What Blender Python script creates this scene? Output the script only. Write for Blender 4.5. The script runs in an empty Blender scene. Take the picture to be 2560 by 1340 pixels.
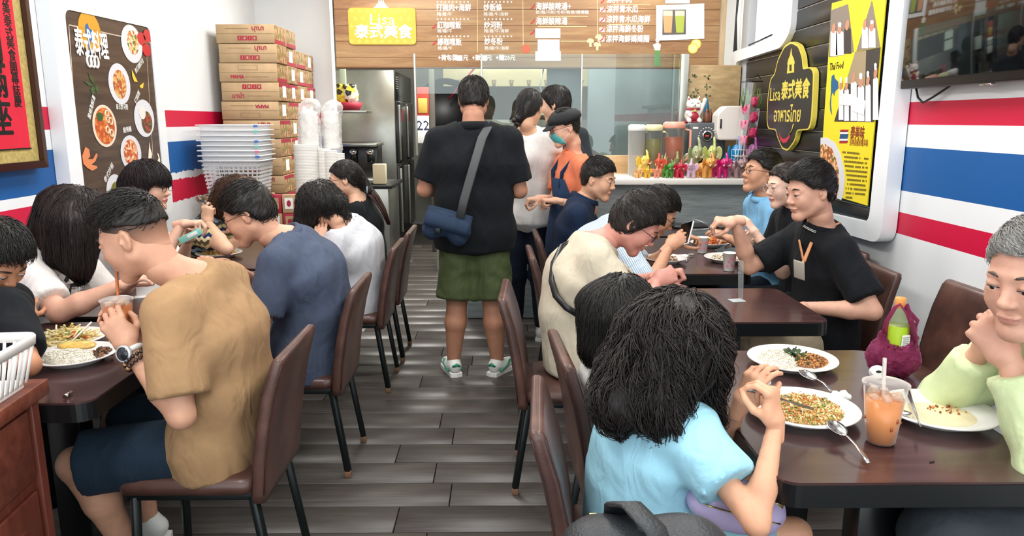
import bpy, bmesh, math, random
import numpy as np
from mathutils import Vector, Matrix, Euler
R = random.Random(7)
NR = np.random.RandomState(5)
SC = bpy.context.scene
COL = SC.collection
pi = math.pi

# ---------------------------------------------------------------- camera, world, light, exposure
CAM_F, CAM_H, CAM_P, CAM_Y = 1850.0, 1.5, math.atan(371/1850), math.atan(23/1887)
cam = bpy.data.objects.new('camera', bpy.data.cameras.new('camera'))
cam.data.sensor_width = 36.0
cam.data.lens = CAM_F/2560*36.0
cam.data.clip_start = 0.02
cam.location = (0, 0, CAM_H)
cam.rotation_euler = (pi/2-CAM_P, 0, -CAM_Y)
COL.objects.link(cam)
SC.camera = cam
wd = bpy.data.worlds.new('daylight'); SC.world = wd; wd.use_nodes = True
wd.node_tree.nodes['Background'].inputs[0].default_value = (0.90, 0.96, 1.0, 1)
wd.node_tree.nodes['Background'].inputs[1].default_value = 3.2
SC.view_settings.view_transform = 'Standard'
SC.view_settings.look = 'None'
SC.view_settings.gamma = 1
SC.view_settings.use_curve_mapping = False
SC.view_settings.exposure = -0.08
try:
    SC.cycles.use_denoising = True
    SC.cycles.max_bounces = 7; SC.cycles.diffuse_bounces = 3; SC.cycles.glossy_bounces = 3
    SC.cycles.transmission_bounces = 6; SC.cycles.transparent_max_bounces = 8
    SC.cycles.caustics_reflective = False; SC.cycles.caustics_refractive = False
    SC.cycles.sample_clamp_indirect = 6
except Exception: pass
def area(name, loc, size, power, rot=(0, 0, 0), col=(1, 1, 1)):
    l = bpy.data.lights.new(name, 'AREA'); l.shape = 'RECTANGLE'; l.size, l.size_y = size; l.energy = power; l.color = col
    o = bpy.data.objects.new(name, l); o.location = loc; o.rotation_euler = rot; COL.objects.link(o); return o
for i, (x, y) in enumerate([(-1.0, 1.3), (1.0, 1.3), (-1.0, 3.4), (1.0, 3.4), (-1.0, 5.3), (1.0, 5.3)]):
    area('ceiling_light', (x, y, 2.9), (0.6, 1.2), 34, (0, 0, 0), (1, .985, .96))
area('ceiling_light', (-0.7, 7.7, 2.8), (0.5, 1.2), 85, (0, 0, 0), (1, .97, .90))
area('ceiling_light', (0.9, 8.2, 2.8), (0.5, 1.2), 85, (0, 0, 0), (1, .97, .90))

def ray(px, py):
    u = (px-1280)/CAM_F; v = (670-py)/CAM_F
    y = math.cos(CAM_P)+v*math.sin(CAM_P); z = -math.sin(CAM_P)+v*math.cos(CAM_P)
    c, s = math.cos(CAM_Y), math.sin(CAM_Y)
    return Vector((u*c+y*s, -u*s+y*c, z))
def W(px, py, D):            # world point seen at photo pixel (px, py) at room depth D
    d = ray(px, py); return Vector((0, 0, CAM_H))+d*(D/d.y)
def PX(px, py, X):           # ... on the side plane x = X
    d = ray(px, py); return Vector((0, 0, CAM_H))+d*(X/d.x)
def PZ(px, py, z):           # ... on the level z
    d = ray(px, py); return Vector((0, 0, CAM_H))+d*((z-CAM_H)/d.z)

# ---------------------------------------------------------------- materials
def lin(c):
    if isinstance(c, str):
        c = [int(c[i:i+2], 16)/255 for i in (0, 2, 4)]
    return tuple(((x/12.92) if x <= .04045 else ((x+.055)/1.055)**2.4) for x in c[:3])+(1,)
MATS = {}
class NT:
    def __init__(s, m): s.t = m.node_tree; s.n = s.t.nodes; s.l = s.t.links; s.b = s.n['Principled BSDF']
    def node(s, k, **kw):
        n = s.n.new(k)
        for a, v in kw.items():
            if a.startswith('i_'):
                n.inputs[a[2:].replace('_', ' ')].default_value = v
            else: setattr(n, a, v)
        return n
    def link(s, a, b): s.l.new(a, b)
    def ramp(s, fac, stops, const=False):
        r = s.n.new('ShaderNodeValToRGB'); s.link(fac, r.inputs[0]); e = r.color_ramp.elements
        if const: r.color_ramp.interpolation = 'CONSTANT'
        while len(e) < len(stops): e.new(0.5)
        for i, (p, c) in enumerate(stops): e[i].position = p; e[i].color = lin(c) if isinstance(c, str) else c
        return r.outputs[0]
    def coord(s, scale=(1, 1, 1), rot=(0, 0, 0), which='Object'):
        tc = s.n.new('ShaderNodeTexCoord'); mp = s.n.new('ShaderNodeMapping'); s.link(tc.outputs[which], mp.inputs[0])
        mp.inputs['Scale'].default_value = scale; mp.inputs['Rotation'].default_value = rot; return mp.outputs[0]
    def noise(s, vec, scale, detail=3, rough=.55, dist=0):
        n = s.n.new('ShaderNodeTexNoise'); s.link(vec, n.inputs['Vector']); n.inputs['Scale'].default_value = scale
        n.inputs['Detail'].default_value = detail; n.inputs['Roughness'].default_value = rough; n.inputs['Distortion'].default_value = dist
        return n.outputs['Fac']
    def mix(s, fac, a, b, mode='MIX'):
        m = s.n.new('ShaderNodeMix'); m.data_type = 'RGBA'; m.blend_type = mode
        for sock, v in ((m.inputs[0], fac), (m.inputs[6], a), (m.inputs[7], b)):
            if isinstance(v, (int, float)): sock.default_value = v
            elif isinstance(v, str): sock.default_value = lin(v)
            elif isinstance(v, tuple): sock.default_value = v
            else: s.link(v, sock)
        return m.outputs[2]
    def bump(s, h, strength=.3, dist=.01):
        b = s.n.new('ShaderNodeBump'); b.inputs['Strength'].default_value = strength; b.inputs['Distance'].default_value = dist
        s.link(h, b.inputs['Height']); s.link(b.outputs[0], s.b.inputs['Normal']); return b
def mat(name, col='cccccc', rough=.6, metal=0, spec=.5, noise=None, bump=None, emit=None, alpha=1, trans=0, coat=0, sheen=0, sss=0, ior=None):
    if name in MATS: return MATS[name]
    m = bpy.data.materials.new(name); m.use_nodes = True; n = NT(m); b = n.b
    b.inputs['Base Color'].default_value = lin(col); b.inputs['Roughness'].default_value = rough
    b.inputs['Metallic'].default_value = metal; b.inputs['Specular IOR Level'].default_value = spec
    if noise:      # (scale, amount darker/lighter)
        f = n.noise(n.coord(), noise[0], 4)
        c = lin(col); a = noise[1]
        lo = tuple(x*(1-a) for x in c[:3])+(1,); hi = tuple(min(1, x*(1+a)) for x in c[:3])+(1,)
        n.link(n.ramp(f, [(.3, lo), (.7, hi)]), b.inputs['Base Color'])
    if bump: n.bump(n.noise(n.coord(), bump[0], 3), bump[1], bump[2] if len(bump) > 2 else .005)
    if emit: b.inputs['Emission Color'].default_value = lin(col); b.inputs['Emission Strength'].default_value = emit
    if trans: b.inputs['Transmission Weight'].default_value = trans
    if ior: b.inputs['IOR'].default_value = ior
    if coat: b.inputs['Coat Weight'].default_value = coat; b.inputs['Coat Roughness'].default_value = .15
    if sheen: b.inputs['Sheen Weight'].default_value = sheen
    if sss: b.inputs['Subsurface Weight'].default_value = sss; b.inputs['Subsurface Radius'].default_value = (.02, .008, .004); b.inputs['Subsurface Scale'].default_value = .5
    if alpha < 1: b.inputs['Alpha'].default_value = alpha
    MATS[name] = m; return m
def glass(name, col='ffffff', rough=.03, alpha=.2, clear=0):      # thin clear sheet: mostly see-through, still reflects
    if name in MATS: return MATS[name]
    m = bpy.data.materials.new(name); m.use_nodes = True; n = NT(m)
    tr = n.node('ShaderNodeBsdfTransparent'); tr.inputs[0].default_value = lin(col)
    mx = n.node('ShaderNodeMixShader'); lw = n.node('ShaderNodeLayerWeight'); lw.inputs[0].default_value = .5; fr = n.node('ShaderNodeMath', operation='POWER'); n.link(lw.outputs['Facing'], fr.inputs[0]); fr.inputs[1].default_value = 4.0
    ad = n.node('ShaderNodeMath', operation='ADD'); ad.inputs[1].default_value = alpha; n.link(fr.outputs[0], ad.inputs[0])
    n.b.inputs['Base Color'].default_value = lin(col); n.b.inputs['Roughness'].default_value = rough
    if clear: n.b.inputs['Base Color'].default_value = (1, 1, 1, 1); n.b.inputs['Metallic'].default_value = 1; ad.inputs[1].default_value = clear
    out = n.n['Material Output']
    n.link(ad.outputs[0], mx.inputs[0]); n.link(tr.outputs[0], mx.inputs[1]); n.link(n.b.outputs[0], mx.inputs[2]); n.link(mx.outputs[0], out.inputs[0])
    MATS[name] = m; return m

# ---------------------------------------------------------------- objects
def tag(o, label=None, cat=None, group=None, kind=None):
    if label: o['label'] = label
    if cat: o['category'] = cat
    if group: o['group'] = group
    if kind: o['kind'] = kind
    return o
def empty(name, loc=(0, 0, 0), rz=0, label=None, cat=None, group=None, kind=None):
    o = bpy.data.objects.new(name, None); o.location = loc; o.rotation_euler = (0, 0, rz); o.empty_display_size = .05
    COL.objects.link(o); return tag(o, label, cat, group, kind)
def link(name, me, mats=None, parent=None, loc=None, rot=None):
    o = bpy.data.objects.new(name, me); COL.objects.link(o)
    if mats:
        for m in (mats if isinstance(mats, (list, tuple)) else [mats]): me.materials.append(m)
    if parent: o.parent = parent
    if loc is not None: o.location = loc
    if rot is not None: o.rotation_euler = rot
    return o
def mesh_np(name, v, q, smooth=True, mi=None):
    me = bpy.data.meshes.new(name); v = np.asarray(v, dtype=np.float32); q = np.asarray(q, dtype=np.int32)
    n = q.shape[1] if len(q) else 4
    me.vertices.add(len(v)); me.vertices.foreach_set('co', v.ravel())
    me.loops.add(q.size); me.loops.foreach_set('vertex_index', q.ravel())
    me.polygons.add(len(q)); me.polygons.foreach_set('loop_start', np.arange(len(q), dtype=np.int32)*n)
    me.polygons.foreach_set('loop_total', np.full(len(q), n, dtype=np.int32))
    if smooth: me.polygons.foreach_set('use_smooth', np.ones(len(q), dtype=bool))
    if mi is not None: me.polygons.foreach_set('material_index', np.asarray(mi, dtype=np.int32))
    me.update(calc_edges=True); me.validate(); return me
class B:
    """collects simple shapes into one mesh"""
    def __init__(s): s.bm = bmesh.new(); s.mi = 0
    def _done(s, geom, M=None, smooth=False):
        vs = [g for g in geom if isinstance(g, bmesh.types.BMVert)]
        if M is not None: bmesh.ops.transform(s.bm, matrix=M, verts=vs)
        fs = set()
        for v in vs: fs.update(v.link_faces)
        for f in fs: f.material_index = s.mi; f.smooth = smooth
        return vs
    def box(s, c, size, bev=0, rot=None, seg=2):
        r = bmesh.ops.create_cube(s.bm, size=1)['verts']
        M = Matrix.Translation(c) @ (Euler(rot).to_matrix().to_4x4() if rot else Matrix()) @ Matrix.Diagonal((*size, 1))
        bmesh.ops.transform(s.bm, matrix=M, verts=r)
        if bev:
            es = list({e for v in r for e in v.link_edges})
            g = bmesh.ops.bevel(s.bm, geom=es, offset=bev, segments=seg, affect='EDGES', profile=.5)
            fs = g['faces']; vs = {v for f in fs for v in f.verts}
            al = set()
            st = list(vs)
            while st:
                v = st.pop()
                if v in al: continue
                al.add(v)
                for e in v.link_edges: st.append(e.other_vert(v))
            for v in al:
                for f in v.link_faces: f.material_index = s.mi; f.smooth = True
            return list(al)
        return s._done(r)
    def cyl(s, a, b, r, r2=None, n=16, caps=True, smooth=True):
        a, b = Vector(a), Vector(b); d = b-a; L = d.length
        q = d.to_track_quat('Z', 'Y').to_matrix().to_4x4()
        g = bmesh.ops.create_cone(s.bm, cap_ends=caps, segments=n, radius1=r, radius2=r if r2 is None else r2, depth=L)
        vs = s._done(g['verts'], Matrix.Translation((a+b)/2) @ q, smooth)
        for f in {f for v in vs for f in v.link_faces}:
            if len(f.verts) > 4: f.smooth = False
        return vs
    def sph(s, c, r, n=16, rot=None):
        g = bmesh.ops.create_uvsphere(s.bm, u_segments=n, v_segments=max(6, n//2), radius=1)
        r = (r, r, r) if isinstance(r, (int, float)) else r
        return s._done(g['verts'], Matrix.Translation(c) @ (Euler(rot).to_matrix().to_4x4() if rot else Matrix()) @ Matrix.Diagonal((*r, 1)), True)
    def lathe(s, prof, c=(0, 0, 0), n=28, M=None, sx=1, sy=1):
        rings = []
        for (r, z) in prof:
            if r < 1e-5: rings.append([s.bm.verts.new((c[0], c[1], c[2]+z))])
            else: rings.append([s.bm.verts.new((c[0]+sx*r*math.cos(2*pi*i/n), c[1]+sy*r*math.sin(2*pi*i/n), c[2]+z)) for i in range(n)])
        allv = [v for rg in rings for v in rg]
        for a, b in zip(rings[:-1], rings[1:]):
            for i in range(n):
                j = (i+1) % n
                if len(a) == 1 and len(b) == 1: continue
                vs = [a[0], b[j], b[i]] if len(a) == 1 else ([a[i], a[j], b[0]] if len(b) == 1 else [a[i], a[j], b[j], b[i]])
                f = s.bm.faces.new(vs); f.smooth = True; f.material_index = s.mi
        if M is not None: bmesh.ops.transform(s.bm, matrix=M, verts=allv)
        return allv
    def tube(s, pts, r, n=8, caps=True, flat=None):
        pts = [Vector(p) for p in pts]; rr = r if isinstance(r, (list, tuple)) else [r]*len(pts)
        up = Vector((0, 0, 1)); rings = []; prev = None
        for i, p in enumerate(pts):
            t = (pts[min(i+1, len(pts)-1)]-pts[max(i-1, 0)]).normalized()
            if prev is None: x = t.cross(up); x = x if x.length > .1 else t.cross(Vector((1, 0, 0)))
            else: x = prev - t*prev.dot(t)
            x.normalize(); y = t.cross(x); prev = x
            fx, fy = (1, 1) if flat is None else flat
            rings.append([s.bm.verts.new(p+x*(fx*rr[i]*math.cos(2*pi*k/n))+y*(fy*rr[i]*math.sin(2*pi*k/n))) for k in range(n)])
        for a, b in zip(rings[:-1], rings[1:]):
            for k in range(n):
                f = s.bm.faces.new([a[k], a[(k+1) % n], b[(k+1) % n], b[k]]); f.smooth = True; f.material_index = s.mi
        if caps:
            for rg in (rings[0][::-1], rings[-1]):
                f = s.bm.faces.new(rg); f.material_index = s.mi
        return rings
    def prism(s, pts, h, M=None):        # outline in xy, extruded +z by h
        a = [s.bm.verts.new((p[0], p[1], 0)) for p in pts]; b = [s.bm.verts.new((p[0], p[1], h)) for p in pts]; n = len(pts)
        fs = [s.bm.faces.new(b), s.bm.faces.new(a[::-1])]+[s.bm.faces.new([a[i], a[(i+1) % n], b[(i+1) % n], b[i]]) for i in range(n)]
        for f in fs: f.material_index = s.mi
        if M is not None: bmesh.ops.transform(s.bm, matrix=M, verts=a+b)
        bmesh.ops.recalc_face_normals(s.bm, faces=fs); return a+b
    def grid(s, P, closed=False):        # P[i][j] points
        V = [[s.bm.verts.new(p) for p in row] for row in P]
        for i in range(len(V)-1):
            m = len(V[0])
            for j in range(m if closed else m-1):
                f = s.bm.faces.new([V[i][j], V[i][(j+1) % m], V[i+1][(j+1) % m], V[i+1][j]]); f.smooth = True; f.material_index = s.mi
        return V
    def build(s, name, mats=None, parent=None, loc=None, rot=None, bevel=0):
        me = bpy.data.meshes.new(name); s.bm.to_mesh(me); s.bm.free()
        return link(name, me, mats, parent, loc, rot)
def rrect(w, h, r, n=6):                 # rounded rectangle outline, centred
    out = []
    for cx, cy, a0 in ((w/2-r, h/2-r, 0), (-w/2+r, h/2-r, pi/2), (-w/2+r, -h/2+r, pi), (w/2-r, -h/2+r, 1.5*pi)):
        for i in range(n+1):
            a = a0+pi/2*i/n; out.append((cx+r*math.cos(a), cy+r*math.sin(a)))
    return out
def rpoly(pts, r, n=5):                  # rounds the corners of an outline
    out = []; N = len(pts)
    for i in range(N):
        p, a, b = Vector(pts[i]), Vector(pts[i-1]), Vector(pts[(i+1) % N])
        rr = min(r, (a-p).length*.45, (b-p).length*.45)
        s0 = p+(a-p).normalized()*rr; s1 = p+(b-p).normalized()*rr
        for k in range(n+1):
            t = k/n; q = s0*(1-t)**2+p*2*t*(1-t)+s1*t*t; out.append((q.x, q.y))
    return out
# frame on a plane: M maps local (x right, y up, z out of the surface)
def plane_M(origin, right, up):
    r, u = Vector(right).normalized(), Vector(up).normalized(); o = r.cross(u)
    M = Matrix((r, u, o)).transposed().to_4x4(); M.translation = Vector(origin); return M
def copy_tree(o, parent=None):
    c = o.copy(); COL.objects.link(c); c.parent = parent
    for ch in list(o.children): copy_tree(ch, c)
    return c
_fonts = {}
def text(s, size, m, parent, M, name='lettering', bold=0, align='CENTER', sx=1, depth=.0008, res=1, fit=None):
    cu = bpy.data.curves.new('t', 'FONT'); cu.body = s; cu.size = size; cu.align_x = align; cu.align_y = 'CENTER'
    cu.extrude = depth/2; cu.resolution_u = res
    o = bpy.data.objects.new('t', cu); COL.objects.link(o)
    dg = bpy.context.evaluated_depsgraph_get()
    me = bpy.data.meshes.new_from_object(o.evaluated_get(dg))
    bpy.data.objects.remove(o); bpy.data.curves.remove(cu)
    if fit and len(me.vertices):
        xs = [v.co.x for v in me.vertices]; sx = fit/max(1e-6, max(xs)-min(xs))
        if align == 'CENTER':
            c = (max(xs)+min(xs))/2
            for v in me.vertices: v.co.x -= c
    me.name = name
    if bold > .0009:                         # heavier strokes: the same glyphs nudged sideways and up
        bm = bmesh.new()
        for k_, (dx, dy) in enumerate(((-bold, 0), (bold, 0), (0, bold), (0, -bold))):
            n0 = len(bm.verts); bm.from_mesh(me); bm.verts.ensure_lookup_table(); bmesh.ops.translate(bm, vec=(dx, dy, k_*.00012), verts=bm.verts[n0:])
        bm.to_mesh(me); bm.free()
    me.transform(M @ Matrix.Diagonal((sx, 1, 1, 1)))
    return link(name, me, m, parent)

# ---------------------------------------------------------------- implicit shapes -> smooth mesh
def vnoise(p, scale, seed=0):            # smooth 3-d value noise, vectorised
    p = p*scale; i = np.floor(p).astype(np.int64); f = (p-i).astype(np.float32); f = f*f*(3-2*f)
    out = 0
    for dx in (0, 1):
        for dy in (0, 1):
            for dz in (0, 1):
                h = ((i[..., 0]+dx)*73856093) ^ ((i[..., 1]+dy)*19349663) ^ ((i[..., 2]+dz)*83492791) ^ (seed*2654435761)
                h = (h ^ (h >> 13))*1274126177 & 0x7fffffff
                v = (h % 65536)/32768.0-1
                out = out+v*(f[..., 0] if dx else 1-f[..., 0])*(f[..., 1] if dy else 1-f[..., 1])*(f[..., 2] if dz else 1-f[..., 2])
    return out
class Vol:
    def __init__(s, lo, hi, h):
        s.lo = np.array(lo, float); s.h = h
        s.n = np.maximum(3, np.ceil((np.array(hi, float)-s.lo)/h).astype(int)+1)
        s.ax = [(s.lo[i]+h*np.arange(s.n[i])).astype(np.float32) for i in range(3)]
        s.F = np.full(tuple(s.n), 1.0, np.float32)
    def _blk(s, lo, hi):
        a = np.clip(np.floor((np.array(lo)-s.lo)/s.h).astype(int)-1, 0, s.n); b = np.clip(np.ceil((np.array(hi)-s.lo)/s.h).astype(int)+2, 0, s.n)
        if np.any(b-a < 1): return None, None
        sl = tuple(slice(a[i], b[i]) for i in range(3))
        return sl, (s.ax[0][sl[0]][:, None, None], s.ax[1][sl[1]][None, :, None], s.ax[2][sl[2]][None, None, :])
    def _put(s, sl, d, k, op):
        f = s.F[sl]
        if op == '+':
            if k > 0:
                h = np.maximum(k-np.abs(f-d), 0)/k; s.F[sl] = np.minimum(f, d)-h*h*k*.25
            else: s.F[sl] = np.minimum(f, d)
        elif op == '-':
            d = -d
            if k > 0:
                h = np.maximum(k-np.abs(f-d), 0)/k; s.F[sl] = np.maximum(f, d)+h*h*k*.25
            else: s.F[sl] = np.maximum(f, d)
    def cone(s, a, b, ra, rb=None, k=.02, w=None, sw=1.0, op='+', flat0=False, flat1=False):
        """capsule from a to b, radii ra..rb; along unit axis w it is sw times as thick"""
        rb = ra if rb is None else rb; a = np.array(a, float); b = np.array(b, float); m = max(ra, rb)*max(1, sw)+k+2*s.h
        sl, c = s._blk(np.minimum(a, b)-m, np.maximum(a, b)+m)
        if sl is None: return
        ba = b-a; L2 = max(1e-9, ba@ba)
        X, Y, Z = c[0]-a[0], c[1]-a[1], c[2]-a[2]
        tt = (X*ba[0]+Y*ba[1]+Z*ba[2])/L2; t = np.clip(tt, 0, 1)
        qx, qy, qz = X-t*ba[0], Y-t*ba[1], Z-t*ba[2]
        if w is not None and sw != 1:
            w = np.array(w, float); dt = (qx*w[0]+qy*w[1]+qz*w[2])*(1/sw-1)
            qx, qy, qz = qx+dt*w[0], qy+dt*w[1], qz+dt*w[2]
        d = np.sqrt(qx*qx+qy*qy+qz*qz)-(ra+(rb-ra)*t)
        L = math.sqrt(L2)
        if flat0: d = np.maximum(d, -tt*L)
        if flat1: d = np.maximum(d, (tt-1)*L)
        s._put(sl, d, k, op)
    def ell(s, c0, r, k=.02, M=None, op='+'):
        """ellipsoid; M = 3x3 whose rows are its axes"""
        c0 = np.array(c0, float); r = np.array(r if hasattr(r, '__len__') else (r, r, r), float); m = r.max()+k+2*s.h
        sl, c = s._blk(c0-m, c0+m)
        if sl is None: return
        X, Y, Z = c[0]-c0[0], c[1]-c0[1], c[2]-c0[2]
        if M is None: u, v, w_ = X, Y, Z
        else:
            M = np.array(M, float); u, v, w_ = (X*M[i][0]+Y*M[i][1]+Z*M[i][2] for i in range(3))
        q = np.sqrt((u/r[0])**2+(v/r[1])**2+(w_/r[2])**2); g = np.sqrt((u/r[0]**2)**2+(v/r[1]**2)**2+(w_/r[2]**2)**2)
        d = q*(q-1)/np.maximum(g, 1e-6)
        s._put(sl, d.astype(np.float32), k, op)
    def cut(s, fn):                     # fn(X,Y,Z) > 0 is removed
        s.F = np.maximum(s.F, fn(s.ax[0][:, None, None], s.ax[1][None, :, None], s.ax[2][None, None, :]).astype(np.float32))
    def mesh(s):
        F = s.F; F[0] = F[-1] = 1; F[:, 0] = F[:, -1] = 1; F[:, :, 0] = F[:, :, -1] = 1
        I = F < 0; nx, ny, nz = F.shape
        cnt = np.zeros((nx-1, ny-1, nz-1), np.int8)
        C = [(dx, dy, dz) for dx in (0, 1) for dy in (0, 1) for dz in (0, 1)]
        for (dx, dy, dz) in C: cnt += I[dx:nx-1+dx, dy:ny-1+dy, dz:nz-1+dz]
        act = (cnt > 0) & (cnt < 8); idx = np.argwhere(act)
        if not len(idx): return np.zeros((0, 3)), np.zeros((0, 4), int)
        vid = np.full(act.shape, -1, np.int64); vid[act] = np.arange(len(idx))
        val = {c: F[idx[:, 0]+c[0], idx[:, 1]+c[1], idx[:, 2]+c[2]] for c in C}
        acc = np.zeros((len(idx), 3)); num = np.zeros(len(idx))
        for c in C:
            for a in range(3):
                if c[a] == 0:
                    c2 = list(c); c2[a] = 1; c2 = tuple(c2); f0, f1 = val[c], val[c2]; m = (f0 < 0) != (f1 < 0)
                    t = np.where(m, f0/np.where(m, f0-f1, 1), 0); p = np.repeat(np.array(c, float)[None], len(idx), 0); p[:, a] += t
                    acc += p*m[:, None]; num += m
        V = s.lo+(idx+acc/num[:, None])*s.h
        Q = []
        for a in range(3):
            b, c = (a+1) % 3, (a+2) % 3
            sl0 = [slice(None)]*3; sl1 = [slice(None)]*3; sl0[a] = slice(0, -1); sl1[a] = slice(1, None)
            ch = I[tuple(sl0)] != I[tuple(sl1)]
            e = np.argwhere(ch)
            e = e[(e[:, b] > 0) & (e[:, c] > 0) & (e[:, b] < F.shape[b]-1) & (e[:, c] < F.shape[c]-1)]
            if not len(e): continue
            ins = I[e[:, 0], e[:, 1], e[:, 2]]
            def g(db, dc):
                q = e.copy(); q[:, b] += db; q[:, c] += dc; return vid[q[:, 0], q[:, 1], q[:, 2]]
            q = np.stack([g(-1, -1), g(0, -1), g(0, 0), g(-1, 0)], 1)
            q[~ins] = q[~ins][:, ::-1]; Q.append(q)
        return V, np.concatenate(Q)
def vnormals(V, Q):
    n = np.cross(V[Q[:, 2]]-V[Q[:, 0]], V[Q[:, 3]]-V[Q[:, 1]]); N = np.zeros_like(V)
    for i in range(4): np.add.at(N, Q[:, i], n)
    return N/np.maximum(1e-9, np.linalg.norm(N, axis=1))[:, None]
def relax(V, Q, it=2, lam=.5):
    for _ in range(it):
        A = np.zeros_like(V); c = np.zeros(len(V))
        for i in range(4):
            for j in (1, 3):
                np.add.at(A, Q[:, i], V[Q[:, (i+j) % 4]]); np.add.at(c, Q[:, i], 1)
        V = V+lam*(A/np.maximum(c, 1)[:, None]-V)
    return V
# ================================================================ the room
XR, XL, YB, YF, ZC = 1.95, -2.15, 6.75, -1.2, 2.95
def wood(name, c0, c1, c2, scale=(1.2, 14, 14), rough=.4, fine=60, bump=.15, which='Object', coat=0):
    m = mat(name, c1, rough, coat=coat); n = NT(m)
    oi = n.node('ShaderNodeObjectInfo'); tc = n.node('ShaderNodeTexCoord'); mp = n.node('ShaderNodeMapping')
    ad = n.node('ShaderNodeVectorMath', operation='ADD'); mu = n.node('ShaderNodeMath', operation='MULTIPLY'); mu.inputs[1].default_value = 37
    n.link(oi.outputs['Random'], mu.inputs[0]); n.link(tc.outputs[which], ad.inputs[0]); n.link(mu.outputs[0], ad.inputs[1]); n.link(ad.outputs[0], mp.inputs[0])
    mp.inputs['Scale'].default_value = scale
    f = n.noise(mp.outputs[0], 3, 5, .65, .6); col = n.ramp(f, [(.25, c0), (.5, c1), (.75, c2)])
    f2 = n.noise(mp.outputs[0], fine/10, 2, .5, .2)
    n.link(n.mix(.35, col, n.ramp(f2, [(.3, c0), (.7, c2)]), 'MIX'), n.b.inputs['Base Color'])
    n.bump(f, bump, .003); return m
m_white = mat('white_paint', 'eef0ef', .55, noise=(3, .03))
m_ceil = mat('ceiling_paint', 'f4f4f2', .8)
def stripes_mat(name, zs, rough_edge=0.0, grime=None):
    m = mat(name, 'f0f2f2', .45); n = NT(m)
    tc = n.node('ShaderNodeTexCoord'); sp = n.node('ShaderNodeSeparateXYZ'); n.link(tc.outputs['Object'], sp.inputs[0])
    z = sp.outputs[2]
    if rough_edge:
        f = n.noise(tc.outputs['Object'], 22, 4, .7); ma = n.node('ShaderNodeMath', operation='MULTIPLY_ADD'); ma.inputs[1].default_value = rough_edge; ma.inputs[2].default_value = -rough_edge*.5
        n.link(f, ma.inputs[0])
        # only the flaked lower edges wander
        lt = n.node('ShaderNodeMath', operation='LESS_THAN'); lt.inputs[1].default_value = 1.3; n.link(z, lt.inputs[0])
        gy = n.node('ShaderNodeMath', operation='GREATER_THAN'); gy.inputs[1].default_value = 4.6; n.link(sp.outputs[1], gy.inputs[0])
        m1 = n.node('ShaderNodeMath', operation='MULTIPLY'); n.link(lt.outputs[0], m1.inputs[0]); n.link(gy.outputs[0], m1.inputs[1])
        m2 = n.node('ShaderNodeMath', operation='MULTIPLY'); n.link(m1.outputs[0], m2.inputs[0]); n.link(ma.outputs[0], m2.inputs[1])
        ad = n.node('ShaderNodeMath', operation='ADD'); n.link(z, ad.inputs[0]); n.link(m2.outputs[0], ad.inputs[1]); z = ad.outputs[0]
    mr = n.node('ShaderNodeMapRange'); mr.inputs['From Min'].default_value = 0; mr.inputs['From Max'].default_value = 3; n.link(z, mr.inputs['Value'])
    Wt, Rd, Bl = 'eef1f2', 'd0103f', '0d5a9f'
    st = [(0, Wt)]
    for (a, b, c) in zs: st += [(a/3, Rd if c == 'r' else Bl), (b/3, Wt)]
    f3 = n.noise(tc.outputs['Object'], 2.5, 4, .6)
    base = n.ramp(mr.outputs[0], st, True)
    col = n.mix(.10, base, n.ramp(f3, [(.35, 'c9ced2'), (.65, 'ffffff')]), 'MULTIPLY')
    n.link(col, n.b.inputs['Base Color']); n.bump(n.noise(tc.outputs['Object'], 30, 3), .12, .003); return m
m_wr = stripes_mat('painted_stripe_wall_right', [(.949, 1.052, 'r'), (1.158, 1.366, 'b'), (1.468, 1.577, 'r')])
m_wl = stripes_mat('painted_stripe_wall_left', [(.965, 1.105, 'r'), (1.158, 1.352, 'b'), (1.453, 1.553, 'r')], .05)
def slab(name, lo, hi, m, kind='structure', parent=None):
    b = B(); lo, hi = Vector(lo), Vector(hi); b.box((lo+hi)/2, hi-lo); o = b.build(name, m, parent)
    if kind: o['kind'] = kind
    return o
slab('wall_right', (XR, YF, 0), (XR+.12, 11, ZC), m_wr)
slab('wall_left', (XL-.12, YF, 0), (XL, YB, ZC), m_wl)
slab('wall_back', (XL-.12, YB, 0), (-1.50, YB+.12, ZC), m_wl)
slab('wall_kitchen_left', (-2.27, YB+.12, 0), (-2.15, 11, ZC), mat('kitchen_paint', 'c9c8bc', .6))
slab('wall_kitchen_back', (-2.27, 10.9, 0), (2.07, 11.02, ZC), mat('kitchen_tile', 'a9aaa0', .35, noise=(4, .12)))
slab('ceiling', (-2.4, YF, ZC), (2.2, 11, ZC+.1), m_ceil)
# floor: a slab with separate laminate planks on it
fl = slab('floor', (-2.4, YF, -.06), (2.2, 11, -.012), mat('floor_base', '26231f', .6))
m_pl = []
for i, (a, b, c) in enumerate([('2c2926', '45403c', '5e5853'), ('302c2a', '4a4541', '645e58'), ('292624', '403b38', '58524d')]):
    m = wood('floor_plank_%d' % i, a, b, c, (.7, 26, 1), .40, 120, .07); m_pl.append(m)
pm = [None]*3
y = 0.6; row = 0
while y < 8.9:
    x = -2.13-R.random()*.9; row += 1
    while x < XR:
        x0, x1 = max(x, -2.14), min(x+1.18, XR-.005)
        if x1-x0 > .05:
            b = B(); b.box((0, 0, -.006), (x1-x0-.004, .186, .012), .0015, seg=1)
            o = b.build('plank', m_pl[R.randrange(3)], fl, ((x0+x1)/2, y+.095, 0))
        x += 1.18
    y += .19
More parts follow.
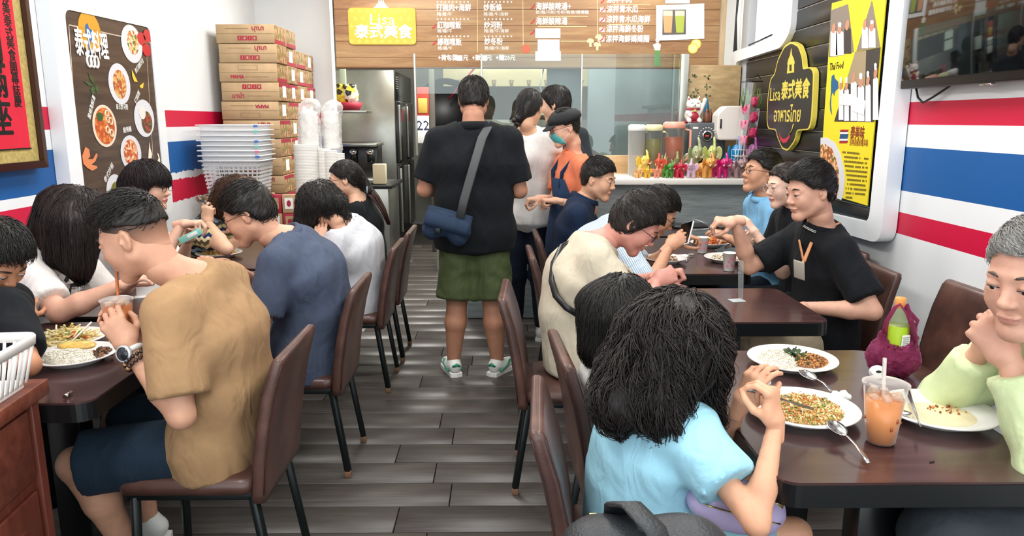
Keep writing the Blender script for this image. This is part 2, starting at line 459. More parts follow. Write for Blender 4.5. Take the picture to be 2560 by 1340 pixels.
# ---------------------------------------------------------------- the printed menu board over the kitchen
m_lett = mat('white_lettering', 'fdfaf2', .5)
m_dark = mat('black_satin', '101214', .3)
m_paper = mat('white_paper', 'f6f6f3', .7)
MS = plane_M((0, 6.30, 0), (1, 0, 0), (0, 0, 1))
def sp(px, py):
    p = W(px, py, 6.30); return (p.x, p.z)
def flat(name, pts, M, z, m, parent, th=.0012):
    b = B(); b.prism(pts, th, M @ Matrix.Translation((0, 0, z))); return b.build(name, m, parent)
def at(M, p, z=0, rot=0): return M @ Matrix.Translation((p[0], p[1], z)) @ Matrix.Rotation(rot, 4, 'Z')
def ellipse(c, rx, ry, n=28, rot=0): return [(c[0]+rx*math.cos(2*pi*i/n)*math.cos(rot)-ry*math.sin(2*pi*i/n)*math.sin(rot), c[1]+rx*math.cos(2*pi*i/n)*math.sin(rot)+ry*math.sin(2*pi*i/n)*math.cos(rot)) for i in range(n)]
sign = empty('menu_board', (0, 0, 0), 0, 'large printed wood-look menu board with white lettering hung above the kitchen opening', 'sign')
def sign_wood():
    m = mat('printed_wood', 'b98a5a', .5); n = NT(m)
    v = n.coord((.9, 1, 9)); f = n.noise(v, 2.2, 6, .7, .8); f2 = n.noise(n.coord((.5, 1, 2.2)), 1.3, 3, .5)
    c = n.ramp(f, [(.2, '664330'), (.42, '94694a'), (.58, 'b08a62'), (.8, 'd0b38c')])
    c2 = n.mix(.45, c, n.ramp(f2, [(.3, '80563f'), (.5, 'b48d60'), (.7, 'cfb084')]), 'MIX')
    # printed joints between the boards of the picture
    tc = n.node('ShaderNodeTexCoord'); s = n.node('ShaderNodeSeparateXYZ'); n.link(tc.outputs['Object'], s.inputs[0])
    md = n.node('ShaderNodeMath', operation='MODULO'); n.link(s.outputs[2], md.inputs[0]); md.inputs[1].default_value = .125
    lt = n.node('ShaderNodeMath', operation='LESS_THAN'); lt.inputs[1].default_value = .004; n.link(md.outputs[0], lt.inputs[0])
    n.link(n.mix(lt.outputs[0], c2, '5a3520'), n.b.inputs['Base Color']); return m
m_sign = sign_wood()
b = B(); x0, x1 = sp(838, 100)[0], sp(1797, 100)[0]; b.box(((x0+x1)/2, 6.33, 2.42), (x1-x0, .06, 1.0), .003); b.build('board', m_sign, sign)
b = B(); b.box((x1+.03, 6.36, 2.42), (.058, .08, 1.0), .004); b.build('side_return', wood('pale_wood', 'bfa07a', 'd8bd96', 'e8d2b0', (8, 8, 1)), sign)
b = B(); b.box(((x0+x1)/2, 6.322, 1.918), (x1-x0, .085, .012), .002); b.build('bottom_trim', mat('trim_brown', '6b4a30', .5), sign)
# yellow name plate
yp = rrect(*[abs(a-b_) for a, b_ in zip(sp(1041, 112), sp(870, 20))], .03)
c = sp(956, 66)
mY = mat('amber_plate', 'eeb33a', .45)
b = B(); b.prism(yp, .012, MS @ Matrix.Translation((c[0], c[1], 0))); b.build('name_plate', mY, sign)
np_ = sign.children[-1]
for i in range(9):
    for j in range(5):
        cx, cy = sp(880+i*19+(j % 2)*9, 28+j*19)
        if cx < sp(1030, 0)[0]: flat('plate_pattern', ellipse((cx, cy), .018, .018, 4), MS, .0121, mat('amber_light', 'f5c456', .5), np_, .0004)
text('Lisa', .125, m_lett, sign, at(MS, sp(957, 50), .0135), bold=-.001, fit=.20)
text('泰式美食', .115, m_lett, sign, at(MS, sp(960, 82), .0135), bold=.0035, fit=.46)
tp = [(-30, 14), (-30, 8), (-22, 8), (-20, 0), (-14, 0), (-10, -14), (-4, -4), (0, -26), (4, -4), (10, -14), (14, 0), (20, 0), (22, 8), (30, 8), (30, 14)]
flat('temple_drawing', [(sp(953+a*.6, 10+b_*.8)) for a, b_ in tp][::-1], MS, .001, m_lett, sign)
def mtx(s, px, py, w, h=18, bold=.0016):   # px = left edge, w = width in photo pixels
    p = sp(px, py); k = 6.3/1887
    return text(s, h*k*1.08, m_lett, sign, at(MS, ((p[0]+sp(px+w, py)[0])/2, p[1]), .001), bold=bold, fit=w*k)
for s, x, y, w, h in [('打拋肉+海鮮', 1092, 20, 84, 17), ('豬/雞/牛', 1093, 36, 36, 9), ('紅咖哩飯', 1094, 64, 58, 17), ('豬/雞/牛', 1094, 78, 36, 9),
    ('綠咖哩飯', 1095, 106, 58, 17), ('豬/雞/牛', 1095, 121, 36, 9), ('炒粄條', 1210, 20, 44, 17), ('豬/雞/牛/海鮮', 1210, 36, 60, 9),
    ('炒河粉', 1211, 64, 44, 17), ('豬/雞/牛/海鮮', 1211, 78, 60, 9), ('炒冬粉', 1212, 105, 44, 17), ('豬/雞/牛/海鮮', 1212, 121, 60, 9),
    ('+荷包蛋15元', 1096, 145, 74, 14), ('+飯15元', 1181, 145, 48, 14), ('+麵20元', 1240, 145, 48, 14),
    ('海鮮酸辣湯+', 1341, 17, 85, 17), ('飯/麵/河粉/冬粉/粄條/媽媽麵', 1341, 31, 129, 8), ('海鮮酸辣湯', 1341, 54, 76, 17),
    ('涼拌牛肉', 1518, 0, 60, 17), ('涼拌青木瓜', 1518, 24, 76, 17), ('涼拌青木瓜海鮮', 1517, 49, 107, 17), ('涼拌海鮮冬粉', 1517, 73, 90, 17), ('涼拌海鮮媽媽麵', 1516, 98, 106, 17)]:
    mtx(s, x, y, w, h, .0016 if h > 12 else .0004)
for (xx, ys) in ((1092, (5, 48, 91)), (1210, (5, 48, 91))):
    for y_ in ys:
        b = B()
        for i in range(9 if xx < 1200 else 8):
            q = sp(xx+2+i*9.5, y_); b.prism(ellipse(q, .007, .007, 8), .001, MS @ Matrix.Translation((0, 0, .0005)))
        b.build('dotted_line', m_lett, sign)
m_gold = mat('cream_line', 'f0d39a', .5)
def sline(pts, w, m=m_gold, par=None, M=MS, f=sp, name='printed_line', z=.0006):
    q = [f(*p) for p in pts]; b = B()
    for p0, p1 in zip(q[:-1], q[1:]):
        a_, c_ = Vector(p0), Vector(p1); t = (c_-a_).normalized()*w/2; nn = Vector((-t.y, t.x))
        b.prism([a_-t-nn, c_+t-nn, c_+t+nn, a_-t+nn], .0008, M @ Matrix.Translation((0, 0, z)))
    return b.build(name, m, par or sign)
for l in [((1193, -20), (1194, 130)), ((1307, -20), (1308, 112)), ((1493, -20), (1494, 95)), ((1345, 41), (1470, 41)), ((1345, 66), (1466, 66)), ((1402, 103), (1470, 103)), ((1530, 11), (1625, 11)), ((1522, 61), (1622, 60))]:
    sline(l, .005)
m_red = mat('print_red', 'c93434', .5)
def chili(px, py, s=1): return flat('chili_mark', [sp(px+a*s, py-b_*s) for a, b_ in [(-6, -6), (-1, -4), (3, 0), (5, 6), (3, 7), (1, 3), (-3, -1), (-7, -4)]], MS, .002, m_red, sign)
for q in [(1086, 66), (1087, 107), (1333, 17), (1333, 54), (1332, 81), (1508, 24), (1507, 49), (1505, 74), (1505, 98), (1508, 2)]: chili(*q)
for q in [(1506, 24), (1505, 49), (1504, 74), (1504, 98)]: flat('blank_patch', [sp(q[0]+a, q[1]+b_) for a, b_ in [(-6, 6), (7, 6), (7, -5), (-6, -5)]], MS, .0005, m_paper, sign)
for a, c_, d, e in [(1338, 71, 1401, 95), (1344, 99, 1399, 128), (1338, 128, 1402, 152), (1142, 138, 1156, 152), (1203, 138, 1217, 152)]:
    flat('blank_label', [sp(a, e), sp(d, e), sp(d, c_), sp(a, c_)], MS, .0022, m_paper, sign)
for q in [(1476, 103), (1493, 112), (1497, 93)]:
    flat('mushroom_print', [sp(q[0]+a, q[1]+b_) for a, b_ in [(-3, 14), (3, 14), (3, 4), (9, 4), (8, -3), (3, -7), (-4, -7), (-9, -2), (-8, 4), (-3, 4)]], MS, .001, mat('mushroom_cream', 'ecd9a0', .5), sign)
for q in [(1740, 110), (1732, 121)]:
    c = sp(*q); zq = .001+.002*(q[0] < 1735); flat('lemon_print', ellipse(c, .042, .042), MS, zq, mat('lemon', 'f0c93e', .5), sign); flat('lemon_pulp', ellipse(c, .034, .034), MS, zq+.0014, mat('lemon_pulp', 'f8e79a', .5), sign)
c = sp(1315, 122); flat('tomato_print', ellipse(c, .034, .034), MS, .001, mat('tomato_print', 'd96b50', .5), sign)
# little server drawing in a green skirt
flat('server_skirt', [sp(1635, 165), sp(1651, 165), sp(1650, 126), sp(1637, 126)], MS, .001, mat('print_green', '5d8f4a', .5), sign)
flat('server_top', [sp(1637, 126), sp(1650, 126), sp(1652, 112), sp(1644, 106), (sp(1632, 112))], MS, .001, mat('print_cream', 'f3ead8', .5), sign)
flat('server_head', ellipse(sp(1644, 100), .018, .02), MS, .001, mat('print_cream', 'f3ead8', .5), sign)
# taped picture of two drinks
ph = empty('drink_poster', (0, 0, 0), 0, 'white paper with a photo of orange and green drinks on the menu board', 'poster')
flat('sheet', [sp(1640, 102), sp(1640, 14), sp(1760, 9), sp(1760, 97)][::-1][::-1], MS, .006, m_paper, ph, .002)
flat('photo', [sp(1655, 88), sp(1714, 86), sp(1714, 24), sp(1656, 25)], MS, .0085, mat('photo_grey', '5d5552', .5), ph, .0008)
for xx, cc in ((1669, 'dba06d'), (1699, 'a9b84a')):
    flat('printed_drink', [sp(xx-9, 82), sp(xx+9, 82), sp(xx+12, 40), sp(xx-12, 40)], MS, .0095, mat('drink_'+cc, cc, .4), ph, .0006)
    flat('printed_foam', [sp(xx-12, 40), sp(xx+12, 40), sp(xx+12, 27), sp(xx-12, 27)], MS, .0096, mat('foam_print', 'd8cbb2', .4), ph, .0006)
s2 = flat('blank_sheet', [sp(1663, 9), sp(1724, 9), sp(1724, -12), sp(1663, -12)], MS, .004, m_paper, None); tag(s2, 'small blank white sheet taped above the drink photo on the menu board', 'poster')

# ---------------------------------------------------------------- right-hand feature board
MR = plane_M((1.89, 0, 0), (0, -1, 0), (0, 0, 1))
def rp(px, py):
    p = PX(px, py, 1.89); return (-p.y, p.z)
brd = empty('feature_board', (0, 0, 0), 0, 'black slatted board in a rounded white frame with gold sign and yellow poster', 'board')
inner = [(-6.10, .93), (-6.10, 1.952), (-5.12, 1.972), (-4.97, 2.06), (-4.97, 2.50), (-3.715, 2.50), (-3.715, .985)]
outer = [(-6.26, .84), (-6.26, 2.04), (-5.24, 2.05), (-5.09, 2.12), (-5.09, 2.62), (-3.60, 2.62), (-3.60, .895)]
io, oo = rpoly(inner, .06), rpoly(outer, .09)
m_frame = mat('white_gloss_frame', 'eff2f4', .3)
b = B()
for P0, P1, z0, z1 in ((oo, oo, -.055, .02), (oo, io, .02, .03), (io, io, .03, -.012)):
    b.grid([[MR @ Vector((p[0], p[1], z0)) for p in P0], [MR @ Vector((p[0], p[1], z1)) for p in P1]], True)
b.build('frame', m_frame, brd)
b = B(); b.prism(io, .01, MR @ Matrix.Translation((0, 0, -.03))); b.build('backing', mat('board_black', '0c0d0e', .35), brd)
m_bs = mat('black_slat', '1a1c1e', .32, noise=(6, .25))
zz = .93
from_ = None
while zz < 2.46:
    lo, hi = zz, min(zz+.122, 2.495)
    xa = -6.095 if hi < 1.955 else (-5.02 if lo > 1.90 else -6.095)
    if lo < 1.9 < hi+.06 and hi > 1.955: hi = 1.955
    b = B(); b.box((0, 0, 0), (abs(xa+3.72), hi-lo-.008, .012), .002, seg=1)
    b.bm.transform(MR @ Matrix.Translation(((xa-3.72)/2, (lo+hi)/2, -.013))); b.build('slat', m_bs, brd)
    b = B(); b.box((0, 0, 0), (abs(xa+3.72), .006, .004)); b.bm.transform(MR @ Matrix.Translation(((xa-3.72)/2, hi+.001, -.012))); b.build('metal_strip', mat('strip_metal', '9a9d9c', .3, .8), brd)
    zz = hi+.004
# gold outlined sign plate
ps = [(1947, 185), (1955, 150), (1972, 115), (1990, 103), (2008, 112), (2018, 140), (2020, 172), (2040, 167), (2048, 178), (2046, 235), (2042, 300), (2036, 324), (2004, 327), (1998, 355), (1980, 378), (1966, 372), (1953, 340), (1950, 325), (1930, 322), (1927, 300), (1930, 240), (1937, 196)]
qs = [rp(*p) for p in ps][::-1]; qs = [(float(a), float(b_)) for a, b_ in qs]
qs = rpoly(qs, .03, 3)
cen = Vector((sum(p[0] for p in qs)/len(qs), sum(p[1] for p in qs)/len(qs)))
gs = empty('gold_shop_sign', (0, 0, 0), 0, 'black shaped sign with gold outline, temple emblem and gold lettering on the board', 'sign')
mG = mat('gold_line', 'e2cf57', .35)
b = B(); b.prism(qs, .03, MR @ Matrix.Translation((0, 0, .0))); b.build('gold_edge', mG, gs)
qi = [((p[0]-cen.x)*.955+cen.x, (p[1]-cen.y)*.962+cen.y) for p in qs]
b = B(); b.prism(qi, .002, MR @ Matrix.Translation((0, 0, .0301))); b.build('plate', mat('sign_black', '191a1b', .3), gs)
def rtext(s, px0, py0, px1, py1, size, m, par, bold=0, z=.0325, M=MR, f=rp):
    a, c_ = Vector(f(px0, py0)), Vector(f(px1, py1)); mid = (a+c_)/2; w = abs(c_.x-a.x)
    return text(s, size, m, par, at(M, mid, z), bold=bold, fit=w)
rtext('Lisa', 1937, 238, 1963, 236, .13, mG, gs, -.001)
rtext('泰式美食', 1966, 232, 2037, 222, .128, mG, gs, .004)
rtext('อาหารไทย', 1947, 291, 2014, 286, .13, mG, gs, .002)
tpl = [(1980, 184), (1998, 181), (1998, 160), (2000, 158), (1997, 146), (1993, 138), (1991, 120), (1988, 138), (1983, 150), (1981, 160), (1982, 163)]
flat('temple_emblem', [rp(*p) for p in tpl], MR, .0325, mG, gs)
flat('temple_door', [rp(1987, 178), rp(1992, 177), rp(1992, 161), rp(1987, 162)], MR, .034, mat('sign_black', '191a1b', .3), gs)
flat('chili_emblem', [rp(*p) for p in [(1960, 330), (1964, 342), (1972, 348), (1981, 343), (1988, 334), (1986, 345), (1979, 356), (1971, 358), (1963, 350)]], MR, .0325, mat('chili_red', 'c5304a', .4), gs)
b = B(); b.tube([MR @ Vector((*rp(*p), .035)) for p in [(1986, 336), (1993, 326), (1997, 310)]], .003); b.build('chili_stem', mG, gs)
# yellow poster
yl = empty('yellow_poster', (0, 0, 0), 0, 'tall yellow poster with team photos, a blue map and a prawn dish', 'poster')
mYP = mat('poster_yellow', 'f2dc2c', .45)
flat('sheet', [rp(*p) for p in [(2052, 478), (2172, 514), (2222, -30), (2084, 8)]], MR, .004, mYP, yl, .006)
def rf(name, pts, m, z=.0105): return flat(name, [rp(*p) for p in pts], MR, z, m, yl, .0006)
mPh, mPhD, mCh, mSk = mat('photo_wall', '8a7f72', .5), mat('photo_dark', '3b3634', .5), mat('chef_white', 'e6e8ec', .5), mat('print_skin', 'c68d72', .5)
rf('photo', [(2077, 143), (2140, 130), (2125, 10), (2082, 26)], mPh); rf('photo', [(2146, 128), (2206, 117), (2186, 3), (2184, 3)], mPh); rf('photo', [(2090, 304), (2190, 305), (2207, 118), (2143, 130)], mPhD)
rf('photo_wall', [(2120, 208), (2168, 216), (2171, 126), (2143, 131)], mat('photo_tan', 'a39272', .5), .0112)
def person_print(px, base, top, w, coat=mCh, hat=True):
    rf('printed_coat', [(px-w, base), (px+w, base), (px+w*.9, top+.42*(base-top)*.6), (px+w*.3, top+.2*(base-top)), (px-w*.3, top+.2*(base-top)), (px-w*.9, top+.42*(base-top)*.6)], coat, .0118)
    c = rp(px, top+.13*(base-top)); flat('printed_head', ellipse(c, .018 if w < 9 else .024, .028), MR, .0125, mSk, yl, .0006)
    if hat: rf('printed_hat', [(px-w*.35, top+.07*(base-top)), (px+w*.35, top+.07*(base-top)), (px+w*.5, top-.05*min(90, base-top)), (px+w*.1, top-.09*min(90, base-top)), (px-w*.45, top-.06*min(90, base-top))], mCh, .013)
for a in [(2090, 141, 60, 9, mCh, False), (2105, 138, 62, 10), (2124, 134, 52, 9, mPhD, False), (2168, 121, 52, 8, mCh, False), (2186, 119, 56, 9)]: person_print(*a)
for a in [(2108, 300, 200, 6), (2122, 302, 200, 6), (2140, 302, 178, 8, mCh, False), (2158, 303, 190, 9), (2176, 304, 185, 7), (2195, 300, 165, 7)]: person_print(*a)
rf('cheque_print', [(2134, 276), (2166, 288), (2171, 252), (2138, 240)], m_paper, .0135); rf('cheque_print', [(2103, 262), (2134, 264), (2140, 236), (2112, 234)], m_paper, .0132)
rtext('Thai Food', 2079, 168, 2113, 163, .055, m_dark, yl, .001, .0105)
mMap = mat('map_blue', '1d5f8c', .5)
rf('map_print', [(2084, 190), (2090, 186), (2092, 196), (2100, 204), (2101, 220), (2093, 228), (2090, 240), (2086, 230), (2083, 242), (2082, 262), (2085, 288), (2080, 276), (2079, 258), (2082, 232), (2082, 210)], mMap)
for i, c_ in enumerate(['b02030', 'e8e8e8', '1d4f7c', 'e8e8e8', 'b02030']):
    y0 = 324+[0, 5, 11, 22, 28][i]; y1 = 324+[5, 11, 22, 28, 33][i]
    rf('flag_band', [(2105-(y1-324)*.07, y1+1), (2125-(y1-324)*.07, y1+1), (2127-(y0-324)*.07, y0), (2106-(y0-324)*.07, y0)], mat('flag_'+c_, c_, .5))
mBr = mat('print_brown', '8a3320', .5)
rtext('泰美味', 2131, 335, 2166, 334, .075, mBr, yl, .002, .0105); rtext('道地泰國家鄉美味', 2129, 356, 2175, 360, .042, mBr, yl, .0005, .0105)
b = B()      # the small print is too fine to read: broken dark marks in rows
for i in range(11):
    y0 = 379+i*11.2; x0_, x1_ = (2111+min(i, 6)*2.0, 2153 if i == 0 else 2175-i*.8)
    if i > 7: x0_ = 2119; 
    if i == 10: x1_ = 2136
    x_ = x0_
    while x_ < x1_:
        q = [rp(x_, y0+4+(x_-2111)*.09), rp(x_+2.1, y0+4+(x_-2111)*.09), rp(x_+2.1, y0-1+(x_-2111)*.09), rp(x_, y0-1+(x_-2111)*.09)]
        if R.random() < .93: b.prism(q, .0006, MR @ Matrix.Translation((0, 0, .0105)))
        x_ += 2.9
b.build('small_print', mat('print_olive', '6f5a1c', .5), yl)
def food_mat(name, cols, scale=60, rough=.45, bump=.6):
    m = mat(name, cols[1], rough); n = NT(m); v = n.node('ShaderNodeTexVoronoi'); v.inputs['Scale'].default_value = scale
    tc = n.coord(); n.link(tc, v.inputs['Vector']); sx = n.node('ShaderNodeSeparateColor'); n.link(v.outputs['Color'], sx.inputs[0])
    st = [(i/len(cols), c) for i, c in enumerate(cols)]
    n.link(n.ramp(sx.outputs[0], st, True), n.b.inputs['Base Color']); n.bump(v.outputs['Distance'], bump, .004); return m
mPrawn = food_mat('print_prawn', ['a3572c', 'd88c4c', 'e6b27c', '7c6a32', 'f0d0a8', 'c46a3a'], 55)
b_pts = [rp(*p) for p in [(2056, 344), (2072, 344), (2092, 356), (2106, 385), (2114, 420), (2117, 450), (2112, 490), (2108, 500), (2053, 480)]]
flat('dish_print', b_pts[::-1] if False else b_pts, MR, .0105, mat('plate_print', 'dcdde2', .4), yl, .0006)
flat('prawn_print', [rp(*p) for p in [(2056, 362), (2068, 360), (2085, 372), (2097, 400), (2103, 435), (2103, 465), (2097, 496), (2054, 480)]], MR, .0115, mPrawn, yl, .0006)

# ---------------------------------------------------------------- left dish poster board
ML = plane_M((-2.08, 0, 0), (0, 1, 0), (0, 0, 1))
def lp(px, py):
    p = PX(px, py, -2.08); return (p.y, p.z)
lb = empty('dish_poster_board', (0, 0, 0), 0, 'white framed poster board with six dishes printed on dark planks on the striped wall', 'board')
o1 = rpoly([(3.60, .93), (3.60, 2.14), (4.68, 2.14), (4.68, .93)], .07); i1 = rpoly([(3.705, 1.0), (3.705, 2.015), (4.575, 2.03), (4.575, 1.0)], .05)
b = B()
for P0, P1, z0, z1 in ((o1, o1, -.068, .0), (o1, i1, .0, .004), (i1, i1, .004, -.01)):
    b.grid([[ML @ Vector((p[0], p[1], z0)) for p in P0], [ML @ Vector((p[0], p[1], z1)) for p in P1]], True)
b.build('frame', m_frame, lb)
mDW = wood('print_dark_planks', '2c211c', '4a372c', '66503f', (1, .8, 9), .4, 40, .0)
b = B(); b.prism(i1, .012, ML @ Matrix.Translation((0, 0, -.014))); b.build('printed_sheet', mDW, lb)
def lf(name, pts, m, z=-.0005): return flat(name, pts, ML, z, m, lb, .0006)
def lcirc(px, py, rw, rh, m, z=0, name='plate_print', rot=0):
    c = lp(px, py); a = lp(px, py-rh); q = lp(px+rw, py); return lf(name, ellipse(c, abs(q[0]-c[0]), abs(a[1]-c[1]), 28, rot), m, z)
mPP = mat('plate_print', 'dcdde2', .4)
lcirc(225, 80, 27, 51, mat('mustard', 'd79a22', .5), -.0008, 'mustard_disc')
sline([(172, 62), (203, 500)], .006, mat('thin_cream', 'cbb8a4', .5), lb, ML, lp, 'border_line', -.001)
sline([(172, 62), (380, 108)], .006, mat('thin_cream', 'cbb8a4', .5), lb, ML, lp, 'border_line', -.001)
sline([(366, 120), (385, 430)], .004, mat('thin_cream', 'cbb8a4', .5), lb, ML, lp, 'border_line', -.001)
lf('map_print', [lp(*p) for p in [(213, 62), (219, 58), (222, 70), (233, 78), (234, 92), (226, 104), (226, 130), (231, 138), (222, 128), (220, 104), (213, 80)]][::-1], mat('map_blue2', '1c64a4', .5), .0002)
a_, c_ = Vector(lp(187, 105)), Vector(lp(270, 125)); text('泰式料理', .145, m_lett, lb, at(ML, (a_+c_)/2, .0012), bold=.0032, fit=abs(c_.x-a_.x))
for i in range(3):
    c = lp(222+i*9, 153+i*1); b = B(); b.tube([ML @ Vector((c[0]+.020*math.cos(t), c[1]+.028*math.sin(t), .002)) for t in np.linspace(0, 2*pi, 17)], .006, 6, False); b.build('printed_ring', m_lett, lb)
mf = {k: food_mat('dish_print_'+k, v, 60) for k, v in {'salad': ['e9d6b0', 'd05a34', 'f0c080', '4d7c2a', 'e0894a'], 'noodle': ['c8813e', 'e2a95e', 'a85a28', 'd8c090', 'c04a2c'],
     'soup': ['c85a20', 'd8752c', 'b84a1c', 'e09048', 'c85a20'], 'basil': ['4a3a1c', '6c5228', 'a83a2c', '8a6a30', '3c3018'], 'rednoodle': ['d0602c', 'e8a070', 'c04820', 'f0d0b0', 'c87838'], 'mince': ['a86a34', 'c88a4c', '5a7a2c', 'd8a868', '8a4a28']}.items()}
for (px, py, rw, rh, fx, fy, fw, fh, k) in [(330, 110, 25, 47, 332, 106, 14, 30, 'salad'), (299, 210, 26, 51, 299, 211, 16, 36, 'noodle'), (361, 296, 24, 47, 367, 306, 13, 28, 'basil'), (328, 383, 25, 45, 327, 382, 17, 34, 'rednoodle'), (289, 478, 22, 43, 291, 482, 14, 28, 'mince')]:
    lcirc(px, py, rw, rh, mPP, 0); lcirc(fx, fy, fw, fh, mf[k], .0008, 'food_print')
lcirc(262, 315, 29, 53, mat('bowl_print', 'ead6c0', .4), 0, 'bowl_print'); lcirc(262, 315, 24, 46, mf['soup'], .0008, 'soup_print')
lcirc(249, 292, 8, 11, mat('herb_print', '2f5a20', .5), .0016, 'herb_print'); lcirc(355, 282, 8, 16, mat('egg_print', 'e6e2d8', .5), .0016, 'egg_print')
for q in [(266, 285), (278, 333), (268, 325), (276, 303), (268, 298)]:
    c = lp(*q); b = B(); b.tube([ML @ Vector((c[0]+.016*math.cos(t), c[1]+.018*math.sin(t), .002)) for t in np.linspace(0, 2*pi, 13)], .0045, 5, False); b.build('squid_ring_print', mat('squid', 'ecd2ac', .5), lb)
for q in [(353, 97), (368, 90), (366, 125)]: lcirc(*q, 10, 16, mat('tomato', 'c2202c', .35), .0012, 'tomato_print')
for pts in ([(329, 174), (344, 205), (335, 204), (330, 190)], [(348, 215), (359, 206), (357, 220), (352, 221)]): lf('lemon_print', [lp(*p) for p in pts][::-1], mat('lemon', 'f0c93e', .5), .0008)
for pts in ([(209, 203), (222, 205), (234, 216), (222, 214)], [(232, 240), (225, 222), (233, 214), (238, 224)], [(220, 180), (232, 196), (236, 212), (226, 200)], [(238, 210), (247, 222), (243, 232), (238, 222)]): lf('leaf_print', [lp(*p) for p in pts], mat('leaf_print', '3c5a2c', .5), 0)
lf('prawn_print', [lp(*p) for p in [(213, 367), (222, 373), (225, 390), (219, 398), (232, 398), (240, 383), (244, 387), (238, 403), (228, 412), (242, 415), (243, 420), (230, 427), (218, 420), (208, 410), (205, 390)]][::-1], mat('prawn_p', 'e48a58', .5), .0006)
lf('server_print', [lp(*p) for p in [(373, 355), (375, 370), (380, 385), (377, 405), (392, 408), (396, 395), (392, 382), (396, 385), (400, 400), (398, 430), (372, 430), (370, 404), (371, 385)]][::-1], mat('print_cream', 'f3ead8', .5), .0006)
for (px, py, t, r_) in [(348, 165, '泰式海鮮沙拉', .6), (305, 268, '泰式炒河粉', 0), (229, 268, '酸辣海鮮湯', 1.0), (343, 243, '打拋飯', .8), (318, 325, '酸辣麵', .1), (272, 432, '泰式炒飯', .7)]:
    c = lp(px, py); text(t, .034, m_lett, lb, at(ML, c, .001, r_), bold=.0008, fit=.13 if len(t) > 3 else .09)

# ---------------------------------------------------------------- framed red calligraphy at far left
MC = plane_M((-2.11, 0, 0), (0, 1, 0), (0, 0, 1))
def cp(px, py):
    p = PX(px, py, -2.11); return (p.y, p.z)
pf = empty('calligraphy_frame', (0, 0, 0), 0, 'framed red paper with black brush calligraphy and a gold brocade border on the wall', 'picture')
b = B()
fo = [(2.45, 1.285), (3.462, 1.285), (3.462, 2.35), (2.45, 2.35)]; fi = [(2.49, 1.318), (3.43, 1.318), (3.43, 2.31), (2.49, 2.31)]
b.grid([[MC @ Vector((*p, z)) for p in P_] for P_, z in ((fo, -.035), (fo, .018), (fi, .022), (fi, .0))], True)
for f in b.bm.faces: f.smooth = False
b.build('frame', mat('frame_dark_wood', '3a1c18', .3), pf)
flat('brocade', fi, MC, -.006, mat('brocade', 'b9a463', .5, noise=(60, .25)), pf, .004)
flat('red_paper', [(2.56, 1.378), (3.372, 1.378), (3.372, 2.25), (2.56, 2.25)], MC, -.001, mat('red_paper', 'd8203c', .3, noise=(5, .12)), pf, .002)
flat('inner_line', [(2.555, 1.372), (3.376, 1.372), (3.376, 1.377), (2.555, 1.377)], MC, .0015, m_dark, pf, .002)
for ch, y in zip('莎美泰式美食開幕誌慶', (5, 28, 57, 87, 113, 142, 172, 199, 229, 256)):
    p = cp(27+ (y-5)*.115, y); text(ch, .054, m_dark, pf, at(MC, (3.325, p[1]), .0015), bold=.001, sx=.95)
for ch, y in zip('高朋滿座', (-20, 122, 205, 300)):
    text(ch, .165, m_dark, pf, at(MC, (3.195, cp(8, y)[1]), .0015), bold=.0035, sx=.95)

# ---------------------------------------------------------------- television
tv = empty('television', (0, 0, 0), 0, 'large black wall television with a glossy dark screen reflecting the menu', 'television')
b = B(); b.box((1.895, 2.68, 2.14), (.05, 1.76, 1.0), .006); b.build('casing', mat('tv_black', '0d0e10', .35), tv)
b = B(); b.box((1.868, 2.68, 2.155), (.004, 1.735, .955), .001); b.build('screen', mat('tv_screen', '07090c', .04, spec=.9), tv)
b = B(); b.tube([(1.9, 3.48, 1.65), (1.91, 3.47, 1.60), (1.92, 3.44, 1.575), (1.92, 3.36, 1.60), (1.92, 3.25, 1.64), (1.92, 3.22, 1.66)], .005); b.build('cable', m_dark, tv)
b = B(); b.box((1.89, 2.95, 1.635), (.02, .07, .012), .003); b.build('sensor', mat('chrome', 'd0d0d0', .15, 1), tv)
# ---------------------------------------------------------------- corner cables and pelmet
b = B()
for off in (0, .014, .026):
    b.tube([(1.91+off*.5, 6.28-off, 2.9), (1.90, 6.28, 2.3), (1.92-off, 6.27, 2.0), (1.895+off, 6.26, 1.75), (1.91, 6.26, 1.55), (1.90+off, 6.25, 1.25)], .007, 6)
b.tube([(1.90, 6.26, 1.80), (1.90, 6.22, 1.93), (1.905, 6.05, 2.06), (1.91, 5.7, 2.075), (1.91, 5.45, 2.09)], .006, 6)
tag(b.build('cable_bundle', m_dark), 'loose black cables hanging in the corner beside the menu board', 'cable')

# ---------------------------------------------------------------- glazed partition and counter
DG = 5.98
al = mat('aluminium', 'b9bdb6', .35, .7)
gp = empty('window_partition', (0, 0, 0), 0, None, None, None, 'structure')
gx0, gx1 = W(1038, 200, DG).x, W(1700, 200, DG).x; gz0, gz1 = 1.22, W(1200, 168, DG).z+.10
m_gl = glass('pane_glass', 'eef6f2', .01, clear=.05)
xm = W(1452, 300, DG).x
for a, c_ in ((gx0+.52, xm), (xm, gx1)):
    b = B(); b.box(((a+c_)/2, DG, (gz0+gz1)/2), (c_-a-.004, .006, gz1-gz0)); b.build('pane', m_gl, gp)
b = B(); b.box(((gx0+gx0+.52)/2, DG, 1.80), (.52, .006, .2)); b.build('pane', m_gl, gp)
b = B()
for x_, w_ in ((gx0, .015), (gx0+.52, .012), (xm, .012), (gx1+.03, .06)): b.box((x_, DG, (gz0+gz1)/2), (w_, .04, gz1-gz0), .002)
b.build('frame', al, gp)
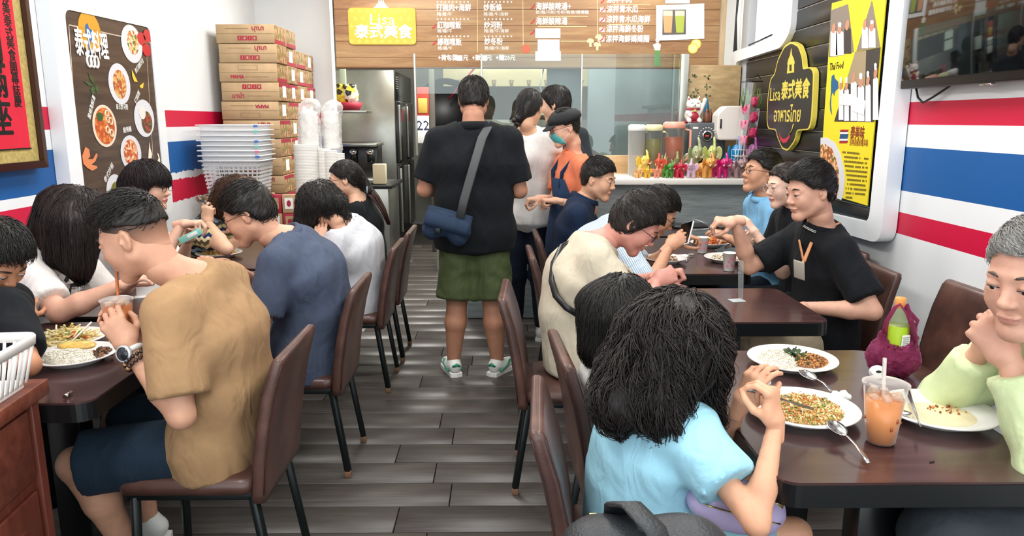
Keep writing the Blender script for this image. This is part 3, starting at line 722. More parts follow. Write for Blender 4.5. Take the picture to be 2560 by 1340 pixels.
b = B(); b.box((1.67, 6.05, 1.56), (.42, .10, .72), .004); tag(b.build('wall_panel', wood('panel_tan', '8e7550', 'a98e62', 'bfa67c', (2, 1, 6), .5)), 'tan wood-look panel with faint green sprigs between the glass and corner', 'panel')
for i in range(9):
    c = W(1720+R.random()*60, 185+R.random()*80, 5.99); b = B()
    for k in range(4):
        a = R.random()*6.28; b.prism(ellipse((c.x+.018*math.cos(a), c.z+.018*math.sin(a)), .012, .005, 8, a), .001, plane_M((0, 5.998, 0), (1, 0, 0), (0, 0, 1)))
    tt = b.build('sprig_print', mat('sprig', '4b5c33', .5)); tt.parent = bpy.data.objects['wall_panel']
b = B(); b.box((1.92, 6.0, 1.8), (.06, .14, 2.3), .003); tag(b.build('trim_corner', mat('grey_trim', 'a7aaac', .5)), kind='structure')
ct = empty('counter', (0, 0, 0), 0, 'grey laminate counter with a white top below the kitchen glass', 'counter')
b = B(); b.box((.825, 5.78, .52), (2.2, .56, 1.03), .004); b.build('front_panel', wood('grey_laminate', '6d7576', '868f90', '9aa3a4', (1.5, 10, 18), .45, 60, .2), ct)
b = B(); b.box((.81, 5.72, 1.055), (2.24, .64, .045), .006); b.build('worktop', mat('worktop_white', 'efece4', .35), ct)
b = B(); b.box((.55, 5.97, 1.148), (1.7, .05, .145), .003); b.build('upstand', wood('upstand_wood', 'b98d5e', 'd2a878', 'e0bd92', (1.2, 8, 14), .45), ct)
b = B(); b.box((-.02, 5.492, .73), (.26, .006, .30), .002); b.build('orange_sticker', mat('sticker_orange', 'e6a634', .45), ct)
text('Lisa', .13, m_lett, ct, plane_M((-.0, 5.4885, .70), (1, 0, 0), (0, 0, 1)), bold=.001)
# ================================================================ people
def V3(*a): return np.array(a, float)
def nrm(v): v = np.array(v, float); return v/max(1e-9, np.linalg.norm(v))
def skin_mat(name, col):
    m = mat(name, col, .55, sss=.05); n = NT(m)
    f = n.noise(n.coord(), 28, 3); c = lin(col)
    n.link(n.ramp(f, [(.35, tuple(x*.93 for x in c[:3])+(1,)), (.65, tuple(min(1, x*1.06) for x in c[:3])+(1,))]), n.b.inputs['Base Color'])
    n.bump(n.noise(n.coord(), 260, 2), .12, .001); return m
def cloth_mat(name, col, rough=.85, scale=7, strength=.42, pattern=None, c2=None):
    m = mat(name, col, rough, sheen=.02, spec=.2); n = NT(m); c = lin(col)
    vec = n.coord(); f = n.noise(vec, scale, 4, .6, 1.2); base = n.ramp(f, [(.3, tuple(x*.9 for x in c[:3])+(1,)), (.7, tuple(min(1, x*1.07) for x in c[:3])+(1,))])
    if pattern == 'stripe' or pattern == 'hstripe':
        tc = n.node('ShaderNodeTexCoord'); s = n.node('ShaderNodeSeparateXYZ'); n.link(tc.outputs['Object'], s.inputs[0])
        nz = n.node('ShaderNodeMath', operation='MULTIPLY_ADD'); nz.inputs[1].default_value = .03; n.link(n.noise(tc.outputs['Object'], 5, 2), nz.inputs[0]); xz = n.node('ShaderNodeMath', operation='MULTIPLY_ADD'); xz.inputs[1].default_value = .55; n.link(s.outputs[2], xz.inputs[0]); n.link(s.outputs[0], xz.inputs[2]); n.link(xz.outputs[0], nz.inputs[2])
        md = n.node('ShaderNodeMath', operation='MODULO'); n.link(nz.outputs[0], md.inputs[0]); md.inputs[1].default_value = .011 if pattern == 'stripe' else .05
        lt = n.node('ShaderNodeMath', operation='LESS_THAN'); n.link(md.outputs[0], lt.inputs[0]); lt.inputs[1].default_value = .004 if pattern == 'stripe' else .02
        base = n.mix(lt.outputs[0], base, c2)
    if pattern == 'knit':
        tc = n.node('ShaderNodeTexCoord'); s = n.node('ShaderNodeSeparateXYZ'); n.link(tc.outputs['Object'], s.inputs[0])
        wz = n.node('ShaderNodeMath', operation='SINE'); mm = n.node('ShaderNodeMath', operation='MULTIPLY'); mm.inputs[1].default_value = 160; n.link(s.outputs[0], mm.inputs[0]); n.link(mm.outputs[0], wz.inputs[0])
        ma = n.node('ShaderNodeMath', operation='MULTIPLY_ADD'); ma.inputs[1].default_value = .006; n.link(wz.outputs[0], ma.inputs[0]); n.link(s.outputs[2], ma.inputs[2])
        md = n.node('ShaderNodeMath', operation='MODULO'); n.link(ma.outputs[0], md.inputs[0]); md.inputs[1].default_value = .16
        mr = n.node('ShaderNodeMapRange'); mr.inputs['From Max'].default_value = .16; n.link(md.outputs[0], mr.inputs[0])
        base = n.ramp(mr.outputs[0], [(0, '2c2a24'), (.12, 'c9b98a'), (.25, '5f5236'), (.38, 'e0d4ac'), (.5, '24305e'), (.62, 'b8a878'), (.75, '3a3a30'), (.88, '8aa0b0')], True)
    n.link(base, n.b.inputs['Base Color'])
    f2 = n.noise(n.coord((1, 1, .45)), 11, 2, .5, 1.5)
    wv = n.noise(vec, 420, 1); ad = n.node('ShaderNodeMath', operation='MULTIPLY_ADD'); ad.inputs[1].default_value = .06; n.link(wv, ad.inputs[0]); n.link(f2, ad.inputs[2])
    n.bump(ad.outputs[0], strength, .03); return m
def hair_mat(name, col, gloss=.45):
    m = mat(name, col, gloss, spec=.45); n = NT(m); c = lin(col); f = n.noise(n.coord((1, 1, .10)), 150, 3)
    n.link(n.ramp(f, [(.3, tuple(x*.6 for x in c[:3])+(1,)), (.7, tuple(min(1, x*1.5) for x in c[:3])+(1,))]), n.b.inputs['Base Color']); n.bump(f, .7, .004); return m
m_lip = {k: skin_mat('lips_'+k, v) for k, v in {'m': 'c08474', 'f': 'c06a68'}.items()}
m_eye = mat('eye_white', 'e6e2de', .25); m_iris = mat('iris_brown', '1c1210', .15); m_brow = mat('brow_hair', '1a1513', .7)
_heads = {}
def head_template(kind, h):
    key = (kind, h)
    if key in _heads: return _heads[key]
    v = Vol((-.11, -.125, -.165), (.11, .135, .15), h); f = kind == 'f' or kind == 'k'
    v.ell((0, -.012, .038), (.074, .094, .082), 0); v.ell((0, .02, -.018), (.064, .072, .082), .03)
    jw = .044 if f else .05
    for s in (-1, 1):
        v.cone((s*jw, .0, -.05), (s*.014, .068, -.094), .022, .017, .03)
        v.ell((s*.036, .058, -.024), (.024, .026, .03), .025)
        v.cone((s*.012, .084, .032), (s*.045, .070, .026), .0075 if f else .0095, .007, .014)
    v.ell((0, .070, -.092), (.020, .018, .017), .022)
    v.cone((0, .083, .018), (0, .104, -.018), .0068, .0095, .014); v.ell((0, .105, -.022), (.0105, .010, .009), .008)
    for s in (-1, 1):
        v.ell((s*.0115, .096, -.026), (.0075, .009, .0065), .005)
        v.ell((s*.032, .100, .010), (.015, .019, .011), .014, op='-')
        v.ell((s*.0312, .0800, .0135), (.0165, .0135, .0072), .004)
        v.ell((s*.0312, .0785, -.0015), (.016, .0125, .006), .006)
    v.ell((0, .0875, -.053), (.024, .0125, .0062), .006); v.ell((0, .0855, -.0635), (.020, .0125, .0068), .006)
    v.cone((-.021, .099, -.0585), (.021, .099, -.0585), .0022, .0022, .003, op='-')
    for s in (-1, 1):
        ax = [nrm((1, s*.25, 0)), nrm((-s*.25, 1, .12)), nrm((0, -.12, 1))]
        v.ell((s*.0775, -.012, -.002), (.0085, .0185, .031), .006, ax)
        v.ell((s*.086, -.008, .003), (.006, .0115, .020), .006, ax, '-'); v.ell((s*.080, .0, -.004), (.007, .006, .009), .004, ax)
    v.cone((0, -.03, -.05), (0, -.042, -.115), .050 if f else .056, .046 if f else .051, .03)
    P, Q = v.mesh(); P = relax(P, Q, 1, .4)
    if kind == 'k': P = P*np.array([1, .97, .96])
    c = P[Q].mean(1); lip = (np.abs(c[:, 0]) < .0235) & (c[:, 1] > .083) & (c[:, 2] < -.049-np.abs(c[:, 0])*.25) & (c[:, 2] > -.0690+np.abs(c[:, 0])*.35)
    _heads[key] = (P, Q, lip.astype(int)); return _heads[key]
_hands = {}
POSES = {'relax': ((.35, .4, .3), .35), 'grip': ((.75, .95, .55), .75), 'fist': ((1.35, 1.5, .9), .9), 'pinch': ((1.0, .75, .35), .8), 'flat': ((.08, .1, .08), .1), 'cup': ((.55, .65, .4), .6)}
def hand_template(pose, h):
    key = (pose, h)
    if key in _hands: return _hands[key]
    v = Vol((-.075, -.05, -.125), (.085, .21, .05), h); cur, th = POSES[pose]
    v.cone((0, -.035, 0), (0, .012, 0), .019, .0245, .01, (1, 0, 0), 1.15)
    v.cone((.014, .02, -.002), (.020, .082, -.001), .0145, .0125, .015, (1, 0, 0), 1.25); v.cone((-.014, .02, -.002), (-.022, .078, -.002), .0135, .0115, .015, (1, 0, 0), 1.3); v.cone((0, .02, 0), (0, .084, 0), .014, .0125, .012, (1, 0, 0), 1.3)
    for i, (x, y, L) in enumerate(((.0295, .088, .074), (.0095, .092, .082), (-.0105, .089, .076), (-.029, .081, .060))):
        a = 0; p = V3(x, y, 0); r = .0088 if i < 3 else .0076; sp_ = (x*.9)*(.6 if cur[0] < .9 else .1)
        extra = 1.0 if not (pose == 'pinch' and i > 1) else 1.3
        for j, (ln, c) in enumerate(zip((.44, .31, .25), cur)):
            a += c*extra*(1+.08*i); d = nrm((sp_, math.cos(a), -math.sin(a))); q = p+d*L*ln
            v.cone(p, q, r, r*.9, .0035 if j else .007); p = q; r *= .9
    a = th; p = V3(.022, .022, -.006); v.ell((.026, .035, -.008), (.016, .028, .014), .012)
    d = nrm((.75-.35*a, .62, -.25-.6*a)); q = p+d*.042; v.cone(p, q, .0125, .0105, .008); p = q
    d = nrm((.35-.55*a, .85, -.25-.55*a)); q = p+d*.032; v.cone(p, q, .0102, .0092, .004); p = q
    d = nrm((.1-.6*a, .95, -.2-.4*a)); q = p+d*.024; v.cone(p, q, .0092, .0078, .004)
    P, Q = v.mesh(); _hands[key] = (P, Q); return _hands[key]
def frame(y, z):                        # columns: x, y, z with y exact
    y = nrm(y); z = np.array(z, float); z = nrm(z-y*(z@y)); return np.stack([np.cross(y, z), y, z], 1)
def adopt(o, root):
    o.parent = root; o.matrix_parent_inverse = Matrix.Translation(-root.location); return o
def ik(a, c, hint, l1, l2):
    a, c, hint = map(lambda q: np.array(q, float), (a, c, hint)); d = c-a; L = np.linalg.norm(d)
    if L > (l1+l2)*.995: c = a+d/L*(l1+l2)*.995; d = c-a; L = np.linalg.norm(d)
    x = (l1*l1-l2*l2+L*L)/(2*L); hh = math.sqrt(max(0, l1*l1-x*x)); u = d/L
    w = hint-a; w = nrm(w-u*(w@u)); return a+u*x+w*hh, c
def crumple(P, Q, amp, scale=(9, 9, 5), seed=0):
    if amp <= 0: return P
    N = vnormals(P, Q); s = np.array(scale)
    n1 = vnoise(P*s+vnoise(P*s*.6, 1, seed+3)[:, None]*.8, 1, seed); n2 = vnoise(P*s*2.3, 1, seed+1)
    f = (1-np.abs(n1)*2)*.7+n2*.3
    return P+N*(f*amp)[:, None]
def tubes_mesh(S, r, sides=3):           # S (n, m, 3) strand points -> verts, quads
    n, m, _ = S.shape; T = np.gradient(S, axis=1); T /= np.maximum(1e-9, np.linalg.norm(T, axis=2))[..., None]
    up = NR.normal(size=(n, 1, 3)); A = np.cross(T, up); A /= np.maximum(1e-9, np.linalg.norm(A, axis=2))[..., None]; Bn = np.cross(T, A)
    t = np.linspace(0, 1, m); rr = r*(1-.75*t**2)[None, :, None]
    V = []
    for k in range(sides):
        a = 2*pi*k/sides; V.append(S+(A*math.cos(a)+Bn*math.sin(a))*rr)
    V = np.stack(V, 2).reshape(-1, 3)
    i = np.arange(n)[:, None, None]; j = np.arange(m-1)[None, :, None]; k = np.arange(sides)[None, None, :]; b = (i*m+j)*sides
    Q = np.stack([b+k, b+(k+1) % sides, b+sides+(k+1) % sides, b+sides+k], -1).reshape(-1, 4)
    return V, Q
def sampleF(v, P):                      # value and gradient of a Vol at points
    g = (P-v.lo)/v.h; i = np.clip(np.floor(g).astype(int), 1, v.n-3); f = g-i
    def at_(dx, dy, dz): return v.F[i[:, 0]+dx, i[:, 1]+dy, i[:, 2]+dz]
    def tri(o):
        r = 0
        for dx in (0, 1):
            for dy in (0, 1):
                for dz in (0, 1):
                    r = r+at_(dx+o[0], dy+o[1], dz+o[2])*(f[:, 0] if dx else 1-f[:, 0])*(f[:, 1] if dy else 1-f[:, 1])*(f[:, 2] if dz else 1-f[:, 2])
        return r
    F0 = tri((0, 0, 0)); G = np.stack([(tri((1, 0, 0))-tri((-1, 0, 0))), (tri((0, 1, 0))-tri((0, -1, 0))), (tri((0, 0, 1))-tri((0, 0, -1)))], 1)
    G /= np.maximum(1e-9, np.linalg.norm(G, axis=1))[:, None]; return F0, G
HAIRLINE = {   # (y, z) in head space: hair stays above this line; x=0 profile front, sides by y
    'short': [(-.13, -.055), (-.09, -.052), (-.05, -.045), (-.035, -.01), (-.015, .02), (.005, .026), (.03, .03), (.05, .055), (.068, .078), (.09, .085)],
    'fade': [(-.13, .015), (-.09, .018), (-.05, .028), (0, .048), (.04, .06), (.07, .076), (.09, .082)],
    'bangs': [(-.13, -.09), (-.06, -.09), (-.03, -.03), (-.01, .0), (.02, -.02), (.05, .02), (.06, .035), (.1, .035)],
    'long': [(-.13, -.12), (-.05, -.12), (-.02, -.10), (.01, -.08), (.035, -.02), (.05, .045), (.065, .07), (.09, .08)],
    'tied': [(-.13, -.06), (-.06, -.055), (-.035, -.02), (-.015, .015), (.01, .02), (.03, .03), (.05, .055), (.066, .078), (.09, .085)],
    'ear': [(-.13, -.085), (-.05, -.08), (-.02, -.05), (.0, -.045), (.02, .0), (.05, .055), (.065, .075), (.09, .085)]}
def hair(head, spec, mt, root, hd):
    """head: dict c (centre), M (3x3 columns x,y,z), s. spec: style dict"""
    c, M, s = head['c'], head['M'], head['s']; h = spec.get('h', .0075)
    masses = spec.get('mass', []); Lw = lambda p: c+M@(np.array(p, float)*s)
    pts = [c-.17, c+.17]+[np.array(q[0], float)-q[2]*1.3-.02 for q in masses]+[np.array(q[0], float)+q[2]*1.3+.02 for q in masses]+[np.array(q[1], float)-q[3]*1.3-.02 for q in masses]+[np.array(q[1], float)+q[3]*1.3+.02 for q in masses]
    v = Vol(np.min(pts, 0), np.max(pts, 0), h)
    t = spec.get('thick', .012); tt = spec.get('top', t)
    Mi = M.T
    v.ell(c+M@(V3(0, -.012, .038+.3*(tt-t))*s), (V3(.074+t, .094+t, .082+tt)*s), 0, Mi)
    v.ell(c+M@(V3(0, -.02, -.01)*s), (V3(.069+t*.8, .078+t, .08)*s), .02, Mi)
    if spec.get('quiff'): v.ell(c+M@(V3(0, .045, .095)*s), V3(.052, .045, .034)*s, .03, Mi)
    line = HAIRLINE[spec.get('line', 'short')]; ly, lz = zip(*line)
    def cut(X, Y, Z):
        X, Y, Z = X-c[0], Y-c[1], Z-c[2]
        yy = (X*M[0, 1]+Y*M[1, 1]+Z*M[2, 1])/s; zz = (X*M[0, 2]+Y*M[1, 2]+Z*M[2, 2])/s
        d = np.interp(yy, ly, lz)-zz
        return d*s*spec.get('soft', .55)
    v.cut(cut)
    for q in masses: v.cone(q[0], q[1], q[2], q[3], spec.get('k', .03))
    if spec.get('openface'):            # keep the face clear of loose hair
        v.ell(c+M@(V3(0, .10, -.03)*s), V3(.058, .08, .085)*s, .02, Mi, '-')
    P, Q = v.mesh(); N = vnormals(P, Q)
    P2 = P+N*(vnoise(P*np.array([1, 1, .6]), spec.get('lump', 55), 2)*spec.get('amp', .004))[:, None]
    allV, allQ = [P2], [Q]; n = int(spec.get('n', 700)*.62)
    if n:
        seg = spec.get('seg', 7); L = spec.get('L', .06); step = L/seg
        loc = (P-c)@M/s
        w = np.ones(len(P))
        up = spec.get('upbias')
        if up is not None: w = np.clip((loc[:, 2]-up)*10+.3, .05, 1)
        w = w*(1+4*(loc[:, 2] > .085)); cl = spec.get('clump', 1); w = w*np.where((loc[:, 1] > .02) & (loc[:, 2] < .085), .0, 1) if spec.get('openface') else w; idx = np.repeat(NR.choice(len(P), n//cl, p=w/w.sum()), cl); n = len(idx); X = P[idx]+NR.normal(size=(n, 3))*(.0035 if cl > 1 else 0); S = [X.copy()]
        crown = Lw(spec.get('crown', (0, -.05, .12))); fl = spec.get('flow', 'down'); g = V3(*spec.get('grav', (0, 0, -1)))
        offs = NR.uniform(.0, spec.get('off', .004), n); Lf = np.repeat(NR.uniform(.55, 1.25, n//cl), cl)*NR.uniform(.9, 1.1, n)
        jit = np.repeat(NR.normal(size=(n//cl, 3)), cl, 0)*spec.get('jit', .18)
        for k in range(seg):
            F0, G = sampleF(v, X)
            rad = X-crown; rad /= np.maximum(1e-6, np.linalg.norm(rad, axis=1))[:, None]
            if fl == 'down': f_ = rad*.6+g*(np.linalg.norm(X-crown, axis=1)[:, None]*6)
            elif fl == 'fwd': f_ = M[:, 1]*.9+rad*.5
            elif fl == 'side': f_ = M[:, 0]*.8*spec.get('sgn', 1)+rad*.5+M[:, 1]*.3
            elif fl == 'tail': tp_ = np.array(spec['tail'], float); f_ = tp_-X; dd = np.linalg.norm(f_, axis=1)[:, None]; f_ = np.where(dd < .05, g, f_/np.maximum(dd, 1e-6))
            else: f_ = rad
            f_ = f_+jit; f_ -= G*np.sum(G*f_, 1)[:, None]; f_ /= np.maximum(1e-6, np.linalg.norm(f_, axis=1))[:, None]
            lift = spec.get('lift', .1)*(k/seg)
            X = X+(f_+G*lift)*(step*Lf)[:, None]
            F0, G = sampleF(v, X); lim = offs+lift*step*k*.7
            X = X-G*(np.clip(F0-lim, -.012, .012))[:, None]*(1 if lift < .5 else .3)
            S.append(X.copy())
        S = np.stack(S, 1)
        cu = spec.get('curl', 0)
        if cu:
            ph = (np.repeat(NR.uniform(0, 6.28, n//cl), cl)+NR.uniform(-.3, .3, n))[:, None]; tt_ = np.linspace(0, 1, seg+1)[None]; a = ph+tt_*spec.get('turns', 2.5)*6.28
            A = np.repeat(NR.normal(size=(n//cl, 3)), cl, 0); A /= np.linalg.norm(A, axis=1)[:, None]; Bv = np.cross(A, nrm((.3, .2, -1))); S = S+(A[:, None]*np.cos(a)[..., None]+Bv[:, None]*np.sin(a)[..., None])*cu*np.minimum(1, tt_*2+.2)[..., None]
        tv_, tq = tubes_mesh(S, spec.get('r', .0013)*1.15); allV.append(tv_); allQ.append(tq+len(P2))
    me = mesh_np('hair', np.concatenate(allV), np.concatenate(allQ)); o = link('hair', me, mt); adopt(o, root); return o, v
def headlocal(head, b):                 # move a bmesh built in head space into the world
    M = Matrix([list(head['M'][i]*head['s'])+[head['c'][i]] for i in range(3)]+[[0, 0, 0, 1]]); b.bm.transform(M); return b
def glasses(head, root, m, r=.022, wire=.0014, lens=True, name='glasses'):
    b = B()
    for s in (-1, 1):
        b.tube([(s*.033+r*1.12*math.cos(t), .1005-.1*abs(abs(s*.033+r*math.cos(t))-.033)*.6, .008+r*.85*math.sin(t)) for t in np.linspace(0, 2*pi, 21)], wire, 6, False)
        b.tube([(s*(.033+r*1.1), .097, .014), (s*.078, .07, .014), (s*.0815, .0, .012), (s*.081, -.02, -.002)], wire, 6)
    b.tube([(-.012, .101, .012), (0, .103, .014), (.012, .101, .012)], wire, 6)
    headlocal(head, b); return adopt(b.build(name, m), root)
def person(label, S, group=None):
    s = S.get('s', 1.0); q = S.get('q', 1)          # q: mesh fineness, 0 near .. 2 far
    hb = (.0105, .013, .016)[q]; hh = (.0040, .0052, .007)[q]; hf = (.0037, .0047, .006)[q]
    f = nrm(np.array(S['f']+(0,), float)); up = V3(0, 0, 1); rt = np.cross(f, up)   # right hand side
    hip, neck = np.array(W(*S['hip'])) if not isinstance(S['hip'], np.ndarray) else S['hip'], np.array(W(*S['neck']))
    hc = np.array(W(*S['head'])); hd = nrm(S['hd']); roll = S.get('roll', 0)
    hz = up if abs(hd[2]) < .95 else f
    Mh = frame(hd, hz+rt*roll); head = {'c': hc, 'M': Mh, 's': S.get('hs', 1.0)*(.93 if s < .96 else 1)}
    root = empty('person', (float(hip[0]), float(hip[1]), 0), 0, label, 'person', group)
    sh = S.get('sh', .175)*s; spn = neck-hip; spl = np.linalg.norm(spn); bk = S.get('bk', .02)
    fb = nrm(np.cross(up if abs(nrm(spn)@up) < 2 else up, rt)*-1); back = -nrm(f-nrm(spn)*(f@nrm(spn)))
    # lateral axis can be turned at the shoulders
    lat = nrm(rt+np.array(S.get('twist', (0, 0, 0)), float)); lat = nrm(lat-nrm(spn)*(lat@nrm(spn))*.6)
    sp_ = [hip+spn*t+back*bk*math.sin(pi*min(1, t*1.05)) for t in (0, .33, .66, .9)]
    w = S.get('wide', 1.0)*s; fat = S.get('fat', 1.0)*s
    fem = S.get('fem', False)
    rad = [(.118*fat, 1.42*w/fat), (.102*fat*(.95 if fem else 1.05), (1.25 if fem else 1.42)*w/fat), (.108*fat, 1.42*w/fat), (.072*fat, (1.75 if fem else 2.0)*w/fat)]
    drop = -.058*s
    near_is_right = ((-W(640, 600, 1)).normalized() is not None) and (rt[1] < 0)
    shR = neck+lat*sh+nrm(spn)*drop*1.2; shL = neck-lat*sh+nrm(spn)*drop*1.2
    if abs(rt[1]) < .3: near_is_right = rt[0] < 0
    shp = {'n': shR if near_is_right else shL, 'f': shL if near_is_right else shR}
    if 'shn' in S: shp['n'] = np.array(W(*S['shn']))
    if 'shf' in S: shp['f'] = np.array(W(*S['shf']))
    sgn = {'n': 1 if near_is_right else -1, 'f': -1 if near_is_right else 1}
    arms = {}
    for k in 'nf':
        if 'w'+k not in S: S['w'+k] = None
        wr = np.array(W(*S['w'+k])) if S['w'+k] is not None else shp[k]+f*.33*s+V3(0, 0, -.22*s)-lat*.05*sgn[k]
        hint = np.array(W(*S['e'+k])) if S.get('e'+k) else (shp[k]+wr)/2+V3(0, 0, -.4)+lat*sgn[k]*.2-f*.05
        el, wr2 = ik(shp[k], wr, hint, .285*s*S.get('arm', 1), .25*s*S.get('arm', 1)); arms[k] = (shp[k], el, wr2)
    # legs
    legs = {}
    for k in 'nf':
        hj = hip+rt*sgn[k]*.085*s+V3(0, 0, -.01)
        if 'k'+k in S: kn = np.array(W(*S['k'+k])); an = np.array(W(*S['a'+k]))
        else:
            kn = hj+nrm(f+rt*sgn[k]*.12)*.42*s+V3(0, 0, -.02); kn[2] = max(kn[2], .47*s); an = V3(kn[0], kn[1], .085)-f*S.get('tuck', .06)
        legs[k] = (hj, kn, an)
    P_all = [hc, neck, hip]+[p for k in 'nf' for p in arms[k]]+[p for k in 'nf' for p in legs[k]]
    lo, hi = np.min(P_all, 0)-.2, np.max(P_all, 0)+.2
    legskin = S.get('legs', 'trousers')
    zlo = lo.copy()
    if legskin == 'none': zlo[2] = min(hip[2], arms['n'][1][2], arms['f'][1][2])-.2
    # ---- body (skin), one surface
    v = Vol(zlo, hi, hb)
    for a, b_, (r0, w0), (r1, w1) in zip(sp_[:-1], sp_[1:], rad[:-1], rad[1:]):
        v.cone(a, b_, r0-.022, r1-.026 if b_ is not sp_[3] else r1-.036, .03, lat, (w0+w1)/2*.95)
    hbase = hc+Mh@(V3(0, -.038, -.11)*head['s'])
    nr = S.get('nr', .052 if fem else .058)*s
    v.cone(neck-nrm(spn)*.02, hbase, nr*1.0, nr*.94, .055)
    v.cone(sp_[3], neck-nrm(spn)*.01, .038*s, nr*.9, .03)
    al = S.get('at', 1.0)
    for k in 'nf':
        a, e, w_ = arms[k]; v.cone(sp_[3], a, .05*s, .046*s, .05); v.cone(a, e, .046*s*al, .037*s*al, .02); v.cone(e, e*.65+w_*.35, .036*s*al, .0375*s*al, .015); v.cone(e*.65+w_*.35, w_, .0375*s*al, .0235*s*al, .015, )
        if legskin in ('shorts', 'skin'):
            a, e, w_ = legs[k]; v.cone(a, e, .078*s*al, .053*s*al, .03); m = e*.62+w_*.38-nrm(np.cross(nrm(w_-e), rt))*0; bkv = back*.012
            v.cone(e, m+bkv, .050*s*al, .053*s*al, .02); v.cone(m+bkv, w_, .053*s*al, .033*s*al, .02); 
    P, Q = v.mesh(); mi = [np.zeros(len(Q), int)]; AV, AQ = [P], [Q]; off = len(P)
    hk = S.get('hk', 'f' if fem else 'm'); hp, hq, hl = head_template(hk, hh)
    AV.append(hc+(hp*head['s'])@Mh.T); AQ.append(hq+off); mi.append(hl); off += len(hp)
    hands = {}
    for k in 'nf':
        if S.get('hand'+k) == 'no': continue
        a, e, w_ = arms[k]; fd = nrm(w_-e); hdv = nrm(np.array(S.get('hd'+k, fd), float)); bkn = S.get('hb'+k, (0, 0, 1))
        Mx = frame(hdv, bkn); T, TQ = hand_template(S.get('hand'+k, 'relax'), hf); T = T.copy()
        right = sgn[k] > 0
        if right: T[:, 0] *= -1; TQ = TQ[:, ::-1]
        sc = s*S.get('hsz', 1.0); AV.append(w_+(T*sc)@Mx.T); AQ.append(TQ+off); mi.append(np.zeros(len(TQ), int)); off += len(T); hands[k] = (w_, Mx)
    me = mesh_np('body', np.concatenate(AV), np.concatenate(AQ), True, np.concatenate(mi))
    sk = skin_mat('skin_'+S.get('skin', 'dba98c'), S.get('skin', 'dba98c'))
    adopt(link('body', me, [sk, m_lip['f' if fem else 'm']]), root)
    # ---- face parts
    for sd in (-1, 1):
        b = B(); b.tube([(sd*.014, .0915, .031), (sd*.030, .0895, .0365), (sd*.046, .076, .031)], [.0022, .0032, .0014] if not fem else [.0014, .002, .001], 5, True, (1, 1.2))
        adopt(headlocal(head, b).build('eyebrow', hair_mat('brow_'+S.get('brow', '201a17'), S.get('brow', '201a17'))), root)
    for sd in (-1, 1):
        b = B(); b.mi = 0; b.sph((sd*.0312, .0785, .0065), .0125, 12); b.mi = 1; b.sph((sd*.0312, .0845, .0045), (.0068, .0074, .0066), 10)
        b.tube([(sd*.017, .0880, .006), (sd*.024, .0935, .0085), (sd*.033, .0935, .0092), (sd*.0445, .084, .006)], .0011, 5)
        adopt(headlocal(head, b).build('eye', [m_eye, m_iris]), root)
    # ---- upper garment
    top = S.get('top')
    if top:
        ease = top.get('ease', .010)
        v = Vol(np.minimum(lo, neck-.3), hi, hb); hem = top.get('hem', .10)
        e0 = sp_[0]-nrm(spn)*hem
        v.cone(e0, sp_[0], rad[0][0]+ease, rad[0][0]+ease, .05, rt, rad[0][1], flat0=True)
        for i, (a, b_, (r0, w0), (r1, w1)) in enumerate(zip(sp_[:-1], sp_[1:], rad[:-1], rad[1:])):
            v.cone(a, b_, r0+ease, r1+ease*.8, .05, lat, (w0+w1)/2)
        v.cone(sp_[3], neck+nrm(hbase-neck)*.04, .055*s+ease*.6, nr+.009+top.get('neckr', 0), .04, flat1=True)
        sl = top.get('sleeve', .72); sr = top.get('sr', .060)*s
        for k in 'nf':
            a, e, w_ = arms[k]; v.cone(sp_[3], a, .060*s+ease*.5, .054*s+ease*.5, .05)
            if sl > 1:
                v.cone(a, e, .052*s+ease, sr*.86, .025); v.cone(e, e+(w_-e)*(sl-1), sr*.86, sr*.66, .02, flat1=True)
            elif sl > 0: v.cone(a, a+(e-a)*sl, .052*s+ease, sr, .03, flat1=True)
        # neckline opening, waist hem
        nd = nrm(spn)
        nx = nrm(hbase-neck); nl = neck+nx*(top.get('nl', .0)+.020); nv = nrm(nx*.55+nd*.6-f*top.get('vneck', .22))
        def necut(X, Y, Z):
            al_ = (X-neck[0])*nx[0]+(Y-neck[1])*nx[1]+(Z-neck[2])*nx[2]; pp = np.sqrt(np.maximum(0, (X-neck[0])**2+(Y-neck[1])**2+(Z-neck[2])**2-al_*al_))
            return np.where((pp < nr+.030*s+top.get('neckr', 0)) & (al_ > -.06), (X-nl[0])*nv[0]+(Y-nl[1])*nv[1]+(Z-nl[2])*nv[2], -.05)
        v.cut(necut)
        P, Q = v.mesh(); P = crumple(P, Q, top.get('amp', .007)*.8, top.get('fs', (11, 11, 5)), int(abs(hip[0])*100) % 17)
        mt = top['m']; o = link('shirt' if not top.get('name') else top['name'], mesh_np('shirt', P, Q), mt); adopt(o, root)
        # collar or neckband, sleeve hems
        b = B(); ax = nv; u = nrm(np.cross(ax, f)); w_ = np.cross(u, ax)
        rr = nr+(.013 if top.get('collar') else .007)+top.get('neckr', 0)
        if top.get('collar'):
            cp_ = top.get('collar'); rings = []
            for (k_, zr, dz) in ((0, rr-.004, .0), (1, rr-.001, .028), (2, rr+.008, .026), (3, rr+.020, -.004)):
                rings.append([Vector(nl-nd*.012+(u*math.cos(t)+w_*math.sin(t))*zr*(1+.0*k_)+ax*dz*(1-.25*math.sin(t)))+Vector(f)*(.008 if k_ > 1 else 0)*math.sin(t) for t in np.linspace(pi/2+.25, 2.5*pi-.25, 25)])
            b.grid(rings); o = b.build('collar', top.get('cm', mt)); sm = o.modifiers.new('s', 'SOLIDIFY'); sm.thickness = .003
            if 'tip' in top:
                b2 = B(); b2.tube([p+Vector(ax)*.001 for p in rings[3]], .0014, 5); b2.tube([p*.75+q*.25 for p, q in zip(rings[3], rings[2])], .0012, 5); adopt(b2.build('collar_tipping', top['tip']), root)
        else:
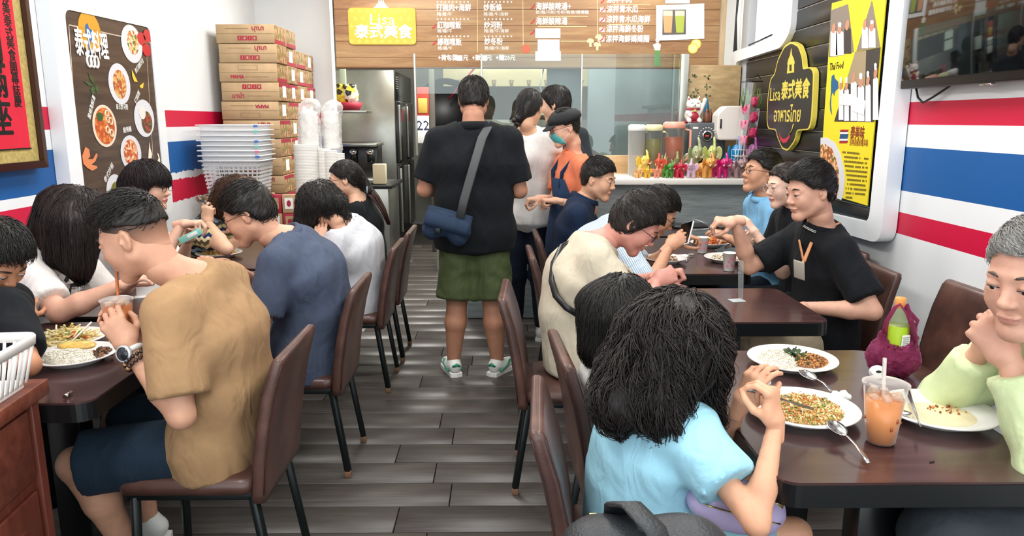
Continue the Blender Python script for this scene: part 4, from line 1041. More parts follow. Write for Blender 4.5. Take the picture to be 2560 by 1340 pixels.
            b.tube([Vector(nl-nd*.006+(u*math.cos(t)+w_*math.sin(t))*rr) for t in np.linspace(0, 2*pi, 33)], .0045, 6, False); o = b.build('collar', top.get('cm', mt))
        adopt(o, root)
    # ---- lower garment
    bt = S.get('bot')
    if bt:
        ease = bt.get('ease', .012); v = Vol(np.minimum(lo, hip-.3), np.maximum(hip, np.max([p for k in 'nf' for p in legs[k]], 0))+.25, hb*1.25)
        v.cone(hip+V3(0, 0, .05), hip, rad[0][0]+.002, rad[0][0]+.006, .04, rt, rad[0][1]*.97, flat0=True)
        ln = bt.get('len', 1.9)
        for k in 'nf':
            a, e, w_ = legs[k]
            if ln <= 1: v.cone(a, a+(e-a)*ln, .088*s+ease*.5, bt.get('r', .082)*s, .045, flat1=True)
            else:
                v.cone(a, e, .088*s*al+ease*.3, .060*s*al+ease, .045); v.cone(e, e+(w_-e)*(ln-1), .060*s*al+ease, (bt.get('r', .048))*s, .03, flat1=True)
        P, Q = v.mesh(); P = crumple(P, Q, bt.get('amp', .005), (9, 9, 12), 3)
        adopt(link(bt.get('name', 'trousers'), mesh_np('trousers', P, Q), bt['m']), root)
    for k in 'nf':
        if S.get('shoes'):
            a, e, w_ = legs[k]; fdir = nrm(np.array(S.get('foot'+k, (f[0], f[1])), float)); shoe(w_, fdir, S['shoes'], root, s)
    info = {'root': root, 'head': head, 'arms': arms, 'hands': hands, 'sp': sp_, 'neck': neck, 'f': f, 'rt': rt, 'lat': lat, 'up': nrm(spn), 'rad': rad, 'back': back, 'legs': legs, 's': s}
    if S.get('hair'): info['hair'], info['hv'] = hair(head, S['hair'], hair_mat('hair_'+S.get('hc', '17130f'), S.get('hc', '17130f'), S.get('hg', .46)), root, hd)
    if S.get('glasses'): glasses(head, root, S['glasses'], S.get('gr', .022), S.get('gw', .0014))
    return info
def shoe(an, fd, kind, root, s=1):
    fx, fy = fd; M = Matrix(((fy, fx, 0, an[0]), (-fx, fy, 0, an[1]), (0, 0, 1, 0), (0, 0, 0, 1))); cols = kind
    v = Vol((-.06, -.09, -.01), (.06, .21, .13), .006 if len(cols) > 2 else .011)
    v.cone((0, -.035, .055), (0, .03, .05), .034, .036, .02); v.cone((0, .02, .045), (0, .145, .032), .036, .030, .03, (1, 0, 0), 1.25); v.cone((0, -.02, .06), (0, .0, .095), .034, .036, .02, flat1=True)
    v.cut(lambda X, Y, Z: .018-Z+0*X+0*Y)
    P, Q = v.mesh(); P = P*s; o = link('shoe', mesh_np('shoe', P, Q), cols[0]); o.data.transform(M); adopt(o, root)
    b = B(); b.prism([(x*s, y*s) for x, y in [(-.034, -.065), (0, -.075), (.034, -.065), (.038, 0), (.047, .09), (.04, .15), (.012, .182), (-.02, .18), (-.045, .14), (-.044, .08), (-.038, 0)]], .022*s)
    b.bm.transform(M); sole = b.build('sole', cols[1]); adopt(sole, root)
    if len(cols) > 2:
        b = B(); b.tube([(-.040*s, -.03*s, .03*s), (-.046*s, .04*s, .055*s), (-.03*s, .10*s, .065*s)], .008*s, 6, True, (1, .5)); b.tube([(.040*s, -.03*s, .03*s), (.046*s, .04*s, .055*s), (.03*s, .10*s, .065*s)], .008*s, 6, True, (1, .5))
        b.tube([(-.018*s, -.055*s, .06*s), (0, -.070*s, .075*s), (.018*s, -.055*s, .06*s)], .010*s, 6); b.bm.transform(M); adopt(b.build('shoe_trim', cols[2]), root)
        b = B(); b.cyl((0, -.003, .07*s), (0, -.006, .135*s), .037*s, .035*s); b.bm.transform(M); adopt(b.build('sock', cols[3]), root)
# ================================================================ chairs and tables
m_lea = mat('brown_leather', '5b3a31', .38, coat=.15); _n = NT(m_lea)
_f = _n.noise(_n.coord(), 7, 4, .6); _n.link(_n.ramp(_f, [(.3, '402a25'), (.55, '53372f'), (.8, '6b4a40')]), _n.b.inputs['Base Color']); _n.bump(_n.noise(_n.coord(), 190, 3), .25, .002)
m_leg = mat('black_metal', '121a1a', .4, .3); m_seam = mat('dark_seam', '32201b', .6); m_tip = mat('worn_tip', '7d5c44', .7)
def chair_proto():
    t = empty('dining_chair')
    # seat
    b = B(); rings = []
    for (z, k) in ((.40, .94), (.402, 1.0), (.425, 1.015), (.440, .99), (.448, .93), (.452, .80), (.453, .4)):
        rings.append([Vector((x*k+.02, y*k, z+.006*math.cos(x*9)*(1 if k < .95 else 0))) for x, y in rrect(.42, .40, .05)])
    V = b.grid(rings, True); b.bm.faces.new(V[-1]); b.bm.faces.new(V[0][::-1]); b.build('seat', m_lea, t)
    b = B(); b.box((.02, 0, .385), (.38, .35, .028), .004); b.build('seat_frame', m_leg, t)
    # backrest: gently curved upholstered slab, hollow towards the sitter
    b = B(); rings = []
    def cx(z): u = (z-.37)/.46; return -.195-.035*u-.055*u*u
    for z, kw, kt in ((.365, .88, .5), (.37, .96, .9), (.40, 1, 1), (.50, 1.01, 1), (.60, 1.0, .98), (.70, .99, .95), (.78, .975, .9), (.815, .965, .85), (.828, .95, .65), (.833, .92, .3)):
        ring = []
        for x, y in rrect(.046*kt, .405*kw, .018*kt, 4):
            ring.append(Vector((cx(z)+x+.9*y*y*.35*((z-.3)*1.2), y, z+(.0 if z < .75 else -.55*(y*y)*(.6)))))
        rings.append(ring)
    V = b.grid(rings, True); b.bm.faces.new(V[-1]); b.bm.faces.new(V[0][::-1]); bk = b.build('backrest', m_lea, t)
    for k_ in (2, 7, 12, 17): b = B(); b.tube([rg[k_] for rg in rings[2:8]], .0024, 5); b.build('seam', m_seam, bk)
    for sx, sy in ((1, 1), (1, -1), (-1, 1), (-1, -1)):
        b = B(); top = (.185 if sx > 0 else -.17, sy*.165, .385); bot = (.20 if sx > 0 else -.225, sy*.178, .025)
        d = Vector(top)-Vector(bot); q = d.to_track_quat('Z', 'Y').to_euler(); b.box((Vector(top)+Vector(bot))/2, (.026, .026, d.length), .004, q, 1)
        l = b.build('leg', m_leg, t); b = B(); b.box((bot[0]-.001*sx, bot[1], .014), (.027, .027, .028), .003); b.build('leg_tip', m_tip, l)
    return t
chair0 = chair_proto(); _used = [False]
def chair(x, y, rz, label, group):
    c = chair0 if not _used[0] else copy_tree(chair0); _used[0] = True
    c.location = (x, y, 0); c.rotation_euler = (0, 0, rz); tag(c, label, 'chair', group); return c
GA, GB, GC = 'chairs along the left of the aisle', 'chairs along the right of the aisle', 'chairs against the right wall'
chair(-.93, 2.24, pi, 'brown leather chair under the man in the tan shirt', GA)
chair(-.89, 3.12, pi, 'brown leather chair under the man in the blue polo', GA)
chair(-.87, 4.12, pi, 'brown leather chair under the woman in the white pinstripe shirt', GA)
chair(-.86, 4.66, pi, 'brown leather chair under the woman in black lace, farthest on the left of the aisle', GA)
chair(.36, 1.71, -.05, 'brown leather chair under the curly haired girl in light blue', GB)
chair(.45, 2.19, .06, 'brown leather chair under the child in pale glasses', GB)
chair(.28, 2.95, -.05, 'brown leather chair with an open seat, under the man in the beige sweater', GB)
chair(.42, 3.86, .02, 'brown leather chair under the man holding the phone', GB)
chair(.48, 4.46, .02, 'brown leather chair under the man in the navy shirt', GB)
chair(1.50, 3.42, pi, 'brown leather chair under the man in the black polo with a lanyard', GC)
chair(1.66, 2.92, pi+.03, 'empty brown leather chair by the striped right wall', GC)
chair(1.60, 3.92, pi, 'brown leather chair under the woman in round glasses by the board', GC)
chair(1.66, 4.40, pi, 'brown leather chair under the man in the sky blue shirt', GC)
chair(1.62, 1.72, pi, 'brown leather chair under the grey haired man', GC)
m_top = wood('table_laminate', '33201f', '422b2a', '523836', (1.0, 9, 9), .22, 50, .05, coat=.3)
m_edge = mat('table_edge', '0d1012', .3)
def table(x0, x1, y0, y1, label, group):
    cx_, cy = (x0+x1)/2, (y0+y1)/2; w, l = x1-x0, y1-y0
    t = empty('dining_table', (cx_, cy, 0), 0, label, 'table', group)
    b = B(); b.prism(rrect(w, l, .05), .006); b.build('laminate_top', m_top, t, (0, 0, .744))
    b = B(); b.prism(rrect(w+.006, l+.006, .052), .05); b.build('edge_band', m_edge, t, (0, 0, .694))
    n = 2 if l > .85 else 1
    for i in range(n):
        yy = 0 if n == 1 else (-1 if i else 1)*l*.28
        b = B(); b.box((0, yy, .36), (.11, .075, .66), .004); c = b.build('column', m_edge, t)
        b = B(); b.box((0, yy, .684), (.36, .30, .012), .002); b.build('mounting_plate', m_edge, t)
        b = B(); b.box((0, yy, .016), (.44, .07, .028), .008); b.box((0, yy, .016), (.07, .36, .028), .008); b.build('foot', m_edge, t)
    return t
G = 'dark brown tables down both sides'
table(-1.74, -1.12, 1.90, 2.72, 'dark brown table with fried rice and noodle plates by the cabinet', G)
table(-1.74, -1.12, 2.80, 3.68, 'dark brown table before the woman in the white printed tee', G)
table(-1.74, -1.12, 3.74, 4.92, 'dark brown table holding one plate beside the blue polo man', G)
table(.58, 1.21, 1.43, 2.34, 'dark brown table in front with iced tea and three large plates', G)
table(.62, 1.24, 2.69, 3.26, 'bare dark brown table with only a clear acrylic stand', G)
table(.62, 1.24, 3.58, 4.72, 'dark brown table with paper cups and lunch plates', G)
table(.62, 1.24, 4.80, 5.38, 'small dark brown table nearest the counter', G)
# ---------------------------------------------------------------- wooden cabinet at the left front
mW = wood('cabinet_wood', '54261c', '6b3526', '824534', (9, 9, 1.0), .42, 40, .1); mW2 = wood('cabinet_wood_top', '54261c', '6f3a2a', '8a4c39', (1.2, 9, 9), .42, 40, .1)
cb = empty('wooden_cabinet', (-1.475, 1.52, 0), .10, 'reddish brown wooden side cabinet with a drawer above a panel door', 'cabinet')
b = B(); b.box((0, 0, .39), (.50, .66, .76), .003); b.build('body', mW, cb)
b = B(); b.box((.01, 0, .798), (.56, .72, .042), .004); b.build('worktop', mW2, cb)
for i, (yc, w) in enumerate(((.0, .60),)):
    b = B(); b.box((.256, yc, .66), (.016, w-.02, .19), .004); dr = b.build('drawer', mW2, cb)
    b = B(); b.tube([(.268, -.06, .655), (.285, -.05, .650), (.292, 0, .645), (.285, .05, .650), (.268, .06, .655)], [.004, .006, .007, .006, .004], 8, True, (1, 1.3)); b.sph((.27, -.06, .655), (.006, .012, .014)); b.sph((.27, .06, .655), (.006, .012, .014)); b.build('handle', mat('aged_brass', '6e5a40', .35, .8), dr)
    b = B(); b.box((.256, yc, .30), (.014, w-.02, .46), .004); b.box((.264, yc, .30), (.008, w-.18, .32), .004); b.build('door', mW, cb)
for sy in (-1, 1):
    b = B(); b.box((.258, sy*.322, .39), (.02, .034, .76), .003); b.build('stile', mW, cb)
for f_ in ((.2, .28), (.2, -.28), (-.2, .28), (-.2, -.28)):
    b = B(); b.box((f_[0], f_[1], .008), (.04, .04, .016)); b.build('foot', mW, cb)
# ================================================================ the guests and staff
JE = mat('jeans', '2a4a6a', .8); 
c_tan = cloth_mat('tan_cotton', 'a5835e'); c_navyshort = cloth_mat('navy_shorts', '1c2c3a'); c_bpolo = cloth_mat('faded_blue_pique', '4a5468'); c_wst = cloth_mat('white_pinstripe', 'e9e8e4', pattern='stripe', c2='cfd0d4')
c_black = cloth_mat('black_cotton', '14171b'); c_white = cloth_mat('white_cotton', 'e8e6e2'); c_jeans = cloth_mat('dark_jeans', '17202e'); c_jeansb = cloth_mat('blue_jeans', '2f5578'); c_olive = cloth_mat('olive_nylon', '4a5434', .6)
c_coral = cloth_mat('coral_cotton', 'e8825e'); c_navy = cloth_mat('navy_cotton', '16253d'); c_lstr = cloth_mat('pale_blue_stripe', 'd3e0ea', pattern='stripe', c2='8fa9c2'); c_beige = cloth_mat('beige_sweat', 'c6bca6')
c_lblue = cloth_mat('light_blue_cotton', 'a3d8ea'); c_sky = cloth_mat('sky_blue_shirt', '7fb9e0'); c_lime = cloth_mat('lime_nylon', 'cddcaa', .55); c_grey = cloth_mat('dark_grey_trousers', '31363b'); c_knit = cloth_mat('crochet', 'b8a878', pattern='knit', strength=.8); c_khaki = cloth_mat('khaki', 'b5a78c'); c_teal = cloth_mat('pale_teal', '8fc0c8'); c_apron = cloth_mat('denim_apron', '1e3350')
m_gls, m_glsp = mat('glasses_black', '15151a', .3), mat('glasses_pale', 'c9b8b4', .25, .5); m_purple = mat('glasses_purple', '6a4aa0', .3)
m_wsh, m_sole = mat('shoe_white', 'dedfd8', .6), mat('sole_white', 'eceae4', .6); m_grn = mat('shoe_green', '1f8a68', .5); m_sock = mat('sock_navy', '20263a', .9); m_dsh = mat('shoe_dark', '1b1c20', .6)
BL = '17130f'
def wrap(info, rows, m, name, off=.022):     # rows: (t along spine, angle range) around the torso ellipse
    sp_, rad = info['sp'], info['rad']; lat, upv = info['lat'], info['up']; fr = nrm(np.cross(upv, lat)); g_ = []
    if fr@info['f'] < 0: fr = -fr
    for t, a0, a1 in rows:
        tt = np.clip(t, 0, .9)/.9*3*.9999; i = int(min(2, tt)); u = tt-i; u = min(1, u)
        c = sp_[i]*(1-u)+sp_[i+1]*u+upv*min(0, t)*.5; r0 = rad[i][0]*(1-u)+rad[i+1][0]*u+off; w0 = (rad[i][0]*rad[i][1])*(1-u)+(rad[i+1][0]*rad[i+1][1])*u+off
        g_.append([Vector(c+fr*math.cos(a)*r0+lat*math.sin(a)*w0) for a in np.linspace(a0, a1, 15)])
    b = B(); b.grid(g_); o = b.build(name, m); o.modifiers.new('s', 'SOLIDIFY').thickness = .003; return adopt(o, info['root'])
# --- left of the aisle, facing the left wall
tan = person('man in a tan tee and navy shorts drinking through a straw, leaning over two plates', dict(q=0, f=(-1, .05), hip=(552, 1082, 2.24), neck=(492, 690, 2.22), head=(338, 596, 2.18), hd=(-1, .02, -.42), bk=.045, sh=.185, wide=1.05,
    skin='c8967a', top=dict(m=c_tan, sleeve=.80, sr=.078, ease=.022, hem=.07, amp=.008, neckr=.004, nl=.01), bot=dict(m=c_navyshort, len=.93, r=.10, ease=.02), legs='shorts',
    wn=(322, 868, 2.02), en=(430, 1060, 1.95), wf=(352, 845, 2.2), ef=(420, 1000, 2.5), handn='cup', hdn=(-.55, .18, .8), hbn=(.2, -1, .25), handf='cup', hdf=(-.6, -.1, .75), hbf=(0, 1, .2),
    kn=(190, 1160, 2.12), an=(330, 1390, 2.25), kf=(298, 1052, 2.44), af=(372, 1300, 2.46), shoes=(m_wsh, m_sole),
    hair=dict(line='fade', thick=.006, top=.020, quiff=True, n=2600, L=.055, seg=5, flow='fwd', lift=.28, r=.0011, upbias=.03, jit=.25, off=.006)))
# short faded sides
hv = Vol(tan['head']['c']-.16, tan['head']['c']+.16, .004); _c, _M = tan['head']['c'], tan['head']['M']
hv.ell(_c+_M@V3(0, -.012, .038), V3(.0752, .0952, .0832), 0, _M.T); hv.cone(_c+_M@V3(0, -.035, -.03), _c+_M@V3(0, -.042, -.07), .0535, .046, .03)
def _cut(X, Y, Z):
    X, Y, Z = X-_c[0], Y-_c[1], Z-_c[2]; yy = X*_M[0, 1]+Y*_M[1, 1]+Z*_M[2, 1]; zz = X*_M[0, 2]+Y*_M[1, 2]+Z*_M[2, 2]
    return np.interp(yy, *zip(*[(-.13, -.06), (-.05, -.05), (-.03, -.012), (-.015, .02), (.005, .024), (.03, .012), (.04, .025), (.055, .07), (.09, .09)]))-zz
hv.cut(_cut); _P, _Q = hv.mesh()
m_fd = mat('faded_sides', '5d4436', .75); _n = NT(m_fd); _a = _n.node('ShaderNodeAttribute', attribute_name='fade'); _n.link(_n.mix(_n.noise(_n.coord(), 300, 2), _n.ramp(_a.outputs['Fac'], [(0, 'c29075'), (.35, '8f6650'), (.75, '4a362c'), (1, '241c18')]), _n.ramp(_a.outputs['Fac'], [(0, 'c8967a'), (.35, 'a2755c'), (.75, '5f483c'), (1, '2c221d')])), _n.b.inputs['Base Color'])
_me = mesh_np('hair', _P, _Q); _at = _me.attributes.new('fade', 'FLOAT', 'POINT'); _at.data.foreach_set('value', np.clip(((_P-_c)@_M[:, 2]+.045)/.10, 0, 1).astype(np.float32))
adopt(link('hair', _me, m_fd), tan['root'])
polo = person('man in a faded blue polo and glasses bent low over the table', dict(q=0, f=(-1, .02), hip=(772, 857, 3.12), neck=(722, 592, 3.1), head=(622, 538, 3.06), hd=(-1, -.05, -.48), bk=.07, sh=.195, wide=1.15, fat=1.18,
    skin='d7a184', top=dict(m=c_bpolo, sleeve=.75, sr=.075, ease=.016, hem=.12, collar=True, amp=.008, nl=.0), bot=dict(m=c_jeansb), wn=(560, 705, 2.9), en=(640, 800, 2.85), wf=(585, 672, 3.1), ef=(690, 760, 3.4), glasses=m_gls,
    shoes=(m_dsh, m_sole), hair=dict(line='short', thick=.016, top=.022, n=1800, L=.05, seg=5, flow='fwd', lift=.12, off=.006)))
stripe = person('grey-black haired woman in a white pinstripe shirt bowed over her phone', dict(q=1, s=.92, fem=True, f=(-1, .1), hip=(890, 727, 4.12), neck=(862, 560, 4.08), head=(800, 520, 4.02), hd=(-1, .25, -.7), bk=.05, fat=1.15, wide=1.1,
    skin='dba98c', top=dict(m=c_wst, sleeve=1.6, sr=.062, ease=.025, hem=.16, amp=.010, collar=True), bot=dict(m=c_black), wn=(800, 610, 3.9), en=(850, 690, 3.85), wf=(790, 590, 4.15), hc='2a2826', hg=.3,
    shoes=(m_dsh, m_dsh), hair=dict(line='bangs', thick=.03, top=.03, n=1500, L=.16, seg=8, flow='down', lift=.12, curl=.006, off=.01, mass=[(W(800, 500, 4.02), W(765, 560, 4.0), .10, .06), (W(830, 520, 4.05), W(850, 560, 4.05), .09, .06)])))
lace = person('woman in a black top with lace shoulders and a long low ponytail', dict(q=1, s=.93, fem=True, f=(-1, 0), hip=(924, 683, 4.66), neck=(893, 492, 4.62), head=(862, 450, 4.58), hd=(-1, -.08, -.2), glasses=m_gls,
    skin='e0b194', top=dict(m=c_black, sleeve=1.7, sr=.05, hem=.12, neckr=.01, nl=-.005), bot=dict(m=c_black), wn=(840, 600, 4.5), shoes=(m_wsh, m_sole),
    hair=dict(line='tied', thick=.012, n=1400, L=.22, seg=9, flow='tail', tail=W(918, 470, 4.6), lift=.0, off=.002, r=.0011, openface=False, mass=[(W(895, 440, 4.6), W(925, 478, 4.6), .04, .028)])))
b = B(); pts = [W(920, 472, 4.6), W(940, 495, 4.6), W(958, 525, 4.6), W(972, 560, 4.6)]
for i in range(60):
    o_ = Vector((R.uniform(-.022, .022), R.uniform(-.022, .022), R.uniform(-.015, .015))); b.tube([p+o_*(1-.2*k) for k, p in enumerate(pts)], [.006, .006, .005, .002], 5)
adopt(b.build('ponytail', hair_mat('hair_brown_end', '3a2219')), lace['root'])
b = B(); b.tube([W(920, 472, 4.6)+Vector((0, .03*math.cos(t), .03*math.sin(t))) for t in np.linspace(0, 6.28, 13)], .007, 6, False); adopt(b.build('hair_tie', mat('tie_grey', '8aa0a8', .6)), lace['root'])
# --- left wall side, facing the aisle
boy = person('boy in a black tee with his head down at the left edge', dict(q=0, s=.86, hk='k', f=(1, -.1), hip=(-180, 1010, 2.4), neck=(-35, 745, 2.38), head=(-6, 648, 2.33), hd=(.75, -.35, -.75), skin='c48a68',
    top=dict(m=c_black, sleeve=.8, sr=.07, ease=.02), bot=dict(m=c_black), shn=(20, 772, 2.22), wn=(-75, 840, 2.12), en=(130, 850, 2.15), wf=(60, 800, 2.6), legs='none', hair=dict(line='short', thick=.02, top=.024, n=1800, L=.05, seg=5, flow='down', lift=.15, off=.008)))
tee = person('long haired woman in a white tee with black graphic print, arm on the table', dict(q=0, s=.95, fem=True, f=(1, .05), hip=(84, 872, 3.0), neck=(122, 610, 3.0), head=(200, 548, 2.97), hd=(.85, .35, -.55), fat=1.15, wide=1.12, bk=.03, at=1.15,
    skin='ddab92', top=dict(m=c_white, sleeve=.78, sr=.078, ease=.022, hem=.12), bot=dict(m=c_jeans), wn=(300, 716, 2.76), en=(120, 800, 2.7), wf=(330, 705, 3.1), ef=(250, 790, 3.3), hc='1c1310', shoes=(m_wsh, m_sole),
    hair=dict(line='long', thick=.018, n=2400, L=.34, seg=12, flow='down', lift=.05, off=.004, clump=2, r=.0012, jit=.10, mass=[(W(150, 520, 2.95), W(95, 610, 2.92), .085, .05), (W(185, 560, 2.9), W(190, 660, 2.86), .075, .045), (W(150, 560, 2.9), W(140, 640, 2.86), .07, .04), (W(225, 600, 2.95), W(205, 690, 2.86), .035, .02)], k=.04)))
g7 = person('woman with a dark bob and glasses chatting by the poster board', dict(q=1, s=.93, fem=True, f=(1, 0), hip=(298, 780, 3.65), neck=(340, 545, 3.65), head=(372, 468, 3.62), hd=(1, -.05, -.12), glasses=m_gls, skin='dcae95', hc='1d1315',
    top=dict(m=c_white, sleeve=.75), bot=dict(m=c_black), wn=(455, 560, 3.5), en=(390, 680, 3.4), wf=(470, 600, 3.75), handn='pinch', hdn=(1, 0, .1), legs='none',
    hair=dict(line='bangs', thick=.022, top=.024, n=1500, L=.14, seg=8, flow='down', lift=.06, off=.006, mass=[(W(345, 470, 3.65), W(335, 530, 3.66), .09, .06)])))
g8 = person('curly brown haired woman in a striped crochet top raising a spoon', dict(q=1, s=.93, fem=True, f=(1, -.1), hip=(445, 712, 4.3), neck=(548, 545, 4.22), head=(604, 497, 4.18), hd=(.8, -.35, -.6), skin='e2b496', hc='4a3222',
    top=dict(m=c_knit, sleeve=.6, sr=.06, ease=.02), bot=dict(m=c_black), wn=(520, 556, 4.05), en=(525, 660, 3.95), hdn=(.1, -.1, 1), hbn=(0, -1, 0), handn='pinch', wf=(620, 590, 4.1), ef=(540, 650, 4.1), legs='none',
    hair=dict(line='long', thick=.02, n=1400, L=.22, seg=9, flow='down', lift=.2, curl=.012, turns=2.5, off=.01, mass=[(W(580, 490, 4.2), W(530, 540, 4.2), .10, .05)])))
wrap(tee, [(.42, .15, 1.25), (.55, .1, 1.2), (.68, .1, 1.1), (.78, .2, .95)], food_mat('tee_print', ['e8e6e2', '17181a', '17181a', '6a625a', 'e8e6e2', '2a2420'], 34, .8, 0), 'graphic_print', .030)
# --- standing in the aisle
stand = person('man standing with his back turned in a black polo, olive shorts and trainers', dict(q=0, s=1.03, f=(0, 1), hip=(1186, 572, 4.25), neck=(1184, 318, 4.22), head=(1184, 252, 4.30), hd=(0, 1, -.35), wide=1.20, fat=1.22, sh=.195, bk=.015, at=1.15, nr=.062,
    skin='b37f64', top=dict(m=c_black, sleeve=.80, sr=.082, ease=.016, hem=.11, collar=True, amp=.008, nl=-.005, vneck=.1), bot=dict(m=c_olive, len=.98, r=.118, ease=.030, amp=.008, name='shorts'), legs='shorts',
    wn=(1120, 470, 4.48), en=(1050, 470, 4.2), wf=(1250, 475, 4.48), ef=(1310, 475, 4.2), kn=(1143, 744, 4.25), an=(1134, 900, 4.25), kf=(1231, 744, 4.25), af=(1243, 900, 4.25), footn=(-.32, .95), footf=(.5, .86),
    shoes=(m_wsh, m_sole, m_grn, m_sock), hair=dict(line='short', thick=.012, top=.016, n=2400, L=.035, seg=4, flow='down', lift=.22, off=.005, r=.0011, jit=.3)))
wht = person('woman with a braid, white blouse and dark jeans seen from behind', dict(q=1, s=.98, fem=True, f=(.12, 1), hip=(1318, 536, 4.98), neck=(1318, 325, 4.98), head=(1324, 272, 4.98), hd=(.35, 1, -.25), skin='d9a888', hc='1f1c1a', sh=.155, wide=1.0, fat=.95,
    top=dict(m=c_white, sleeve=.35, sr=.075, ease=.022, hem=.05, neckr=.02, nl=-.01, amp=.009, vneck=.1), bot=dict(m=c_jeans, r=.05, ease=.008), wn=(1285, 470, 5.12), wf=(1360, 465, 5.12), en=(1268, 470, 4.95), ef=(1375, 470, 4.95),
    kn=(1290, 690, 4.98), an=(1288, 822, 5.0), kf=(1350, 690, 4.96), af=(1354, 828, 4.96), footn=(-.2, 1), footf=(.25, 1), shoes=(m_wsh, m_sole), hair=dict(line='tied', thick=.010, n=1300, L=.16, seg=8, flow='tail', tail=W(1292, 300, 4.90), lift=0, off=.002, r=.0011, mass=[(W(1315, 275, 4.93), W(1296, 298, 4.90), .055, .035)])))
b = B()
for i in range(7): c = W(1291-1.5*i*.6, 300+i*9.5, 4.89); b.sph(c+Vector((.008*(1 if i % 2 else -1), 0, 0)), (.026-.0012*i, .022, .019), 12, (0, .5*(1 if i % 2 else -1), 0))
adopt(b.build('braid', hair_mat('hair_1f1c1a', '1f1c1a')), wht['root'])
b = B(); b.tube([Vector(wht['neck'])+Vector((.062*math.cos(t), .062*math.sin(t), .018+.004*math.sin(t))) for t in np.linspace(0, 6.28, 25)], .0014, 5, False); adopt(b.build('necklace', mat('gold_chain', 'c9a04a', .3, 1)), wht['root'])
p12 = person('dark haired person half hidden behind the woman with the braid', dict(q=2, s=.97, f=(-.5, .9), hip=(1400, 536, 5.27), neck=(1398, 318, 5.26), head=(1388, 262, 5.22), hd=(-.9, .35, -.25), skin='e0b498', top=dict(m=c_grey, sleeve=.7), bot=dict(m=c_black), handn='no', handf='no',
    kn=(1380, 675, 5.27), an=(1380, 792, 5.27), kf=(1415, 675, 5.27), af=(1415, 792, 5.27), wn=(1390, 470, 5.1), wf=(1440, 470, 5.1), shoes=(m_dsh, m_dsh), hair=dict(line='ear', thick=.014, n=700, L=.07, flow='down')))
staff = person('staff member in a black cap, face mask, coral tee and denim apron', dict(q=1, s=.93, fem=True, f=(-1, -.3), hip=(1428, 560, 4.70), neck=(1434, 388, 4.70), head=(1410, 320, 4.64), hd=(-1, -.30, -.32), skin='dca98d', glasses=mat('glasses_red', '7a2430', .3), hc='17130f',
    top=dict(m=c_coral, sleeve=.72, sr=.066, ease=.014, hem=.05, neckr=.012, vneck=.8, nl=.0), bot=dict(m=c_jeans), wn=(1392, 502, 4.48), en=(1462, 505, 4.52), wf=(1352, 495, 4.55), ef=(1400, 500, 4.85), handn='pinch', handf='pinch', hdn=(-1, .1, .05), hdf=(-1, -.2, -.1),
    kn=(1425, 705, 4.70), an=(1420, 842, 4.70), kf=(1438, 698, 4.82), af=(1440, 832, 4.82), shoes=(m_wsh, m_sole), hair=dict(line='tied', thick=.010, n=600, L=.08, flow='tail', tail=W(1450, 322, 4.72))))
hd_ = staff['head']; b = B()
b.lathe([(0, .118), (.045, .116), (.085, .100), (.108, .072), (.108, .050), (.098, .036), (.094, .036)], (0, -.02, .0), 28, None, 1, 1.08); headlocal(hd_, b); adopt(b.build('cap', mat('cap_black', '15171b', .8)), staff['root'])
b = B(); g_ = [[Vector((x*(1-.15*t), .07+.075*t-abs(x)**2*3.2*(1), .052-.03*t-.0)) for x in np.linspace(-.07, .07, 13)] for t in (0, .35, .7, 1)]
b.grid(g_); headlocal(hd_, b); o = b.build('cap_brim', mat('cap_black', '15171b', .8)); o.modifiers.new('s', 'SOLIDIFY').thickness = .004; adopt(o, staff['root'])
b = B(); g_ = []
for t in np.linspace(0, 1, 8):
    z = -.008-.085*t; dep = .112-.012*abs(t-.3)*2-(.02*t*t)
    g_.append([Vector((math.sin(a)*.066, dep-(1-math.cos(a))*.075, z-.006*math.cos(a*3)*0)) for a in np.linspace(-1.15, 1.15, 15)])
b.grid(g_); headlocal(hd_, b); o = b.build('face_mask', mat('mask_teal', '58b8b8', .7)); o.modifiers.new('s', 'SOLIDIFY').thickness = .002; adopt(o, staff['root'])
b = B()
for sd in (-1, 1): b.tube([(sd*.062, .072, -.018), (sd*.078, .02, .005), (sd*.082, -.025, .0)], .0012, 5); b.tube([(sd*.058, .065, -.075), (sd*.076, .01, -.04), (sd*.082, -.025, -.015)], .0012, 5)
headlocal(hd_, b); adopt(b.build('ear_loop', m_paper), staff['root'])
# apron: bib and skirt in front of the body, straps over the shoulders
wrap(staff, [(-1.1, -1.5, 1.5), (-.6, -1.5, 1.5), (-.2, -1.5, 1.5), (.15, -1.3, 1.3), (.35, -1.0, 1.0), (.62, -.62, .62)], c_apron, 'apron', .044)
def strap(info, pts, r, m, name='strap'):
    b = B(); b.tube(pts, r, 8, True, (1.0, .28)); return adopt(b.build(name, m), info['root'])
up_ = staff['up']
for sg in (1, -1):
    la, fr = staff['lat'], staff['f']; N0 = staff['neck']
    strap(staff, [Vector(N0-up_*.20+fr*.105+la*sg*.06), Vector(N0-up_*.10+fr*.105+la*sg*.08), Vector(N0-up_*.02+fr*.045+la*sg*.095), Vector(N0-up_*.01-fr*.03+la*sg*.085), Vector(N0-up_*.10-fr*.10+la*sg*.03), Vector(N0-up_*.22-fr*.12-la*sg*.04)], .014, c_apron, 'apron_strap')
